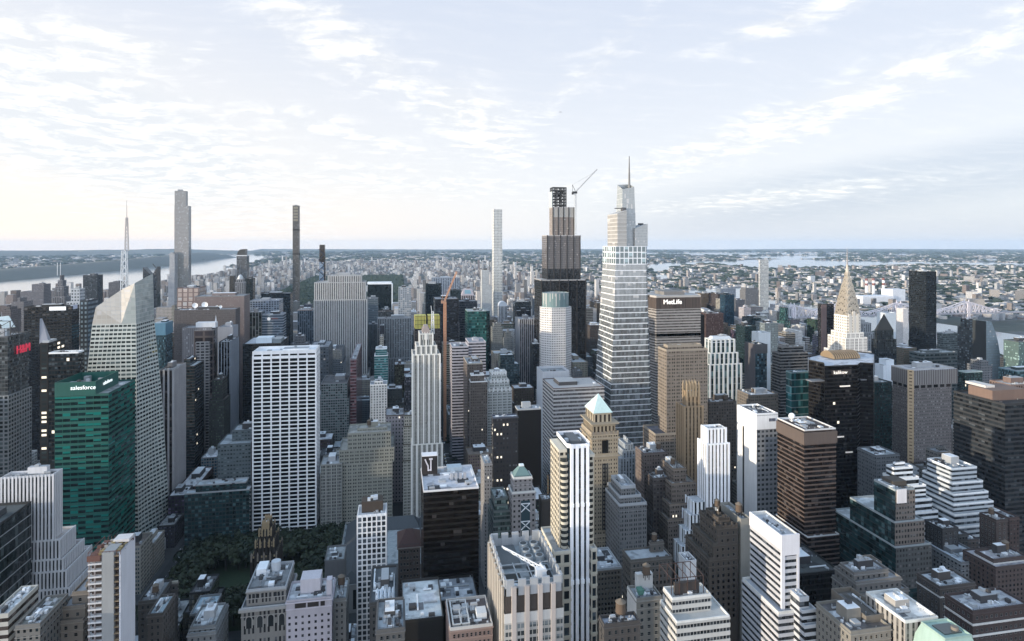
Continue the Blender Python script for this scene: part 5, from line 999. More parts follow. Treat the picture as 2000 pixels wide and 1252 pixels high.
b('office_block', 'dark brown brick block beneath the pinkish brown brick block', 500, 1276, 1312, 935, -1262, 'punch', (.15, .12, .11), glass=(.04, .04, .04), n=6)
b('loft_building', 'beige brick loft building with water tanks and arched top windows', 372, 1232, 1312, 1092, -1216, 'pair', (.21, .19, .165), glass=(.04, .04, .04), bay=4.8, fl=3.8, win=True, n=10, tank=True, roof=(.34, .37, .40), frame=(.3, .28, .25), up=((1062, 17, 2, 8, 4),))
def tank_house():
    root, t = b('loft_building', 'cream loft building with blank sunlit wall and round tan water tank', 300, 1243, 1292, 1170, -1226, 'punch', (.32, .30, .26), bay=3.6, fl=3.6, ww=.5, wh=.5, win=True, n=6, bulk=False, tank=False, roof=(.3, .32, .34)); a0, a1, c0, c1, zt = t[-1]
    blk('west_wall', plain((.66, .62, .57)), root, a0-.3, a0-.05, c0-.2, c1+.2, 0, zt+.8); blk('tank_house', plain((.56, .55, .53)), root, a0+4, a0+13, c0+12, c1-3, zt, zt+8); water_tank(root, a0+8, c1-6, zt+7, 1.1); blk('roof_hut', plain((.10, .35, .25)), root, a0+3, a0+6, c0+4, c0+8, zt, zt+2.5)  # west wall: brighter copy of the wall colour, sunlight painted in
tank_house()
def banded_white():
    root, t = b('office_building', 'white banded office building stepping out in front, with rusty roof framework', 262, 1313, 1388, 1168, -1296, 'band', (.46, .45, .42), bay=1.6, fl=3.5, ww=.86, wh=.46, glass=(.025, .03, .035), relief='h', span=(.50, .49, .46), dn=((1214, .6, 6, 6, 2),), n=6, roof=(.3, .33, .37), bulk=False, pc='bone'); a0, a1, c0, c1, zt = t[-1]
    blk('roof_house', plain((.10, .075, .065)), root, a0+3, a0+15, c0+5, c1-6, zt, zt+5.5); m = MB()
    for k in range(5):
        x = a0+1+k*4; m.bar((x, c0+3, zt), (x, c0+3, zt+8), .14); m.bar((x, c0+16, zt), (x, c0+16, zt+8), .14); m.bar((x, c0+3, zt+8), (x, c0+16, zt+8), .14)
    m.bar((a0+1, c0+3, zt+8), (a0+17, c0+3, zt+8), .14); m.bar((a0+1, c0+16, zt+8), (a0+17, c0+16, zt+8), .14); m.build('roof_framework', plain((.12, .06, .05)), root)
banded_white()
b('stair_tower', 'plain white stair tower with dark top behind the rusty roof framework', 330, 1340, 1360, 1098, -1325, 'blank', (.56, .57, .58), bulk=False, n=0, roof=(.16, .15, .15))
b('low_building', 'low dark roofed building with white roof patches beside the striped glass tower', 262, 1180, 1250, 1220, -1170, 'punch', (.11, .10, .095), win=True, n=12, roof=(.34, .35, .40), tank=True)
b('stone_annex', 'tan stone annex with white cornice at the foot of the copper pyramid tower', 430, 1158, 1214, 1112, 30, 'pair', (.27, .23, .18), glass=(.04, .04, .04), bay=5, win=True, pc='lgrey', roof=(.5, .52, .55), n=6)
# ------------------------------------------------------------- bottom edge, east
b('apartment_block', 'grey beige stepped apartment block with brick tank tower and glass penthouses', 312, 1668, 1735, 1118, -1640, 'punch', (.27, .25, .23), bay=3.2, fl=3.2, win=True, n=10, roof=(.34, .35, .37), up=(), dn=((1136, 1, 6, 3, 3), (1160, 2, 9, 5, 4)))
b('tank_tower', 'square tan brick tank tower above the grey beige stepped apartments', 330, 1694, 1722, 1103, 9, 'blank', (.33, .27, .21), bulk=False, n=0, roof=(.05, .05, .05), par=1.6)
b('apartment_block', 'small dark green roofed apartment block with courtyard, below the grey beige stepped apartments', 285, 1632, 1680, 1192, -1612, 'punch', (.155, .15, .14), bay=3, fl=3.2, win=True, n=12, roof=(.10, .13, .10))
b('apartment_block', 'tan apartment building with square chimney tower at the lower edge', 262, 1662, 1740, 1232, -1658, 'punch', (.30, .275, .23), win=True, n=6, roof=(.13, .12, .12))
b('tank_tower', 'square tan tower with round tank inside its open top, at the lower edge', 268, 1692, 1732, 1208, -1686, 'blank', (.25, .215, .17), bulk=False, n=0, roof=(.10, .09, .08), par=2)
b('apartment_block', 'dark brick apartment block with pale windows between tan tower and cream sunlit block', 300, 1738, 1756, 1178, 24, 'punch', (.16, .135, .115), bay=3, win=True, n=3)
b('stone_building', 'cream stone building with columned front and one wall bright in the sun', 255, 1768, 1832, 1212, -1754, 'vert', (.40, .37, .33), bay=3, ww=.4, wh=.7, glass=(.04, .04, .04), sp=(.2, .19, .17), roof=(.72, .70, .67), n=5, pc='bone')
def copper():
    Y = 240; x0, x1 = GX(1846, Y), GX(1898, Y); zt, zb = GZ(1876, 1246, Y), 60; root = thing('copper_roofed_building', 'building with pale green copper mansard roof, cut by the lower edge', 'building', ((x0+x1)/2, Y+14, 0))
    g = plain((.34, .52, .44), .6); z0 = GZ(1876, 1300, Y-2); prism('facade', root, rect(x0-3, x1+3, Y-3, Y+17), 0, z0, facade(COL['sand'], ww=.5, wh=.5), 3, 3.4)
    meshobj('mansard_roof', [(x0-3, Y-3, z0), (x1+3, Y-3, z0), (x1+3, Y+17, z0), (x0-3, Y+17, z0), (x0, Y, zt), (x1, Y, zt), (x1, Y+13, zt), (x0, Y+13, zt)], BF[:5], g, root)
    parapet(root, x0, x1, Y, Y+13, zt, .8, g, name='roof_rim'); blk('skylight', plain((.12, .16, .16), .2), root, x0+3, x1-2, Y+3, Y+10, zt, zt+.6); MB().cyl(x1-4, Y+5, zt, zt+2.0, 1.6, n=18).build('water_tank', plain((.30, .25, .2)), root)
    for k in range(5): q = x0+1+(x1-x0-2)*(k+.5)/5; blk('dormer', plain((.36, .54, .46)), root, q-.8, q+.8, Y-2.2, Y-.2, zt-5, zt-2.6)
    BOXES.append((x0, x1, Y, Y+13, 0, zt, root.name)); THINGS[root['label']] = (root, [[x0, x1, Y, Y+26, zt]])
copper()
b('apartment_block', 'large dark red brick apartment block with white belt course in the lower east corner', 268, 1900, 2010, 1190, -1846, 'punch', (.125, .08, .075), bay=2.8, fl=3.1, ww=.44, wh=.5, win=True, n=14, roof=(.38, .39, .42), frame=(.3, .27, .26), seed=21, belts=(1213, 1235))
b('apartment_block', 'brown apartment block with white roof terraces above the dark red brick block', 318, 1836, 1905, 1145, -1791, 'punch', (.165, .135, .12), bay=2.9, fl=3.1, win=True, n=14, roof=(.42, .45, .48), frame=(.33, .3, .28), belts=(1162,))
b('apartment_block', 'red brown apartment tower with terraces, at the eastern edge above the red brick block', 352, 1945, 2030, 1105, -1930, 'punch', (.155, .105, .095), bay=3, fl=3.1, win=True, n=10, roof=(.35, .34, .36), up=((1090, 4, 4, 5, 6),), tank=True, belts=(1096,))
b('low_building', 'low pale block with blue grey roof terrace between the ziggurat and the brown roof terraces', 372, 1878, 1935, 1098, 30, 'punch', (.26, .28, .30), n=8, roof=(.42, .47, .52), bay=3)

# ------------------------------------------------------------- towers far up the west side, before the river
b('apartment_tower', 'brown twin stepped tower by the river, above the black slab with white sign panels', 1700, 62, 86, 556, 30, 'fine', (.26, .25, .27), glass=(.08, .09, .11), dn=((570, 24, 0, 2, 4),))
b('spired_tower', 'narrow stepped stone tower by the river with two thin white poles', 1800, 108, 124, 560, 26, 'rib', (.34, .33, .34), bay=4, glass=(.1, .11, .13), up=((548, 4, 4, 3, 3), (538, 8, 8, 5, 5)), dn=((580, 4, 5, 3, 5),), bulk=False, n=0)
def poles():
    root, t = THINGS['narrow stepped stone tower by the river with two thin white poles']; a0, a1, c0, c1, zt = t[-1]
    for px in (112, 118): x = GX(px, c0+4); MB().cyl(x, c0+4, zt, GZ(px, 513, c0+4), .6, n=6).build('pole', plain((.75, .75, .75)), root)
poles()
b('dark_office_tower', 'square dark tower standing clear against the river', 1900, 162, 190, 538, 34, 'grid', (.12, .14, .16), glass=(.03, .04, .05), bay=3.4)
b('apartment_tower', 'white apartment tower with dark checkered openings above the black slab with sign panels', 1400, 130, 160, 590, 30, 'square', (.50, .53, .56), glass=(.04, .05, .06), bay=6, fl=6, ww=.5, wh=.45, up=((565, 6, 6, 4, 4),))
b('lattice_tower', 'narrow tower faced in pale blue zigzag lattice directly behind the black slab with sign panels', 905, 156, 171, 588, 30, 'glass', (.07, .10, .13), glass=(.24, .32, .38), bay=4, fl=6, ww=.5, wh=.5, jit=.1, blind=0)
b('apartment_tower', 'brown flat topped tower between the square dark tower and the faceted crown tower', 2000, 212, 233, 552, 30, 'fine', (.24, .24, .26), glass=(.07, .08, .1), up=((550, 12, 2, 2, 2),))
def notched_pair():
    Y = 2060; root = thing('glass_skyscraper', 'dark glass tower with V notched top just behind the faceted crown tower', 'skyscraper', (GX(292, Y), Y, 0)); x0, x1 = GX(279, Y), GX(306, Y); xm = x0+(x1-x0)*.6; f = facade((.10, .12, .14), (.035, .045, .055), ww=.9, wh=.75, blind=.06, ior=1.6)
    prism('facade', root, rect(x0, xm, Y, Y+30), 0, GZ(282, 522, Y), f, 3, 4, cap=roofmat((.2, .2, .2)), z1s=[GZ(282, 522, Y), GZ(282, 538, Y), GZ(282, 538, Y), GZ(282, 522, Y)])
    prism('facade', root, rect(xm+.5, x1, Y+2, Y+32), 0, GZ(300, 522, Y), f, 3, 4, cap=roofmat((.2, .2, .2)), z1s=[GZ(300, 540, Y), GZ(300, 521, Y), GZ(300, 521, Y), GZ(300, 540, Y)])
    m = MB(); m.bar((x1-6, Y+10, GZ(300, 523, Y)), (x1-14, Y+10, GZ(298, 516, Y)), 1); m.build('roof_crane', plain((.08, .08, .08)), root); BOXES.append((x0, x1, Y, Y+32, 0, 240, root.name)); THINGS[root['label']] = (root, [[x0, x1, Y, Y+32, 240]])
notched_pair()
b('limestone_tower', 'slim pale limestone tower attached to the side of the grey glass supertall', 1860, 331, 341, 496, 26, 'fine', (.46, .46, .47), glass=(.14, .16, .19), up=((494, 1, 5, 2, 2),), dn=((540, 3, 0, 2, 3),))
b('apartment_tower', 'olive dark tower just beside the domed tower', 1600, 448, 456, 540, 24, 'fine', (.10, .10, .09), glass=(.04, .04, .04), n=0)
def domed():
    root, t = b('domed_tower', 'octagonal looking tower topped by a pale ribbed dome', 1480, 459, 475, 552, 24, 'rib', (.36, .36, .38), bay=4, glass=(.08, .09, .1), bulk=False, n=0, up=((546, 2, 2, 2, 2),)); a0, a1, c0, c1, zt = t[-1]; cx, cy, r = (a0+a1)/2, (c0+c1)/2, (a1-a0)/2*.95; n, k = 16, 6; v = []; f = []
    for j in range(k): a = pi/2*j/k; v += [(cx+r*cos(a)*cos(2*pi*i/n), cy+r*cos(a)*sin(2*pi*i/n), zt+r*1.7*sin(a)) for i in range(n)]
    v.append((cx, cy, zt+r*1.75)); f = [(j*n+i, j*n+(i+1) % n, (j+1)*n+(i+1) % n, (j+1)*n+i) for j in range(k-1) for i in range(n)]+[((k-1)*n+i, (k-1)*n+(i+1) % n, k*n) for i in range(n)]; meshobj('dome', v, f, plain((.5, .54, .56), .4), root)
domed()
b('dark_office_tower', 'black tower with pale roof behind the domed tower', 1560, 477, 494, 545, 26, 'curtain', (.03, .045, .05), glass=(.014, .022, .026), blind=.04, roof=(.55, .58, .6))
b('apartment_tower', 'hazy grey stepped block at the western edge before the river', 1300, 22, 46, 590, 30, 'fine', (.27, .26, .27), glass=(.09, .09, .1), up=((583, 8, 8, 4, 4),))
b('apartment_tower', 'hazy brown block at the western edge behind the square antenna panel', 1200, 4, 21, 606, 30, 'fine', (.22, .19, .19), glass=(.08, .08, .09), up=((601, 4, 4, 4, 4),))
# ================================================================= nearest towers
def crenel():
    Y = 290; x0, x1 = GX(985, Y), GX(1101, Y); y1 = GY(955, x0); zt = GZ(1043, 1140, Y); root = thing('crenellated_tower', 'nearest flat roofed tower with notched parapet, pink pilasters and white boom crane on its roof', 'skyscraper', ((x0+x1)/2, Y+20, 0))
    br, pk, gl = plain((.115, .09, .075)), plain((.50, .43, .39)), plain((.42, .44, .46), .6); zc = GZ(1043, 1193, Y); zw = GZ(1043, 1212, Y)
    f = facade((.47, .45, .41), (.06, .07, .075), ww=.8, wh=.6, mull=3, blind=.4); prism('facade', root, rect(x0, x1, Y, y1), 0, zw, f, 5.8, 3.6); prism('crown_base', root, rect(x0, x1, Y, y1), zw, zc, plain((.58, .56, .52)), 4, 4)
    fw = facade((.40, .34, .27), (.06, .05, .045), ww=.42, wh=.62, blind=.2, sp=(.16, .13, .11)); prism('crown', root, rect(x0+.5, x1-.5, Y+.5, y1-.5), zc, zt-1.5, br, 4, 4)
    prism('west_facade', root, [(x0-.25, y1), (x0-.25, Y+.8), (x0-.1, Y+.8), (x0-.1, y1)], 0, zt-1, fw, 3.6, 3.6)
    zr = zt-5.0; roof_slab(root, rect(x0+.5, x1-.5, Y+.5, y1-.5), zr, roofmat((.30, .33, .35)))
    W = x1-x0; D = y1-Y
    for k in range(4): q = x0+W*(k+.72)/4.55; blk('pilaster', pk, root, q-1.1, q+1.1, Y-.9, Y+.6, 0, zt-.4)
    nw = 9
    for k in range(nw): q = Y+D*(k+.5)/nw; blk('pilaster', plain((.52, .46, .38)), root, x0-1.0, x0+.4, q-.85, q+.85, 0, zt-1)
    def merlon(xa, xb, ya, yb): blk('merlon', gl, root, xa, xb, ya, yb, zr, zt+2.6)
    for k in range(5):
        q = x0+W*(k+.5)/5; merlon(q-W*.065, q+W*.065, Y+.2, Y+1.3); merlon(q-W*.065, q+W*.065, y1-1.3, y1-.2)
    for k in range(8):
        q = Y+D*(k+.5)/8; merlon(x0+.2, x0+1.3, q-D*.038, q+D*.038); merlon(x1-1.3, x1-.2, q-D*.038, q+D*.038)
    m = MB(); 
    for (a, c_, e, g_) in ((x0+.5, x1-.5, Y+.5, Y+.8), (x0+.5, x1-.5, y1-.8, y1-.5), (x0+.5, x0+.8, Y+.8, y1-.8), (x1-.8, x1-.5, Y+.8, y1-.8)): m.box(a, c_, e, g_, zr, zt-.4)
    m.build('parapet', gl, root)
    blk('roof_deck', plain((.20, .22, .23)), root, x0+2, x0+W*.46, Y+D*.5, y1-2, zr, zr+1.2)
    for i in range(2):
        for j in range(3):
            cx, cy = x0+W*(.62+.2*i), y1-6-7*j; MB().cyl(cx, cy, zr, zr+3.6, 2.4, n=18).build('cooling_tower', plain((.40, .44, .46), .5), root); MB().cyl(cx, cy, zr+3.6, zr+3.8, 1.7, n=14).build('cooling_fan', plain((.12, .13, .14)), root)
    m = MB()
    for q in (x0+W*.3, x0+W*.55, x0+W*.8): m.bar((q, Y+2, zr+2.5), (q, y1-24, zr+2.5), .25)
    for q in (Y+8, Y+16, Y+24): m.bar((x0+2, q, zr+2.5), (x1-2, q, zr+2.5), .25)
    m.build('roof_frame', plain((.45, .48, .5)), root); blk('roof_pit', plain((.07, .075, .08)), root, x0+W*.55, x1-2.2, Y+13, Y+25, zr, zr+.4); blk('roof_pit', plain((.09, .10, .10)), root, x0+2, x0+W*.38, Y+9, Y+20, zr, zr+.4)
    wh = plain((.62, .64, .66), .4); m = MB(); A = np.array((x0+W*.68, Y+11, zr+5.5)); Bt = np.array((x0+W*.16, Y+34, zr+7)); n = 9; o1, o2 = np.array((0, 0, 1.6)), np.array((.9, .5, .8))
    for k in range(n):
        t0, t1 = k/n, (k+1)/n; s0, s1 = 1.3-t0*.9, 1.3-t1*.9; p, q = A+(Bt-A)*t0, A+(Bt-A)*t1
        for o in (o1, o2, np.zeros(3)): m.bar(p+o*s0, q+o*s1, .2)
        m.bar(p, q+o1*s1, .15); m.bar(p+o1*s0, p+o2*s0, .15); m.bar(p+o2*s0, q, .15)
    m.box(A[0]-2.2, A[0]+3, A[1]-2, A[1]+2, zr+2.5, zr+6.5); m.box(A[0]-3, A[0]+1, A[1]-1.5, A[1]+1.5, zr, zr+2.5); m.bar(A+o1*2, (A[0]+3.4, A[1]-1, zr+5), .35); m.build('boom_crane', wh, root)
    v, f2 = cone(x0+6.2, Y+5, zr+1.3, zr+3.4, 4.0, 20); d = meshobj('tank_cover', v, f2, wh, root); MB().cyl(x0+6.2, Y+5, zr, zr+1.3, 4.0, n=20).build('water_tank', plain((.5, .53, .56)), root)
    BOXES.append((x0, x1, Y, y1, 0, zt, root.name)); THINGS[root['label']] = (root, [[x0, x1, Y, y1, zt]])
crenel()
def striped_glass():
    Y = 345; a, c_ = GX(1116, Y), GX(1148, Y); W = c_-a; yb = Y+26; root = thing('striped_glass_tower', 'tall slim tower with white fins over dark glass and cream curved bay sides', 'skyscraper', ((a+c_)/2, Y+12, 0))
    zt = GZ(1132, 867, Y); gl = facade((.025, .035, .045), (.015, .026, .036), ww=.96, wh=.84, ior=1.7, blind=.1); cr = facade((.56, .49, .36), (.05, .05, .045), ww=.62, wh=.6, blind=.3); wp = plain((.80, .80, .83), .45)
    zl = GZ(1132, 985, Y); z2 = GZ(1132, 1072, Y); z3 = GZ(1132, 1133, Y)
    P = [(a+.5, Y), (c_-.5, Y), (c_+2, Y+2.2), (c_+2, yb), (a-2, yb), (a-2, Y+2.2)]
    prism('glass_core', root, [(x, y) for x, y in P], 0, zt-2.5, gl, 1.7, 3.4); roof_slab(root, P, zt-2.5, roofmat((.13, .14, .15)))
    k = len(P); m = MB(); m.add([(x, y, zt-2.6) for x, y in P]+[(x, y, zt) for x, y in P], [(i, (i+1) % k, k+(i+1) % k, k+i) for i in range(k)]); m.build('parapet', wp, root)
    for i in range(4):
        q = a+W*(i+.06)/3.12; pr = .6 if i in (0, 3) else .7
        blk('fin', wp, root, q-.9, q+.9, Y-.75, Y+.35, 0, zt-(0 if i in (0, 3) else 1)); blk('fin_cap', plain((.9, .9, .92)), root, q-1.0, q+1.0, Y-1.6, Y+.2, z3-1.5, z3+1); blk('fin_cap', plain((.9, .9, .92)), root, q-1.0, q+1.0, Y-1.4, Y+.2, zl-1, zl+1)
    # cream sides with rounded window bays
    for sgn, xe, top in ((-1, GX(1091, Y+4), GZ(1100, 884, Y)), (1, GX(1159, Y+4), GZ(1156, 893, Y))):
        xi = a-.2 if sgn < 0 else c_+.2; lo, hi = min(xe, xi), max(xe, xi); prism('side_wing', root, rect(lo, hi, Y+3, yb-3), 0, top, cr, 3.6, 3.4, cap=roofmat((.3, .28, .25)))
        cx = (lo+hi)/2; n = 7; rr = (hi-lo)*.36; pts = [(cx-rr*cos(pi*i/n), Y+3-rr*.9*sin(pi*i/n)) for i in range(n+1)]
        nf = 26; cream = plain((.55, .49, .37)); dkg = glassmat((.03, .035, .035))
        for j in range(nf):
            z = top-4-(j+1)*3.5; kk = len(pts)
            me = MB(); me.add([(x, y-.12, z) for x, y in pts]+[(x, y-.12, z+1.5) for x, y in pts], [(i, i+1, kk+i+1, kk+i) for i in range(kk-1)]+[tuple(range(kk, 2*kk))]+[tuple(range(kk))[::-1]]); 
            if j < nf: me.build('bay_balcony', cream, root)
        me = MB(); kk = len(pts); me.add([(x, y, top-4-nf*3.5) for x, y in pts]+[(x, y, top-4) for x, y in pts], [(i, i+1, kk+i+1, kk+i) for i in range(kk-1)]+[tuple(range(kk, 2*kk))]); me.build('bay_window', dkg, root)
        blk('side_cornice', plain((.62, .55, .42)), root, lo-.3, hi+.3, Y+2.5, yb-2.6, top-.8, top+.9)
    f2 = facade((.55, .49, .38), (.02, .03, .04), ww=.6, wh=.7, blind=.1); xl, xr = GX(1082, Y-3), GX(1166, Y-3)
    for lo, hi in ((xl, a-1.2), (c_+1.2, xr)):
        prism('base_wing', root, rect(lo, hi, Y-3, yb+3), 0, z2, f2, 5, 7, cap=roofmat((.4, .42, .44))); parapet(root, lo, hi, Y-3, yb+3, z2, 1.1, plain((.62, .57, .46)), name='base_parapet')
        for j in range(8): blk('floor_band', plain((.55, .50, .38)), root, lo-.25, hi+.25, Y-3.3, yb+3.2, z2-7-j*7, z2-5.6-j*7)
    for q in range(5): ac_unit(root, a+W*(q+.5)/5, Y+14, zt-2.5, 2, 2.6, 1.6, plain((.6, .62, .63), .5))
    blk('bulkhead', plain((.2, .21, .22)), root, a+2, c_-2, Y+8, yb-2, zt-2.5, zt-.5)
    BOXES.append((a-5, c_+4, Y-3, yb, 0, zt, root.name)); THINGS[root['label']] = (root, [[a-5, c_+4, Y, yb, zt]])
striped_glass()
def copper_pyramid():
    Y = 505; root, t = b('ornate_tower', 'ornate sand coloured stone tower with pale green copper pyramid roof', Y, 1156, 1207, 848, -1136, 'pair', (.43, .345, .225), glass=(.05, .042, .035), bay=4.6, fl=3.5, ww=.5, wh=.46, blind=.25, dn=((1046, 1, 3.5, 1.5, 5),), bulk=False, n=0, pc=(.46, .36, .24), par=2, cat='skyscraper', up=())
    a0, a1, c0, c1, zt = t[-1]; st = plain((.44, .355, .235)); W = a1-a0; D = c1-c0
    zu = GZ(1180, 806, Y+3); za = GZ(1165, 770, Y+12); u = rect(a0+3, a1-5, c0+3, c1-3)
    zb = zt+.1; prism('lantern', root, rect(a0+1.2, a1-2, c0+1.2, c1-1.2), zb, GZ(1180, 829, Y+1), facade((.42, .34, .22), (.05, .04, .03), ww=.5, wh=.6, blind=.1), 3.4, 5.4, cap=roofmat((.3, .25, .18)))
    prism('lantern', root, u, GZ(1180, 829, Y+1), zu, facade((.46, .38, .26), (.04, .035, .03), ww=.46, wh=.66, blind=0), 4.4, 14)
    k = 1.0; x0, x1, y0, y1 = a0+3-k, a1-5+k, c0+3-k, c1-3+k; xm, ym = (x0+x1)/2, (y0+y1)/2
    meshobj('pyramid_roof', [(x0, y0, zu), (x1, y0, zu), (x1, y1, zu), (x0, y1, zu), (xm, ym, za)], [(0, 1, 4), (1, 2, 4), (2, 3, 4), (3, 0, 4), (3, 2, 1, 0)], plain((.50, .68, .62), .55), root)
    for zz, pr in ((zt-4, 1.3), (GZ(1180, 829, Y), .9), (GZ(1180, 892, Y), 1.2), (zu-.6, -1.6)):
        if pr > 0: blk('cornice', st, root, a0-pr, a1+pr, c0-pr, c1+pr, zz, zz+1.2)
    m = MB()
    for kx in range(7): q = a0+W*kx/6; m.box(q-.5, q+.5, c0-.8, c0+.4, zt, zt+2.6)
    m.build('finial', plain((.40, .31, .2)), root)['kind'] = 'stuff'
    # tall arched window and dark centre bays on the south face
    xm = (a0+a1)/2; dk = glassmat((.03, .03, .03)); n = 8; z0, z1 = GZ(1182, 885, Y), GZ(1182, 862, Y); w = W*.12
    v = [(xm-w, c0-.25, z0), (xm+w, c0-.25, z0)]+[(xm+w*cos(pi*i/n), c0-.25, z1+w*sin(pi*i/n)) for i in range(n+1)]; meshobj('arched_window', v, [tuple(range(len(v)))], dk, root)
    for kx in (-1, 0, 1): blk('window_strip', dk, root, xm+kx*W*.085-W*.025, xm+kx*W*.085+W*.025, c0-.22, c0+.2, GZ(1182, 1035, Y), GZ(1182, 905, Y))
    v = [(a0-.25, (c0+c1)/2+2.2, z0), (a0-.25, (c0+c1)/2-2.2, z0)]+[(a0-.25, (c0+c1)/2-2.2*cos(pi*i/n), z1+2.2*sin(pi*i/n)) for i in range(n+1)]; meshobj('arched_window', v, [tuple(range(len(v)))], dk, root)
copper_pyramid()
def small_pyramid():
    Y = 440; root, t = b('braced_tower', 'small pinkish white tower with green glass pyramid top and white cross bracing', Y, 1000, 1046, 962, -993, 'punch', (.38, .35, .345), bay=3.4, fl=3.8, ww=.4, wh=.44, glass=(.04, .045, .045), n=0, bulk=False, up=((934, 1.4, 2.2, 1.4, 1.5),), pc='bone'); a0, a1, c0, c1, zt = t[-1]; xm, ym = (a0+a1)/2, (c0+c1)/2; za = GZ(1023, 909, ym)
    meshobj('pyramid_roof', [(a0, c0, zt), (a1, c0, zt), (a1, c1, zt), (a0, c1, zt), (xm-1.4, ym-1.4, za), (xm+1.4, ym-1.4, za), (xm+1.4, ym+1.4, za), (xm-1.4, ym+1.4, za)], BF[:5], plain((.17, .33, .31), .3), root); blk('roof_cap', plain((.7, .75, .75)), root, xm-1.7, xm+1.7, ym-1.7, ym+1.7, za, za+1)
    A0, A1, q0, _, zz = t[0]; w = plain((.72, .74, .75)); xa, xb = A0+(A1-A0)*.38, A0+(A1-A0)*.76
    blk('glass_strip', glassmat((.03, .05, .06)), root, xa, xb, q0-.25, q0, 20, zz-6)
    for k in range(6): z = zz-8-k*13; m = MB(); m.bar((xa, q0-.5, z), (xb, q0-.5, z-6), .28); m.bar((xb, q0-.5, z), (xa, q0-.5, z-6), .28); m.box(xa, xb, q0-.6, q0-.3, z-.3, z+.3); m.build('cross_brace', w, root)
small_pyramid()
b('brick_building', 'dark brick building with grey roof tucked beside the green glass pyramid tower', 450, 1058, 1080, 978, -1052, 'blank', (.13, .11, .095), n=6, roof=(.24, .24, .25))
b('glass_block', 'pale grey green glass block with terraces just left of the green glass pyramid tower'.replace('just left of', 'leaning against'), 450, 966, 992, 975, -958, 'curtain', (.22, .27, .26), glass=(.06, .09, .085), dn=((1000, 1, 1.5, 2, 2), (1018, 1.5, 2, 4, 4)), n=4, bulk=False, roof=(.3, .34, .34))
def bronze():
    root, t = b('dark_office_tower', 'plain dark bronze box tower with white rimmed roof and small logo block', 425, 827, 935, 957, -822, 'thin', (.020, .015, .012), glass=(.007, .006, .0055), wh=.62, fl=3.9, blind=.06, ior=1.4, roof=(.50, .51, .55), pc=(.66, .65, .65), n=16, bulk=False, par=1.0, cat='skyscraper'); a0, a1, c0, c1, zt = t[-1]
    x = GX(827, c0+15); x2 = GX(851, c0+15); blk('logo_block', plain((.05, .035, .03)), root, a0+.3, a0+11.5, c1-14, c1-6, zt, zt+14); blk('logo_block_roof', plain((.76, .73, .72)), root, a0+.2, a0+11.6, c1-14.1, c1-5.9, zt+14, zt+14.4); y = c1-14.3; w = plain((.62, .58, .62)); m = MB(); q = a0+1.5
    m.bar((q+1, y, zt+12), (q+2.0, y, zt+9.5), .42); m.bar((q+2.0, y, zt+9.5), (q+3.2, y, zt+7), .42); m.bar((q+3.2, y, zt+7), (q+3.3, y, zt+3.5), .42); m.bar((q+5.2, y, zt+12), (q+5.2, y, zt+3.5), .45); m.box(q+3.9, q+6.5, y-.3, y+.3, zt+11.4, zt+12.6); m.bar((q+3.3, y, zt+4), (q+5.6, y, zt+4), .35); m.build('logo_mark', w, root)
    m = MB()
    for k in range(4): xx = a0+20+k*3.2; m.box(xx, xx+1.9, c0+18, c0+20, zt, zt+4.6)
    m.build('roof_vent', plain((.45, .46, .5)), root); v, f = cone(a0+24, c1-5, zt+1, zt+4.5, 4, 10); MB().box(a0+19, a0+30, c1-10, c1-2, zt, zt+3).build('roof_hut', plain((.5, .58, .62)), root)
bronze()
def white_grid():
    root, t = b('white_grid_tower', 'slim white grid tower with square dark windows and brown roof house, before the library roofs', 430, 698, 754, 1008, 17, 'square', (.60, .60, .61), bay=3.35, fl=3.7, ww=.74, wh=.74, glass=(.035, .045, .055), blind=.3, relief='vh', pier=(.66, .66, .67), span=(.62, .62, .63), roof=(.66, .67, .70), n=5, bulk=False, par=1.4, cat='skyscraper', pc='white'); a0, a1, c0, c1, zt = t[-1]
    blk('roof_house', plain((.11, .075, .05)), root, a0+2.5, a1-2.2, c0+6, c1-1, zt, zt+7.5); rs = random.Random(6)
    for k in range(8): ac_unit(root, rs.uniform(a0+5, a1-5), rs.uniform(c0+8, c1-3), zt+7.5, 2, 2, rs.uniform(1, 2.5), plain((.5, .55, .6)))
white_grid()
def hip_roof():
    Y = 470; root, t = b('brick_building', 'brown stone building with steep red tiled pyramid roof beside the dark bronze box tower', Y, 778, 821, 1068, 26, 'trip', (.235, .18, .145), bay=7, fl=4.2, ww=.6, wh=.5, glass=(.04, .04, .045), win=True, n=0, bulk=False, pc='tan', par=0, frame=(.42, .38, .35)); a0, a1, c0, c1, zt = t[-1]; xm, ym = (a0+a1)/2, (c0+c1)/2; za = GZ(800, 1032, ym)
    meshobj('tiled_roof', [(a0-.8, c0-.8, zt), (a1+.8, c0-.8, zt), (a1+.8, c1+.8, zt), (a0-.8, c1+.8, zt), (xm-2, ym, za), (xm+2, ym, za)], [(0, 1, 5, 4), (1, 2, 5), (2, 3, 4, 5), (3, 0, 4), (3, 2, 1, 0)], plain((.17, .065, .05), .8), root); blk('cornice', plain((.38, .32, .27)), root, a0-1, a1+1, c0-1, c1+1, zt-1, zt-.05)
hip_roof()
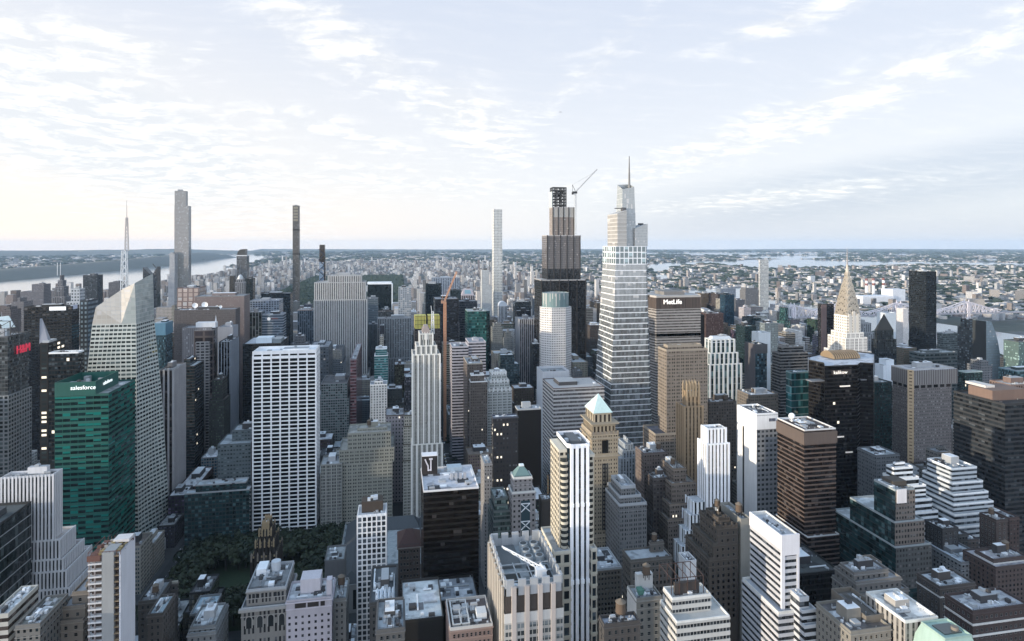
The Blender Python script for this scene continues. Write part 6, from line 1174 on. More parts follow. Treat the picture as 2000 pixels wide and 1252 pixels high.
def library():
    root = thing('library', 'long low grey roofed stone library beside the dark park trees', 'building', (0, 600, 0)); st = plain((.42, .41, .39)); rf = plain((.12, .135, .15), .7)
    xs = [GX(672, 545), GX(772, 545)]; x0, x1, y0, y1 = -52, 50, 545, 668; f = facade((.42, .41, .39), (.03, .035, .04), ww=.4, wh=.7, blind=0)
    prism('facade', root, rect(x0, x1, y0, y1), 0, 24, f, 7, 22); roof_slab(root, rect(x0, x1, y0, y1), 23.6, roofmat((.30, .33, .35)))
    parapet(root, x0, x1, y0, y1, 24, 1.2, st)
    for xa, xb, ya, yb in ((x0+2, x0+26, y0+2, y1-2), (x1-26, x1-2, y0+2, y1-2), (x0+26, x1-26, y0+2, y0+24), (x0+26, x1-26, y1-24, y1-2)):
        lx = xb-xa < yb-ya; zr = 24+9; xm, ym = (xa+xb)/2, (ya+yb)/2
        rd = [(xm, ya+6, zr), (xm, yb-6, zr)] if lx else [(xa+6, ym, zr), (xb-6, ym, zr)]
        v = [(xa, ya, 24), (xb, ya, 24), (xb, yb, 24), (xa, yb, 24)]+rd; meshobj('hipped_roof', v, [(0, 1, 4), (1, 2, 5, 4), (2, 3, 5), (3, 0, 4, 5)] if lx else [(0, 1, 5, 4), (1, 2, 5), (2, 3, 4, 5), (3, 0, 4)], rf, root)
    BOXES.append((x0, x1, y0, y1, 0, 30, root.name)); THINGS[root['label']] = (root, [[x0, x1, y0, y1, 24]])
library()
def radiator():
    Y = 508; root, t = b('gothic_tower', 'black brick gothic tower with gold stepped pinnacled crown at the edge of the park', Y, 491, 540, 1088, 24, 'vert', (.030, .026, .024), bay=3, ww=.4, wh=.6, glass=(.02, .018, .016), sp=(.03, .026, .022), n=0, bulk=False, up=((1062, 2.5, 2.5, 2.5, 2.5), (1040, 4.8, 4.8, 4.6, 4.6), (1026, 7, 7, 6.6, 6.6)), relief='v', pier=(.05, .04, .035), par=1.5, pc=(.42, .30, .14), seed=4, roof=(.06, .05, .04)); g = plain((.46, .33, .16), .45, metal=.25)
    for i, (a0, a1, c0, c1, zt) in enumerate(t):
        m = MB(); n = 5
        for k in range(n):
            q = a0+(a1-a0)*k/(n-1)
            for y in (c0, c1): m.box(q-.55, q+.55, y-.55, y+.55, zt-3, zt+2); m.add(*cone(q, y, zt+2, zt+4.5, .7, 6))
        m.build('pinnacle', g if i else plain((.34, .27, .2)), root)['kind'] = 'stuff'
        if i: blk('gold_band', g, root, a0-.2, a1+.2, c0-.2, c1+.2, zt-2.4, zt-1.2)
radiator()
# ------------------------------------------------------------- bottom edge, west
def club():
    root, t = b('stone_club_building', 'grey stone building with big arched windows, heavy cornice and cluttered roof at the lower edge', 400, 471, 562, 1186, 36, 'trip', (.33, .31, .28), bay=9, fl=9, ww=.5, wh=.6, glass=(.03, .032, .035), n=4, bulk=False, pc='lgrey', par=1.2, roof=(.18, .19, .20), up=((1152, 2.5, 1.5, 2.5, 2),)); a0, a1, c0, c1, zt = t[0]
    blk('cornice', plain((.42, .40, .37)), root, a0-1.3, a1+.4, c0-1.4, c0+1, zt-1.5, zt+.2); dk = glassmat((.025, .028, .03)); n = 8; fr = plain((.42, .40, .36))
    for k in range(4):
        xm = a0+4.5+(a1-a0-8)*k/3; z0, z1, w = zt-12, zt-6.5, 1.6
        for ww_, yo, mt, nm in ((2.1, .15, fr, 'arch_frame'), (1.6, .3, dk, 'arched_window')):
            v = [(xm-ww_, c0-yo, z0), (xm+ww_, c0-yo, z0)]+[(xm+ww_*cos(pi*i/n), c0-yo, z1+ww_*sin(pi*i/n)) for i in range(n+1)]; meshobj(nm, v, [tuple(range(len(v)))], mt, root)
    A0, A1, q0, q1, z2 = t[1]; rs = random.Random(2)
    for k in range(9): xm = A0+2+(A1-A0-4)*k/8; blk('window', dk, root, xm-.6, xm+.6, q0-.08, q0+.2, z2-5, z2-2)
    w = plain((.72, .75, .78), .5); blk('roof_unit', w, root, A0+2, A0+8, q1-14, q1-3, z2, z2+4); v = MB().cyl(A1-10, q1-8, z2, z2+6, 3, n=16); v.build('water_tank', plain((.5, .54, .58)), root)
    for k in range(16): ac_unit(root, rs.uniform(A0+3, A1-3), rs.uniform(q0+3, q1-3), z2-.3, rs.uniform(1, 4), rs.uniform(1, 4), rs.uniform(.6, 2.4), rs.choice([w, plain((.1, .11, .12)), plain((.28, .3, .32))]))
club()
def lilac():
    root, t = b('lilac_building', 'pale lilac plain walled building with small square windows and white roof house', 392, 559, 648, 1172, 22, 'punch', (.50, .455, .505), bay=4.1, fl=3.8, ww=.36, wh=.42, glass=(.03, .03, .035), n=8, bulk=False, roof=(.5, .52, .55), par=1.1, cat='building', frame=(.5, .46, .5), blind=.1, wg=(.03, .03, .035)); a0, a1, c0, c1, zt = t[-1]
    blk('blank_band', plain((.50, .455, .505)), root, a0+.1, a1-.1, c0-.06, c0+.3, zt-9, zt-.2); blk('roof_house', plain((.56, .52, .56)), root, a0+7, a0+19, c0+8, c1-3, zt, zt+8.5); blk('chimney_wall', plain((.54, .50, .55)), root, a1-3.4, a1-.2, c0+2, c0+7, zt, zt+10); d = plain((.06, .045, .04))
    for xa, xb in ((a0+5, a0+11.5), (a0+12.4, a0+19), (a0+20, a0+22.6)): blk('loggia', d, root, xa, xb, c0-.2, c0+.2, zt-4.2, zt-1.4)
lilac()
def concrete_core():
    Y = 330; xa, xb = GX(172, Y), GX(235, Y); yb = GY(264, xb); zt = GZ(200, 1086, Y); root = thing('construction_tower', 'raw concrete tower under construction with white slab edges, bare shaft and red netted roof', 'building', ((xa+xb)/2, Y+10, 0)); W = xb-xa
    con, wht, rd = plain((.36, .37, .37)), plain((.60, .60, .64)), plain((.26, .10, .07)); x1, x2, x3 = xa+W*.43, xa+W*.80, xb
    blk('core_shaft', con, root, x1, x2, Y-.3, Y+9, 0, zt+1.6); prism('east_wall', root, rect(x3-.6, x3, Y+.2, yb), 0, zt+1, wht, 3, 3)
    blk('inner_floors', plain((.10, .065, .055)), root, xa+.8, x3-.7, Y+1.6, yb-.5, 0, zt-.4); n = 34
    for k in range(n):
        z = zt-.8-k*3.15
        if z < 20: break
        blk('floor_slab', plain((.58, .57, .56)) if k else rd, root, xa, x1-.05, Y-.4, yb, z, z+.75); blk('gap_slab', plain((.36, .24, .12)), root, x2+.05, x3-.65, Y-.1, yb-1, z, z+.5)
    for q in (xa+.5, xa+W*.21): blk('column', plain((.35, .30, .29)), root, q-.3, q+.3, Y-.2, Y+.4, 0, zt)
    rs = random.Random(5); m = MB()
    for k in range(70): x, y = rs.uniform(xa, x3-1), rs.uniform(Y+1, yb-1); m.box(x, x+rs.uniform(.3, 2), y, y+rs.uniform(.3, 2), zt, zt+rs.uniform(.2, 1.6), rs.randrange(3))
    m.build('building_material', [rd, plain((.45, .32, .10)), plain((.40, .38, .36))], root)['kind'] = 'stuff'
    m = MB(); 
    for k in range(10): q = xa+W*k/9; m.bar((q, Y, zt), (q, Y, zt+2), .1); m.bar((q, yb, zt), (q, yb, zt+2), .1)
    m.bar((xa, Y, zt+2), (x3, Y, zt+2), .1); m.bar((xa, Y, zt+2), (xa, yb, zt+2), .1); m.build('edge_rail', rd, root); blk('red_net', rd, root, xa-.35, x1-.6, Y-.5, Y-.35, zt-2.2, zt+.6); blk('platform', plain((.62, .58, .56)), root, xa+W*.45, x3-.5, yb-6, yb+.3, zt+1, zt+2.4)
    BOXES.append((xa, xb, Y, yb, 0, zt, root.name)); THINGS[root['label']] = (root, [[xa, xb, Y, yb, zt]])
concrete_core()
b('setback_building', 'tan brick setback building half hidden by the raw concrete tower', 345, 141, 172, 1158, 24, 'punch', (.27, .22, .17), bay=3.4, win=True, up=((1142, 5, .1, 3, 2),), dn=((1185, 4, 0, 3, 2), (1212, 8, 0, 5, 3)), n=3, bulk=False)
b('masonry_block', 'brown stone block with three wooden water tanks beside the park lawn', 440, 310, 377, 1150, -391, 'pair', (.19, .17, .15), bay=4.8, fl=3.8, win=True, tank=True, n=9, roof=(.30, .33, .36), pc='beige', up=((1138, 4, 12, 8, 6),), seed=8)
b('masonry_block', 'low dark stone block with two round water tanks next to the raw concrete tower', 425, 270, 309, 1176, 24, 'pair', (.12, .11, .10), tank=True, n=5, seed=19, roof=(.2, .21, .22), win=True)
b('masonry_block', 'dark stone block with cyan tinted skylit roof at the lower edge of the park', 452, 371, 415, 1200, -433, 'pair', (.11, .105, .10), n=8, roof=(.34, .44, .5), pc='grey', bulk=False)
b('masonry_block', 'grey block with wide pale roof house, cut by the lower edge below the park', 385, 366, 421, 1238, -446, 'punch', (.26, .27, .27), n=9, roof=(.55, .57, .58), win=True, up=((1226, .5, 1, 3, 2),))
b('masonry_block', 'narrow brown block with cyan roof box beside the raw concrete tower', 380, 288, 318, 1202, 20, 'punch', (.15, .13, .115), n=4, roof=(.35, .42, .46), win=True)
b('masonry_block', 'low cream banded corner building at the western lower edge', 330, -20, 16, 1204, -29, 'band', (.52, .50, .44), wh=.46, glass=(.06, .05, .045), n=6, roof=(.5, .53, .56))
b('low_building', 'low roof terrace with planters beside the cream banded corner building', 322, 30, 78, 1224, -90, 'punch', (.25, .24, .22), n=14, roof=(.22, .22, .2), win=False)
b('masonry_block', 'grey stone block with cream bays beside the pale lilac building', 400, 650, 676, 1172, 24, 'punch', (.27, .27, .255), n=6, win=True, roof=(.4, .43, .45), tank=True)
b('stone_house', 'narrow grey gabled stone building at the edge of the dark park trees', 500, 634, 672, 1096, 24, 'blank', (.24, .24, .24), n=3, bulk=False, roof=(.28, .3, .31))
b('masonry_block', 'dark roofed low block with saw tooth white skylights before the slim white grid tower', 360, 722, 776, 1178, 40, 'punch', (.12, .12, .12), n=16, roof=(.10, .11, .12), win=True)
def sawtooth():
    root, t = THINGS['dark roofed low block with saw tooth white skylights before the slim white grid tower']; a0, a1, c0, c1, zt = t[-1]; w = plain((.62, .66, .70))
    for k in range(5): x = a0+3+k*2.3; meshobj('sawtooth_skylight', [(x, c0+4, zt), (x+2, c0+4, zt), (x+1, c0+4, zt+1.6), (x, c0+14, zt), (x+2, c0+14, zt), (x+1, c0+14, zt+1.6)], [(0, 1, 2), (5, 4, 3), (0, 2, 5, 3), (1, 4, 5, 2)], w, root)
sawtooth()
b('low_building', 'low grey block with white ducts and zigzag cooling units at the lower edge', 300, 735, 790, 1232, 26, 'punch', (.16, .16, .16), n=20, roof=(.36, .39, .42), win=True)
b('low_building', 'grey podium roof with machinery at the foot of the dark bronze box tower', 392, 818, 934, 1176, 28, 'blank', (.04, .035, .03), n=20, roof=(.26, .28, .31), bulk=False)
b('low_building', 'wide pale flat roof at the lower edge, in front of the podium with machinery', 330, 786, 866, 1212, 40, 'blank', (.05, .05, .05), n=5, roof=(.50, .54, .56), bulk=False)
def pinkbrick():
    root, t = b('brick_building', 'pink brick building with framed skylight well on its roof, beside the notched parapet tower', 300, 879, 962, 1226, -871, 'pair', (.33, .215, .175), bay=4, fl=4, glass=(.05, .045, .045), roof=(.10, .085, .085), n=10, win=True, pc=(.5, .48, .45), bulk=False); a0, a1, c0, c1, zt = t[-1]
    m = MB()
    for k in range(3): q = a0+1.5+k*4; m.box(q, q+.6, c0+2, c1-2, zt, zt+1.4)
    for k in range(4): q = c0+2+(c1-c0-4.6)*k/3; m.box(a0+2.1, a0+9.5, q, q+.6, zt, zt+1.3)
    m.build('skylight_frame', plain((.5, .52, .52)), root); blk('roof_house', plain((.6, .62, .63)), root, a1-7, a1-2, c0+6, c0+12, zt, zt+3)
pinkbrick()
# ================================================================= the ground, the water, the hills
def struct(o): o['kind'] = 'structure'; return o
def stuff(o): o['kind'] = 'stuff'; return o
def vw(t, l): return (t*sA+l*cA, t*cA-l*sA)                       # depth along the view and offset across it
def sheet(name, pts, z, mat, th=None): return struct(meshobj(name, [(p[0], p[1], z) for p in pts], [tuple(range(len(pts)))], mat))
gm, N, bs = newmat('ground'); pos = N.new('ShaderNodeNewGeometry').outputs['Position']
n1 = N.noise(pos, .0016, 6, .62); n2 = N.noise(pos, .012, 4, .6); dist = N.m('MULTIPLY', N.ramp(N.m('ADD', N.m('MULTIPLY', n1, .6), N.m('MULTIPLY', n2, .4)), .44, .54), 1.0)
N.put(bs.inputs['Base Color'], N.mix(dist, (.13, .13, .14), (.045, .06, .05))); bs.inputs['Roughness'].default_value = .9
FARD = 31000
sheet('ground', [vw(-3000, -9000), vw(-3000, 9000), vw(FARD, 34000), vw(FARD, -34000)], 0, gm)
asph, N, bs = newmat('asphalt'); pos = N.new('ShaderNodeNewGeometry').outputs['Position']; f = N.m('MULTIPLY_ADD', N.noise(pos, .5, 5, .7),   .05, .018); N.put(bs.inputs['Base Color'], N.xyz(f, f, N.m('MULTIPLY', f, 1.05))); bs.inputs['Roughness'].default_value = .8
sheet('road', rect(-1880, 1225, -200, 2060), .3, asph)
wm, N, bs = newmat('water'); pos = N.new('ShaderNodeNewGeometry').outputs['Position']; bs.inputs['Base Color'].default_value = (.22, .26, .28, 1); bs.inputs['Roughness'].default_value = .08; bs.inputs['IOR'].default_value = 1.36
bp = N.new('ShaderNodeBump'); bp.inputs['Strength'].default_value = .04; bp.inputs['Distance'].default_value = 1.0; N.put(bp.inputs['Height'], N.noise(pos, .08, 5, .6)); N.l.new(bp.outputs[0], bs.inputs['Normal'])
WATER = []
def water(name, pts): WATER.append(pts); return sheet(name, pts, .6, wm)
def gpl(*pp): return [GP(*p) for p in pp]
water('river', [(-1900, -600), (-1900, 9000)]+gpl((440, 522), (500, 511), (520, 500), (500, 494.5), (470, 495), (432, 503), (400, 510))+[(-3250, 9000), (-3250, -600)])
water('east_river', [(1235, 600), (1240, 2600), (1330, 3600)]+gpl((1385, 563), (1455, 563), (1458, 576))+[(2120, 3300), (2140, 2100), (2150, 600)])
water('bay_water', gpl((1262, 531), (1300, 529), (1330, 517), (1400, 515), (1470, 523), (1560, 523), (1640, 521), (1760, 516.5), (2030, 518.5), (2030, 514), (1760, 511.5), (1640, 510), (1560, 506), (1620, 503.5), (1700, 500), (1560, 499), (1420, 502), (1530, 506), (1400, 510), (1268, 516)))
water('bay_water', gpl((1262, 497), (1420, 499), (1560, 497), (1780, 498.5), (1780, 496.5), (1560, 494.3), (1420, 493), (1262, 494.4)))
water('bay_water', gpl((1880, 509), (2040, 508), (2040, 505.5), (1900, 507)))
water('bay_water', gpl((1262, 546), (1285, 548), (1320, 541), (1300, 536), (1262, 538)))
def inside(p, poly):
    c = False; j = len(poly)-1
    for i in range(len(poly)):
        a, q = poly[i], poly[j]
        if (a[1] > p[1]) != (q[1] > p[1]) and p[0] < (q[0]-a[0])*(p[1]-a[1])/(q[1]-a[1])+a[0]: c = not c
        j = i
    return c
# island in the east river
isl = [(1560, 900), (1640, 1000), (1690, 2200), (1660, 3000), (1600, 2300), (1560, 1500)]; sheet('island', isl, 1.2, gm)
# hills beyond the western river
hm, N, bs = newmat('hill_woods'); pos = N.new('ShaderNodeNewGeometry').outputs['Position']; N.put(bs.inputs['Base Color'], N.mix(N.noise(pos, .01, 6, .65), (.06, .07, .06), (.13, .14, .125))); bs.inputs['Roughness'].default_value = .95
def ridge(name, line, width, segs=60):
    v = []; f = []; pts = []
    for i in range(segs+1):
        t = i/segs*(len(line)-1); k = min(int(t), len(line)-2); q = t-k; pts.append([line[k][j]*(1-q)+line[k+1][j]*q for j in range(3)])
    for i, p in enumerate(pts):
        a, c_ = pts[max(0, i-1)], pts[min(segs, i+1)]; d = np.array((c_[0]-a[0], c_[1]-a[1])); d /= np.linalg.norm(d)+1e-9; nrm = np.array((d[1], -d[0])); rs = random.Random(i*3+7)
        for s, h in ((1, 0), (.55, .55), (.12, 1), (-.3, .97), (-1, 0)):
            v.append((p[0]+nrm[0]*width*s*.5, p[1]+nrm[1]*width*s*.5, p[2]*h*rs.uniform(.92, 1.05)))
    for i in range(segs):
        for j in range(4): k = i*5+j; f.append((k, k+1, k+6, k+5))
    f.append(tuple(range(5))); f.append(tuple(range(len(v)-5, len(v)))[::-1])
    return struct(meshobj(name, v, f, hm, smooth=True))
def gl(px, py, h=0): x, y = GP(px, py); return (x, y, h)
ridge('hills', [(-3700, 2500, 45), (-3750, 5000, 55), (-3800, 8000, 75), (-3700, 9800, 105), GP(395, 505)+(135,), GP(427, 503)+(75,), GP(434, 502.5)+(5,)], 900)
ridge('hills', [vw(15000, -14500)+(120,), vw(19000, -13500)+(130,), vw(20000, -11000)+(170,), vw(21000, -9800)+(110,), vw(21500, -8500)+(60,)], 3500)
ridge('hills', [vw(28000, 7000)+(60,), vw(27000, 14000)+(115,), vw(28000, 20000)+(95,), vw(28000, 26000)+(70,)], 4000)
ridge('hills', [vw(29500, -12000)+(90,), vw(29000, -4000)+(70,), vw(29500, 4000)+(85,), vw(29500, 9000)+(60,)], 2500)
# pavements: one raised slab per city block, the gaps between them are the streets
AVE = [(-1870, 14), (-1590, 12), (-1315, 12), (-1040, 12), (-765, 15), (-490, 14), (-213, 15), (70, 15), (217, 12), (355, 20), (500, 12), (640, 15), (850, 15), (1060, 17)]
STR = [40+80.4*(n-34) for n in range(32, 60)]
pm = MB(); blocks = []
for i in range(len(AVE)-1):
    for j in range(len(STR)-1):
        hw = 15 if round((STR[j]-40)/80.4)+34 in (34, 42, 57) else 8.5; hw2 = 15 if round((STR[j+1]-40)/80.4)+34 in (34, 42, 57) else 8.5
        blocks.append((AVE[i][0]+AVE[i][1]-5, AVE[i+1][0]-AVE[i+1][1]+5, STR[j]+hw-4, STR[j+1]-hw2+4))
for q in blocks: pm.box(q[0], q[1], q[2], q[3], .3, .45)
pv = pm.build('pavement', plain((.13, .13, .128), .85)); struct(pv)
mk = MB()
for ax, hw in ((70, 8), (-213, 8), (217, 6), (355, 8)):
    for lx in (-3.4, 0, 3.4):
        for k in range(150): y = 350+k*9; mk.box(ax+lx-.09, ax+lx+.09, y, y+3.2, .3, .306)
for sy in STR:
    for ax in (70, -213, 217):
        for s in (-8, 7):
            for k in range(9): mk.box(ax-8+k*1.9, ax-7.2+k*1.9, sy+s*1.2, sy+s*1.2+3, .3, .306)
struct(mk.build('road_markings', plain((.62, .62, .6))))
# ================================================================= trees
leafm, N, bs = newmat('leaf'); rnd = N.new('ShaderNodeObjectInfo').outputs['Random']; pos = N.new('ShaderNodeNewGeometry').outputs['Position']; N.put(bs.inputs['Base Color'], N.mix(N.noise(pos, .5, 3), (.005, .014, .007), N.mix(rnd, (.034, .046, .013), (.012, .028, .014)))); bs.inputs['Roughness'].default_value = .7
bark = plain((.06, .05, .04))
def crown_mesh(seed, n=420, flat=.62):
    rs = random.Random(seed); v = []; f = []; cl = [(rs.gauss(0, .34), rs.gauss(0, .34), rs.uniform(-.3, .5)) for _ in range(16)]
    for k in range(n):
        c_ = cl[k % 16]; d = np.array([rs.gauss(0, 1) for _ in range(3)]); d /= np.linalg.norm(d); r = .36*rs.uniform(.55, 1.05); p = np.array(c_)+d*r
        if p[2] < -.52: continue
        p[2] *= flat; s = rs.uniform(.06, .12); u = np.cross(d, [rs.gauss(0, 1) for _ in range(3)]); u /= np.linalg.norm(u)+1e-6; w = np.cross(d, u); k0 = len(v)
        for a in range(5): t = 2*pi*a/5; v.append(tuple(p+s*(u*cos(t)+w*sin(t))))
        f.append(tuple(range(k0, k0+5)))
    me = bpy.data.meshes.new('crown'); me.from_pydata(v, [], f); me.materials.append(leafm); return me
CM = [crown_mesh(s) for s in range(5)]
def trunk_mesh():
    m = MB().cyl(0, 0, 0, .55, .035, .024, 7)
    for k in range(5): a = 2*pi*k/5; m.bar((0, 0, .42), (.22*cos(a), .22*sin(a), .78), .012)
    me = bpy.data.meshes.new('trunk'); me.from_pydata(m.v, [], m.f); me.materials.append(bark); return me
TM = trunk_mesh()
def tree(x, y, h, label, group, rs, z0=.4):
    t = thing('plane_tree', label, 'tree', (x, y, z0), group); o = bpy.data.objects.new('trunk', TM); C.objects.link(o); o.parent = t; o.scale = (h, h, h)
    c_ = bpy.data.objects.new('crown', CM[rs.randrange(5)]); C.objects.link(c_); c_.parent = t; c_.location = (0, 0, h*.70); w = h*rs.uniform(.55, .75); c_.scale = (w, w*rs.uniform(.85, 1.15), h*.62); c_.rotation_euler = (0, 0, rs.uniform(0, 6.28))
rs = random.Random(11)
PX0, PX1, PY0, PY1 = -198, -58, 538, 668
lawn, N, bs = newmat('grass'); pos = N.new('ShaderNodeNewGeometry').outputs['Position']; N.put(bs.inputs['Base Color'], N.mix(N.noise(pos, .3, 5), (.010, .024, .010), (.026, .046, .017))); bs.inputs['Roughness'].default_value = .9
stuff(meshobj('grass', [(p[0], p[1], .47) for p in rect(PX0, PX1, PY0, PY1)], [(0, 1, 2, 3)], lawn))
for gx in range(14):
    for gy in range(12):
        x = PX0+5+(PX1-PX0-10)*gx/13+rs.uniform(-2.5, 2.5); y = PY0+5+(PY1-PY0-10)*gy/11+rs.uniform(-2.5, 2.5)
        if PX0+24 < x < PX1-22 and PY0+20 < y < PY1-34: continue
        tree(x, y, rs.uniform(19, 25), 'big leafy plane tree standing in the dense dark city park', 'plane trees of the city park', rs)
for k in range(26): tree(70+rs.choice((-13, 13)), 735+k*11+rs.uniform(-3, 3), rs.uniform(7, 11), 'small street tree on the pavement of the avenue canyon', 'street trees along the avenue', rs)
# Central woods and far greenery: nobody could count these crowns
def blob_mass(name, pts, mat):
    bm = bmesh.new(); bmesh.ops.create_icosphere(bm, subdivisions=1, radius=1); bv = np.array([v.co[:] for v in bm.verts]); bf = [tuple(v.index for v in q.verts) for q in bm.faces]; bm.free(); rs = np.random.RandomState(5); V = []; F = []
    for (x, y, z, r, h) in pts:
        k = len(V); j = bv*rs.uniform(.75, 1.2, (len(bv), 1)); V += [tuple(p) for p in j*np.array((r, r, h))+np.array((x, y, z))]; F += [tuple(i+k for i in q) for q in bf]
    return stuff(meshobj(name, V, F, mat))
farleaf, N, bs = newmat('far_foliage'); pos = N.new('ShaderNodeNewGeometry').outputs['Position']; N.put(bs.inputs['Base Color'], N.mix(N.noise(pos, .02, 4, .7), (.012, .028, .018), (.04, .058, .036))); bs.inputs['Roughness'].default_value = .9
rs = random.Random(21); pts = []
for k in range(5200):
    y = 2075+(6050-2075)*rs.random()**1.25; x = rs.uniform(-745, 55); s = 5+y*.0016
    if (x+350)**2+(y-4700)**2 < 230**2: continue
    pts.append((x, y, s*.8, s*rs.uniform(.8, 1.4), s*rs.uniform(.9, 1.3)))
blob_mass('woods', pts, farleaf)
sheet('park_ground', rect(-762, 68, 2062, 6060), .5, lawn)
def park(x, y): return -775 < x < 80 and 2050 < y < 6070
def built(x, y):
    if y < 2060 and -1880 < x < 1225: return False
    return not park(x, y) and not any(inside((x, y), w) for w in WATER) and not (-4300 < x < -3250 and 2000 < y < 12500)
# ================================================================= distant city as one mass, its nearer towers one by one
def city_mesh(name, boxes, mat, rm):
    V = []; F = []; UV = []; MI = []; CL = []
    for (x, y, sx, sy, h, col, ang) in boxes:
        k = len(V); c_, s_ = cos(ang), sin(ang)
        for z in (0, h):
            for dx, dy in ((-1, -1), (1, -1), (1, 1), (-1, 1)): V.append((x+dx*sx/2*c_-dy*sy/2*s_, y+dx*sx/2*s_+dy*sy/2*c_, z))
        nf = max(1, round(h/3.6))
        for (i, j), L in zip(((0, 1), (1, 2), (2, 3), (3, 0)), (sx, sy, sx, sy)):
            nb = max(1, round(L/3)); F.append((k+i, k+j, k+4+j, k+4+i)); UV.append([(0, 0), (nb, 0), (nb, nf), (0, nf)]); MI.append(0); CL.append(col)
        F.append((k+4, k+5, k+6, k+7)); UV.append([(0, 0)]*4); MI.append(1); g = .2+.8*((x*7.13+y*3.7) % 1.0)**2; CL.append((.42*g+.1, .43*g+.1, .46*g+.1))
    o = meshobj(name, V, F, [mat, rm], mi=MI, uvs=UV); ca = o.data.color_attributes.new('Col', 'FLOAT_COLOR', 'CORNER')
    ca.data.foreach_set('color', [c for q, col in zip(F, CL) for _ in q for c in (*col, 1.0)]); return stuff(o)
citym = facade((1, 1, 1), (.035, .04, .045), ww=.5, wh=.5, blind=.2, vc=True, jit=0)
cityr, N, bs = newmat('city_roof'); N.put(bs.inputs['Base Color'], N.new('ShaderNodeVertexColor', layer_name='Col').outputs[0]); bs.inputs['Roughness'].default_value = .8
PAL0 = [(.42, .36, .30), (.30, .21, .16), (.22, .13, .10), (.50, .47, .43), (.38, .38, .39), (.60, .58, .56), (.18, .17, .17), (.46, .42, .38), (.33, .25, .21), (.66, .65, .64), (.26, .28, .31)]
PAL = [tuple(.35*x+.65*(sum(c)/3*1.15) for x in c) for c in PAL0]
def jc(rs, k=None): c_ = PAL[rs.randrange(len(PAL))] if k is None else PAL[k]; f = rs.uniform(.75, 1.3); return tuple(min(.8, x*f) for x in c_)
def free(x0, x1, y0, y1, pad=2.0):
    for q in BOXES:
        if x0 < q[1]+pad and x1 > q[0]-pad and y0 < q[3]+pad and y1 > q[2]-pad: return False
    return True
rs = random.Random(33); far = []; greens = []
def spread(n, t0, t1, umin, umax, pw=1.0):
    for k in range(n):
        t = t0*(t1/t0)**(rs.random()**pw); u = rs.uniform(umin, umax); yield vw(t, u*t)+(t,)
# Manhattan north of the midtown, on the grid, street by street
for (x, y, t) in spread(12500, 2050, 11000, -.95, .42):
    if not built(x, y) or x < -1880 or x > 1215+max(0, (y-5000)*.15): continue
    x = round(x/26)*26; y = round(y/40.2)*40.2+rs.uniform(-4, 4); avenue = abs((x % 280)-140) > 100
    h = rs.uniform(15, 28) if not avenue else rs.uniform(28, 62)
    if rs.random() < (.06 if y < 5000 else .025): h = rs.uniform(70, 125)
    far.append((x, y, rs.uniform(16, 25), rs.uniform(18, 34), h, jc(rs), 0))
for (x, y, t) in spread(15000, 2600, 24000, -.9, .9, .9):
    if not built(x, y) or (-1880 < x < 1215 and y < 9000): continue
    big = rs.random() < .05; s = (11+t*.0013)*rs.uniform(.7, 1.6)
    h = rs.uniform(25, 70) if (big and t < 9000) else rs.uniform(7, 17)
    w = s*rs.uniform(1, 2.2) if rs.random() < .85 else s*rs.uniform(2.5, 4.5)
    far.append((x, y, w, s, h, jc(rs), R(rs.choice((-29, 12, 35)))+rs.uniform(-.1, .1)))
for (x, y, t) in spread(2700, 2700, 26000, -.9, .9, .9):
    if not built(x, y) or (-1880 < x < 1215 and y < 12000): continue
    s = 9+t*.0028
    for q in range(2): greens.append((x+rs.gauss(0, s*1.6), y+rs.gauss(0, s*2.2), s*.35, s*rs.uniform(.8, 2.2), s*.5))
blob_mass('far_foliage', greens, farleaf)
for k in range(90):   # trees on the river island
    y = rs.uniform(1000, 2700); far_x = rs.uniform(1590, 1660); greens.append((far_x, y, 6, 9, 9))
blob_mass('island_foliage', [g for g in greens[-90:]], farleaf)
for k in range(34): far.append((rs.uniform(1600, 1655), 1900+k*30, 22, 20, rs.uniform(18, 60), jc(rs, 7), 0))
for k in range(420):  # off to the west and south of the view: the rest of the city, which shades and mirrors in it
    x, y = (rs.uniform(-1850, -520), rs.uniform(-300, 1900)); 
    u = (x*cA-y*sA)/max(1, x*sA+y*cA)
    if x*sA+y*cA > 0 and u > -.86: continue
    far.append((round(x/60)*60, round(y/60)*60, rs.uniform(30, 52), rs.uniform(30, 52), rs.uniform(30, 90) if rs.random() < .6 else rs.uniform(100, 215), jc(rs), 0))
for k in range(120):
    x, y = rs.uniform(-700, 900), rs.uniform(-1200, -70); far.append((round(x/60)*60, round(y/60)*60, rs.uniform(30, 50), rs.uniform(30, 50), rs.uniform(25, 90), jc(rs), 0))
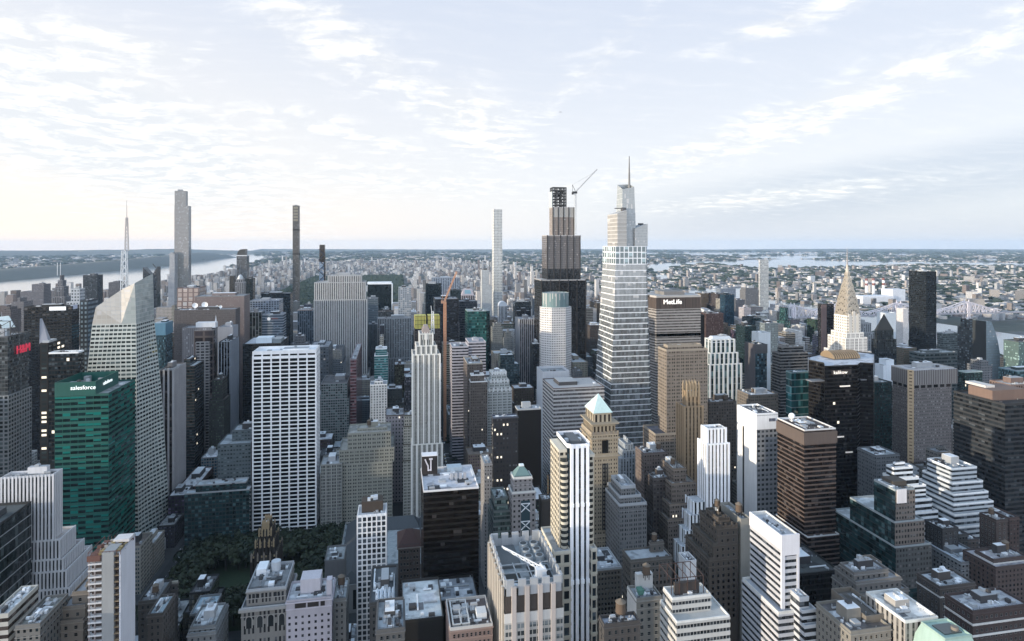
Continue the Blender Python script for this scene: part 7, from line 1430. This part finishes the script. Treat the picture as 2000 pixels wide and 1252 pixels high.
# ------------------------------------------------------------- bridge, chimneys
def bridge():
    Y = 2095; root = thing('cantilever_bridge', 'long pale steel cantilever bridge with peaked truss towers crossing the east river', 'bridge', (1900, Y, 0)); st = plain((.66, .60, .64), .6); zd = 42
    blk('deck', plain((.42, .40, .44)), root, 1180, 3300, Y-11, Y+11, zd-5, zd)
    tw = [1480, 1661, 1945, 2262]; top = {x: 88 for x in tw}
    def zt(x):
        d = min(abs(x-q) for q in tw); return zd+10+36*max(0, 1-d/150)**1.35
    for y in (Y-10, Y+10):
        m = MB(); n = 62; xs = [1300+(2420-1300)*k/n for k in range(n+1)]
        for k in range(n):
            a, c_ = xs[k], xs[k+1]; m.bar((a, y, zt(a)), (c_, y, zt(c_)), 1.6); m.bar((a, y, zd), (a, y, zt(a)), .8); m.bar((a, y, zd) if k % 2 else (a, y, zt(a)), (c_, y, zt(c_)) if k % 2 else (c_, y, zd), .8)
        m.build('truss', st, root)
    for q in tw:
        m = MB()
        for y in (Y-10, Y+10): m.bar((q-5, y, 0), (q-4, y, 80), 1.8); m.bar((q+5, y, 0), (q+4, y, 80), 1.8); m.bar((q, y, 78), (q, y, 96), 1.2)
        for z in (20, 60, 80): m.bar((q, Y-10, z), (q, Y+10, z), 1.6)
        m.build('bridge_tower', st, root)
bridge()
for px, py0, py1 in ((1692.5, 578, 544), (1706, 583, 543.5), (1725.5, 580, 543)):
    x, y = GP(px, 580); t = CH*FP/(580-HY); h = CH-(py1-HY)/FP*t; o = thing('chimney_stack', 'red and white power station chimney standing beyond the cantilever bridge', 'chimney', (x, y, 0), 'three power station chimneys')
    MB().cyl(x, y, 0, h*.62, 9, 8, 14).build('lower_shaft', plain((.72, .71, .71)), o); MB().cyl(x, y, h*.62, h*.74, 8, 7.8, 14).build('red_band', plain((.40, .12, .10)), o); MB().cyl(x, y, h*.74, h*.88, 7.8, 7.4, 14).build('upper_shaft', plain((.72, .71, .71)), o); MB().cyl(x, y, h*.88, h, 7.4, 7, 14).build('red_top', plain((.40, .12, .10)), o)
def plant():
    x, y = GP(1722, 592); o = thing('power_station', 'white boxy power station hall at the foot of the striped chimneys', 'building', (x, y, 0)); w = plain((.62, .63, .66)); blk('hall', w, o, x-150, x+40, y-40, y+40, 0, 38); blk('boiler_house', plain((.6, .62, .66)), o, x+42, x+120, y-30, y+50, 0, 75); blk('roof', plain((.7, .7, .72)), o, x-148, x+38, y-38, y+38, 38, 42)
plant()
b('apartment_tower', 'lone cream tower with rounded front by the river beneath the bridge', 1500, 1764, 1774, 604, 24, 'punch', (.62, .58, .56), glass=(.2, .2, .2), bulk=False, n=0)
for px, lab in ((1949, 'pale slim apartment tower, first of two beyond the river past the bridge end'), (1960.5, 'pale slim apartment tower, second of two beyond the river past the bridge end')): b('apartment_tower', lab, 2150, px-2.5, px+2.5, 612, 20, 'fine', (.5, .51, .53), glass=(.2, .22, .24), bulk=False, n=0)
# aeroplane
def plane():
    y = 3200.; px, py = 1095, 219; x, z = GX(px, y), GZ(px, py, y); o = thing('aeroplane', 'tiny airliner climbing in the open sky above the towers', 'aeroplane', (x, y, z)); w = plain((.5, .5, .52), .4)
    m = MB(); L = 9
    m.bar((x-L, y, z), (x+L*.8, y, z+.6), 1.0); m.build('fuselage', w, o); v, f = cone(x, y, 0, 1, 1)
    meshobj('wing', [(x-1, y, z), (x+2, y, z), (x-2.5, y-9, z+.6), (x-4, y-9, z+.6)], [(0, 1, 2, 3)], w, o); meshobj('wing', [(x-1, y, z), (x+2, y, z), (x-2.5, y+9, z+.6), (x-4, y+9, z+.6)], [(0, 1, 2, 3)], w, o); meshobj('tail_fin', [(x-L, y, z), (x-L+2.6, y, z), (x-L-.5, y, z+3.4), (x-L-1.5, y, z+3.4)], [(0, 1, 2, 3)], w, o)
plane()
# cars in the canyons
def car_parts(kind):
    cols = dict(yellow=(.55, .36, .02), white=(.7, .7, .7), dark=(.04, .045, .05)); body = plain(cols[kind], .3); m = MB(); m.box(-.9, .9, -2.2, 2.2, .35, .9); m.add(boxv(-.85, .85, -1.2, 1.0, .9, 1.45), BF); me = bpy.data.meshes.new('body'); me.from_pydata(m.v, [], m.f); me.materials.append(body)
    g = MB().box(-.87, .87, -1.0, .8, .98, 1.36); gm_ = bpy.data.meshes.new('window'); gm_.from_pydata(g.v, [], g.f); gm_.materials.append(glassmat((.02, .025, .03)))
    wv = MB()
    for a in range(1): wv.add(*[(lambda q: (q.v, q.f))(MB().cyl(0, 0, -.1, .1, .33, n=10))][0])
    wm_ = bpy.data.meshes.new('wheel'); wm_.from_pydata([(v[2], v[0], v[1]) for v in wv.v], [], wv.f); wm_.materials.append(plain((.02, .02, .02))); return me, gm_, wm_
CARS = {k: car_parts(k) for k in ('yellow', 'white', 'dark')}
LB = dict(yellow='yellow taxi driving in the canyon between the towers', white='white car on the street between the towers', dark='dark car on the street between the towers')
rs = random.Random(77)
for k in range(150):
    kd = rs.choice(('yellow', 'white', 'dark', 'white', 'dark'))
    if k < 84: x, y, rz = 70+rs.choice((-6, -2.2, 1.8, 5.6)), rs.uniform(700, 1400), 0
    elif k < 124: x, y, rz = -213+rs.choice((-6, -2.2, 1.8, 5.6)), rs.uniform(560, 900), 0
    else: x, y, rz = rs.uniform(-330, -60), 683.2+rs.choice((-7, -3, 3, 7)), pi/2
    o = thing('taxi' if kd == 'yellow' else 'car', LB[kd], 'taxi' if kd == 'yellow' else 'car', (x, y, .31), 'cars in the street canyons'); o.rotation_euler = (0, 0, rz); me = CARS[kd]
    for nm, d, loc in (('body', me[0], (0, 0, 0)), ('window', me[1], (0, 0, 0)), ('wheel', me[2], (-.85, 1.4, .33)), ('wheel', me[2], (.85, 1.4, .33)), ('wheel', me[2], (-.85, -1.4, .33)), ('wheel', me[2], (.85, -1.4, .33))):
        q = bpy.data.objects.new(nm, d); C.objects.link(q); q.parent = o; q.location = loc
# ================================================================= the ordinary blocks between the towers
def raster(boxes, W=500, H=313):
    """which box shows at each pixel of a small picture: tells what deserves to be a thing of its own"""
    s = W/2000; zb = np.full((H, W), 1e9); idm = np.full((H, W), -1, int); yy, xx = np.mgrid[0:H, 0:W]; xx = (xx+.5)/s; yy = (yy+.5)/s
    for k, (x0, x1, y0, y1, z0, z1) in enumerate(boxes):
        c = [(x, y, z) for x in (x0, x1) for y in (y0, y1) for z in (max(z0, 0), z1)]
        if any(x*sA+y*cA < 60 for x, y, z in c): continue
        P = np.array([pix(*p) for p in c]); a, e, g, h = P[:, 0].min(), P[:, 0].max(), P[:, 1].min(), P[:, 1].max()
        i0, i1, j0, j1 = int(max(0, a*s)), int(min(W, e*s+1)), int(max(0, g*s)), int(min(H, h*s+1))
        if i0 >= i1 or j0 >= j1: continue
        X, Yp = xx[j0:j1, i0:i1], yy[j0:j1, i0:i1]; u = (X-1000)/FP; dx, dy, dz = sA+u*cA, cA-u*sA, (HY-Yp)/FP
        t0 = np.zeros_like(u); t1 = np.full_like(u, 1e9)
        for d, o, lo, hi in ((dx, 0, x0, x1), (dy, 0, y0, y1), (dz, CH, z0, z1)):
            d = np.where(np.abs(d) < 1e-9, 1e-9, d); ta, tb = (lo-o)/d, (hi-o)/d; t0 = np.maximum(t0, np.minimum(ta, tb)); t1 = np.minimum(t1, np.maximum(ta, tb))
        hit = (t0 < t1) & (t0 < zb[j0:j1, i0:i1]); zb[j0:j1, i0:i1][hit] = t0[hit]; idm[j0:j1, i0:i1][hit] = k
    return idm
rs = random.Random(101); cand = []
def parkzone(x0, x1, y0, y1): return x1 > -200 and x0 < 52 and y1 > 530 and y0 < 672
for q in blocks:
    bx0, bx1, by0, by1 = q[0]+4, q[1]-4, q[2]+3, q[3]-3; x = bx0
    while x < bx1-12:
        w = min(rs.choice((14, 18, 22, 28, 36, 44)), bx1-x)
        for half in (0, 1):
            ym = (by0+by1)/2; y0, y1 = (by0, ym-1.5) if half == 0 else (ym+1.5, by1)
            if rs.random() < .2: y0, y1 = (by0, by1) if half == 0 else (1, 0)
            if y1-y0 < 8: continue
            xm, yy = x+w/2, (y0+y1)/2; t = xm*sA+yy*cA; u = (xm*cA-yy*sA)/max(t, 1)
            east = xm > 230; edge = w > 26
            h = rs.uniform(22, 46) if not edge else rs.uniform(36, 78)
            if -213 < xm < 60 and 690 < yy < 1050: h = rs.uniform(24, 58)
            if yy > 900 and rs.random() < .34: h = rs.uniform(75, 135)
            if yy > 1300 and rs.random() < .22: h = rs.uniform(110, 165)
            if xm > 600 and yy > 600 and rs.random() < .25: h = rs.uniform(80, 130)
            if yy < 520: h = rs.uniform(26, 66)
            if not (-.87 < u < .87) or t < 250: continue
            if parkzone(x, x+w, y0, y1) or not free(x+.5, x+w-.5, y0, y1, .5): continue
            cand.append([x+.6, x+w-.6, y0, y1, 0, h])
        x += w
base = [q[:6] for q in BOXES]; idm = raster(base+cand); nb = len(base)
cnt = np.bincount(idm[idm >= 0].ravel(), minlength=nb+len(cand)); own = {}
for k, q in enumerate(BOXES): own.setdefault(q[6], []).append(k)
jj, ii = np.mgrid[0:idm.shape[0], 0:idm.shape[1]]
lab = {}
for nm, ks in own.items():
    m = np.isin(idm, ks)
    if m.sum() > 14: lab[nm] = (ii[m].mean()*4, jj[m].mean()*4, m.sum())
HERO = [(v[0], v[1], bpy.data.objects[k]['label']) for k, v in lab.items()]
def short(s):
    for w in (' with ', ' behind ', ' beside ', ' in front', ' at the ', ' between ', ' directly ', ' next to', ' facing ', ' standing ', ' rising ', ' stepping ', ' peeking', ' by the ', ' near ', ' of ', ', ', ' below ', ' beyond ', ' half ', ' wrapped ', ' tucked', ' just ', ' right ', ' squeezed', ' above ', ' under ', ' carrying '): s = s.split(w)[0]
    return ' '.join(s.split()[:6])
USED = {o.get('label') for o in bpy.data.objects}
WALLS = [('red brick', (.19, .085, .065)), ('brown brick', (.13, .09, .068)), ('tan brick', (.30, .225, .155)), ('grey stone', (.25, .255, .26)), ('pale limestone', (.42, .38, .31)), ('white brick', (.56, .56, .54)), ('dark glass', (.04, .05, .055)), ('blue grey', (.20, .24, .29)), ('beige', (.38, .34, .27)), ('charcoal', (.075, .08, .085))]
RF = [('dark tar roof', (.085, .085, .09)), ('grey gravel roof', (.27, .275, .28)), ('white membrane roof', (.62, .63, .66)), ('silver roof', (.42, .45, .48)), ('brown roof', (.17, .14, .12))]
order = sorted(range(len(cand)), key=lambda k: -cnt[nb+k]); budget = 300-len([1 for o in bpy.data.objects if o.get('category') in ('building', 'skyscraper')]); made = 0; rest = []
for k in order:
    q = cand[k]; c_ = cnt[nb+k]
    if made >= budget or c_ < 5: rest.append(q); continue
    m = idm == nb+k; px, py = ii[m].mean()*4, jj[m].mean()*4
    wn, wc = WALLS[rs.randrange(10)] if rs.random() < .9 else WALLS[3]; rn, rc = RF[rs.randrange(5)]; h = q[5]
    if rs.random() < .55 and q[2] < 1000: wn, wc = WALLS[rs.choice((1, 2, 3, 4, 8, 9))]
    f = rs.uniform(.8, 1.2); wc = tuple(x*f for x in wc); kind = 'tower' if h > 80 else ('mid-rise' if h > 40 else 'low block')
    label = None
    for hx, hy, hl in sorted(HERO, key=lambda t: (t[0]-px)**2+(t[1]-py)**2*1.5)[:8]:
        dx, dy = px-hx, py-hy; rel = ('below' if dy > 0 else 'above') if abs(dy) > abs(dx) else ('east of' if dx > 0 else 'west of')
        for tank in ('', ', water tank on top'):
            l = f"{wn} {kind}, {rn}, {rel} the {short(hl)}"
            if tank: l = f"{wn} {kind} and water tank, {rn}, {rel} the {short(hl)}"
            if l not in USED and len(l.split()) <= 16: label = l; hast = bool(tank); break
        if label: break
    if not label: rest.append(q); continue
    USED.add(label); made += 1
    root = thing({'tower': 'tower_block', 'mid-rise': 'mid_rise_block', 'low block': 'low_block'}[kind], label, 'building', ((q[0]+q[1])/2, (q[2]+q[3])/2, 0)); wall = plain(wc); st = rs.choice(('punch', 'punch', 'pair', 'fine', 'trip', 'grid')) if wn not in ('dark glass',) else rs.choice(('curtain', 'glass'))
    if kind == 'tower' and rs.random() < .4 and wn != 'dark glass': st = rs.choice(('rib', 'band', 'vert', 'grid'))
    d = dict(STY[st]); bay, fl = d.pop('bay'), d.pop('fl'); g = tuple(x*rs.uniform(.7, 1.6) for x in (.035, .04, .045)); fm = facade(tuple(round(x, 2) for x in wc), tuple(round(x, 2) for x in g), **d)
    x0, x1, y0, y1 = q[0:4]; tiers = [(x0, x1, y0, y1, h)]
    if h > 55 and rs.random() < .5: i = rs.uniform(2, 4.5); tiers = [(x0, x1, y0, y1, h*.8), (x0+i, x1-i, y0+i, y1-i, h)]
    zb = 0
    for a0, a1, c0, c1, z in tiers:
        prism('facade', root, rect(a0, a1, c0, c1), zb, z, fm, bay, fl); roof_slab(root, rect(a0, a1, c0, c1), z-.35, roofmat(rc)); parapet(root, a0, a1, c0, c1, z, .9, wall); zb = z
    near = q[2] < 800; roofkit(root, a0+.8, a1-.8, c0+.8, c1-.8, z-.35, rs, wall, hast or (near and False), 6 if near else 3, True, c_ > 10)
print('fill', len(cand), 'things', made, 'mass', len(rest), 'budget', budget)
for q in rest: far.append(((q[0]+q[1])/2, (q[2]+q[3])/2, q[1]-q[0], q[3]-q[2], q[5], jc(rs), 0))
city_mesh('distant_buildings', far, citym, cityr)
# ================================================================= evening haze over the whole city
def haze():
    hz = bpy.data.materials.new('haze'); hz.use_nodes = True; N = NT(hz.node_tree); N.n.clear(); o = N.new('ShaderNodeOutputMaterial'); v = N.new('ShaderNodeVolumePrincipled'); v.inputs['Color'].default_value = (.52, .73, 1.0, 1); v.inputs['Density'].default_value = 1.6e-5; v.inputs['Anisotropy'].default_value = .0
    N.l.new(v.outputs[0], o.inputs['Volume']); c_ = [vw(-3600, -9800), vw(-3600, 9800), vw(FARD+1500, 36000), vw(FARD+1500, -36000)]
    ob = meshobj('haze', [(p[0], p[1], -1.5) for p in c_]+[(p[0], p[1], 482) for p in c_], BF, hz); ob['kind'] = 'stuff'
    ob.data.flip_normals() if False else None
if HAZE: haze()
print('objects', len(bpy.data.objects), 'top things', len([o for o in bpy.data.objects if o.get('category')]))
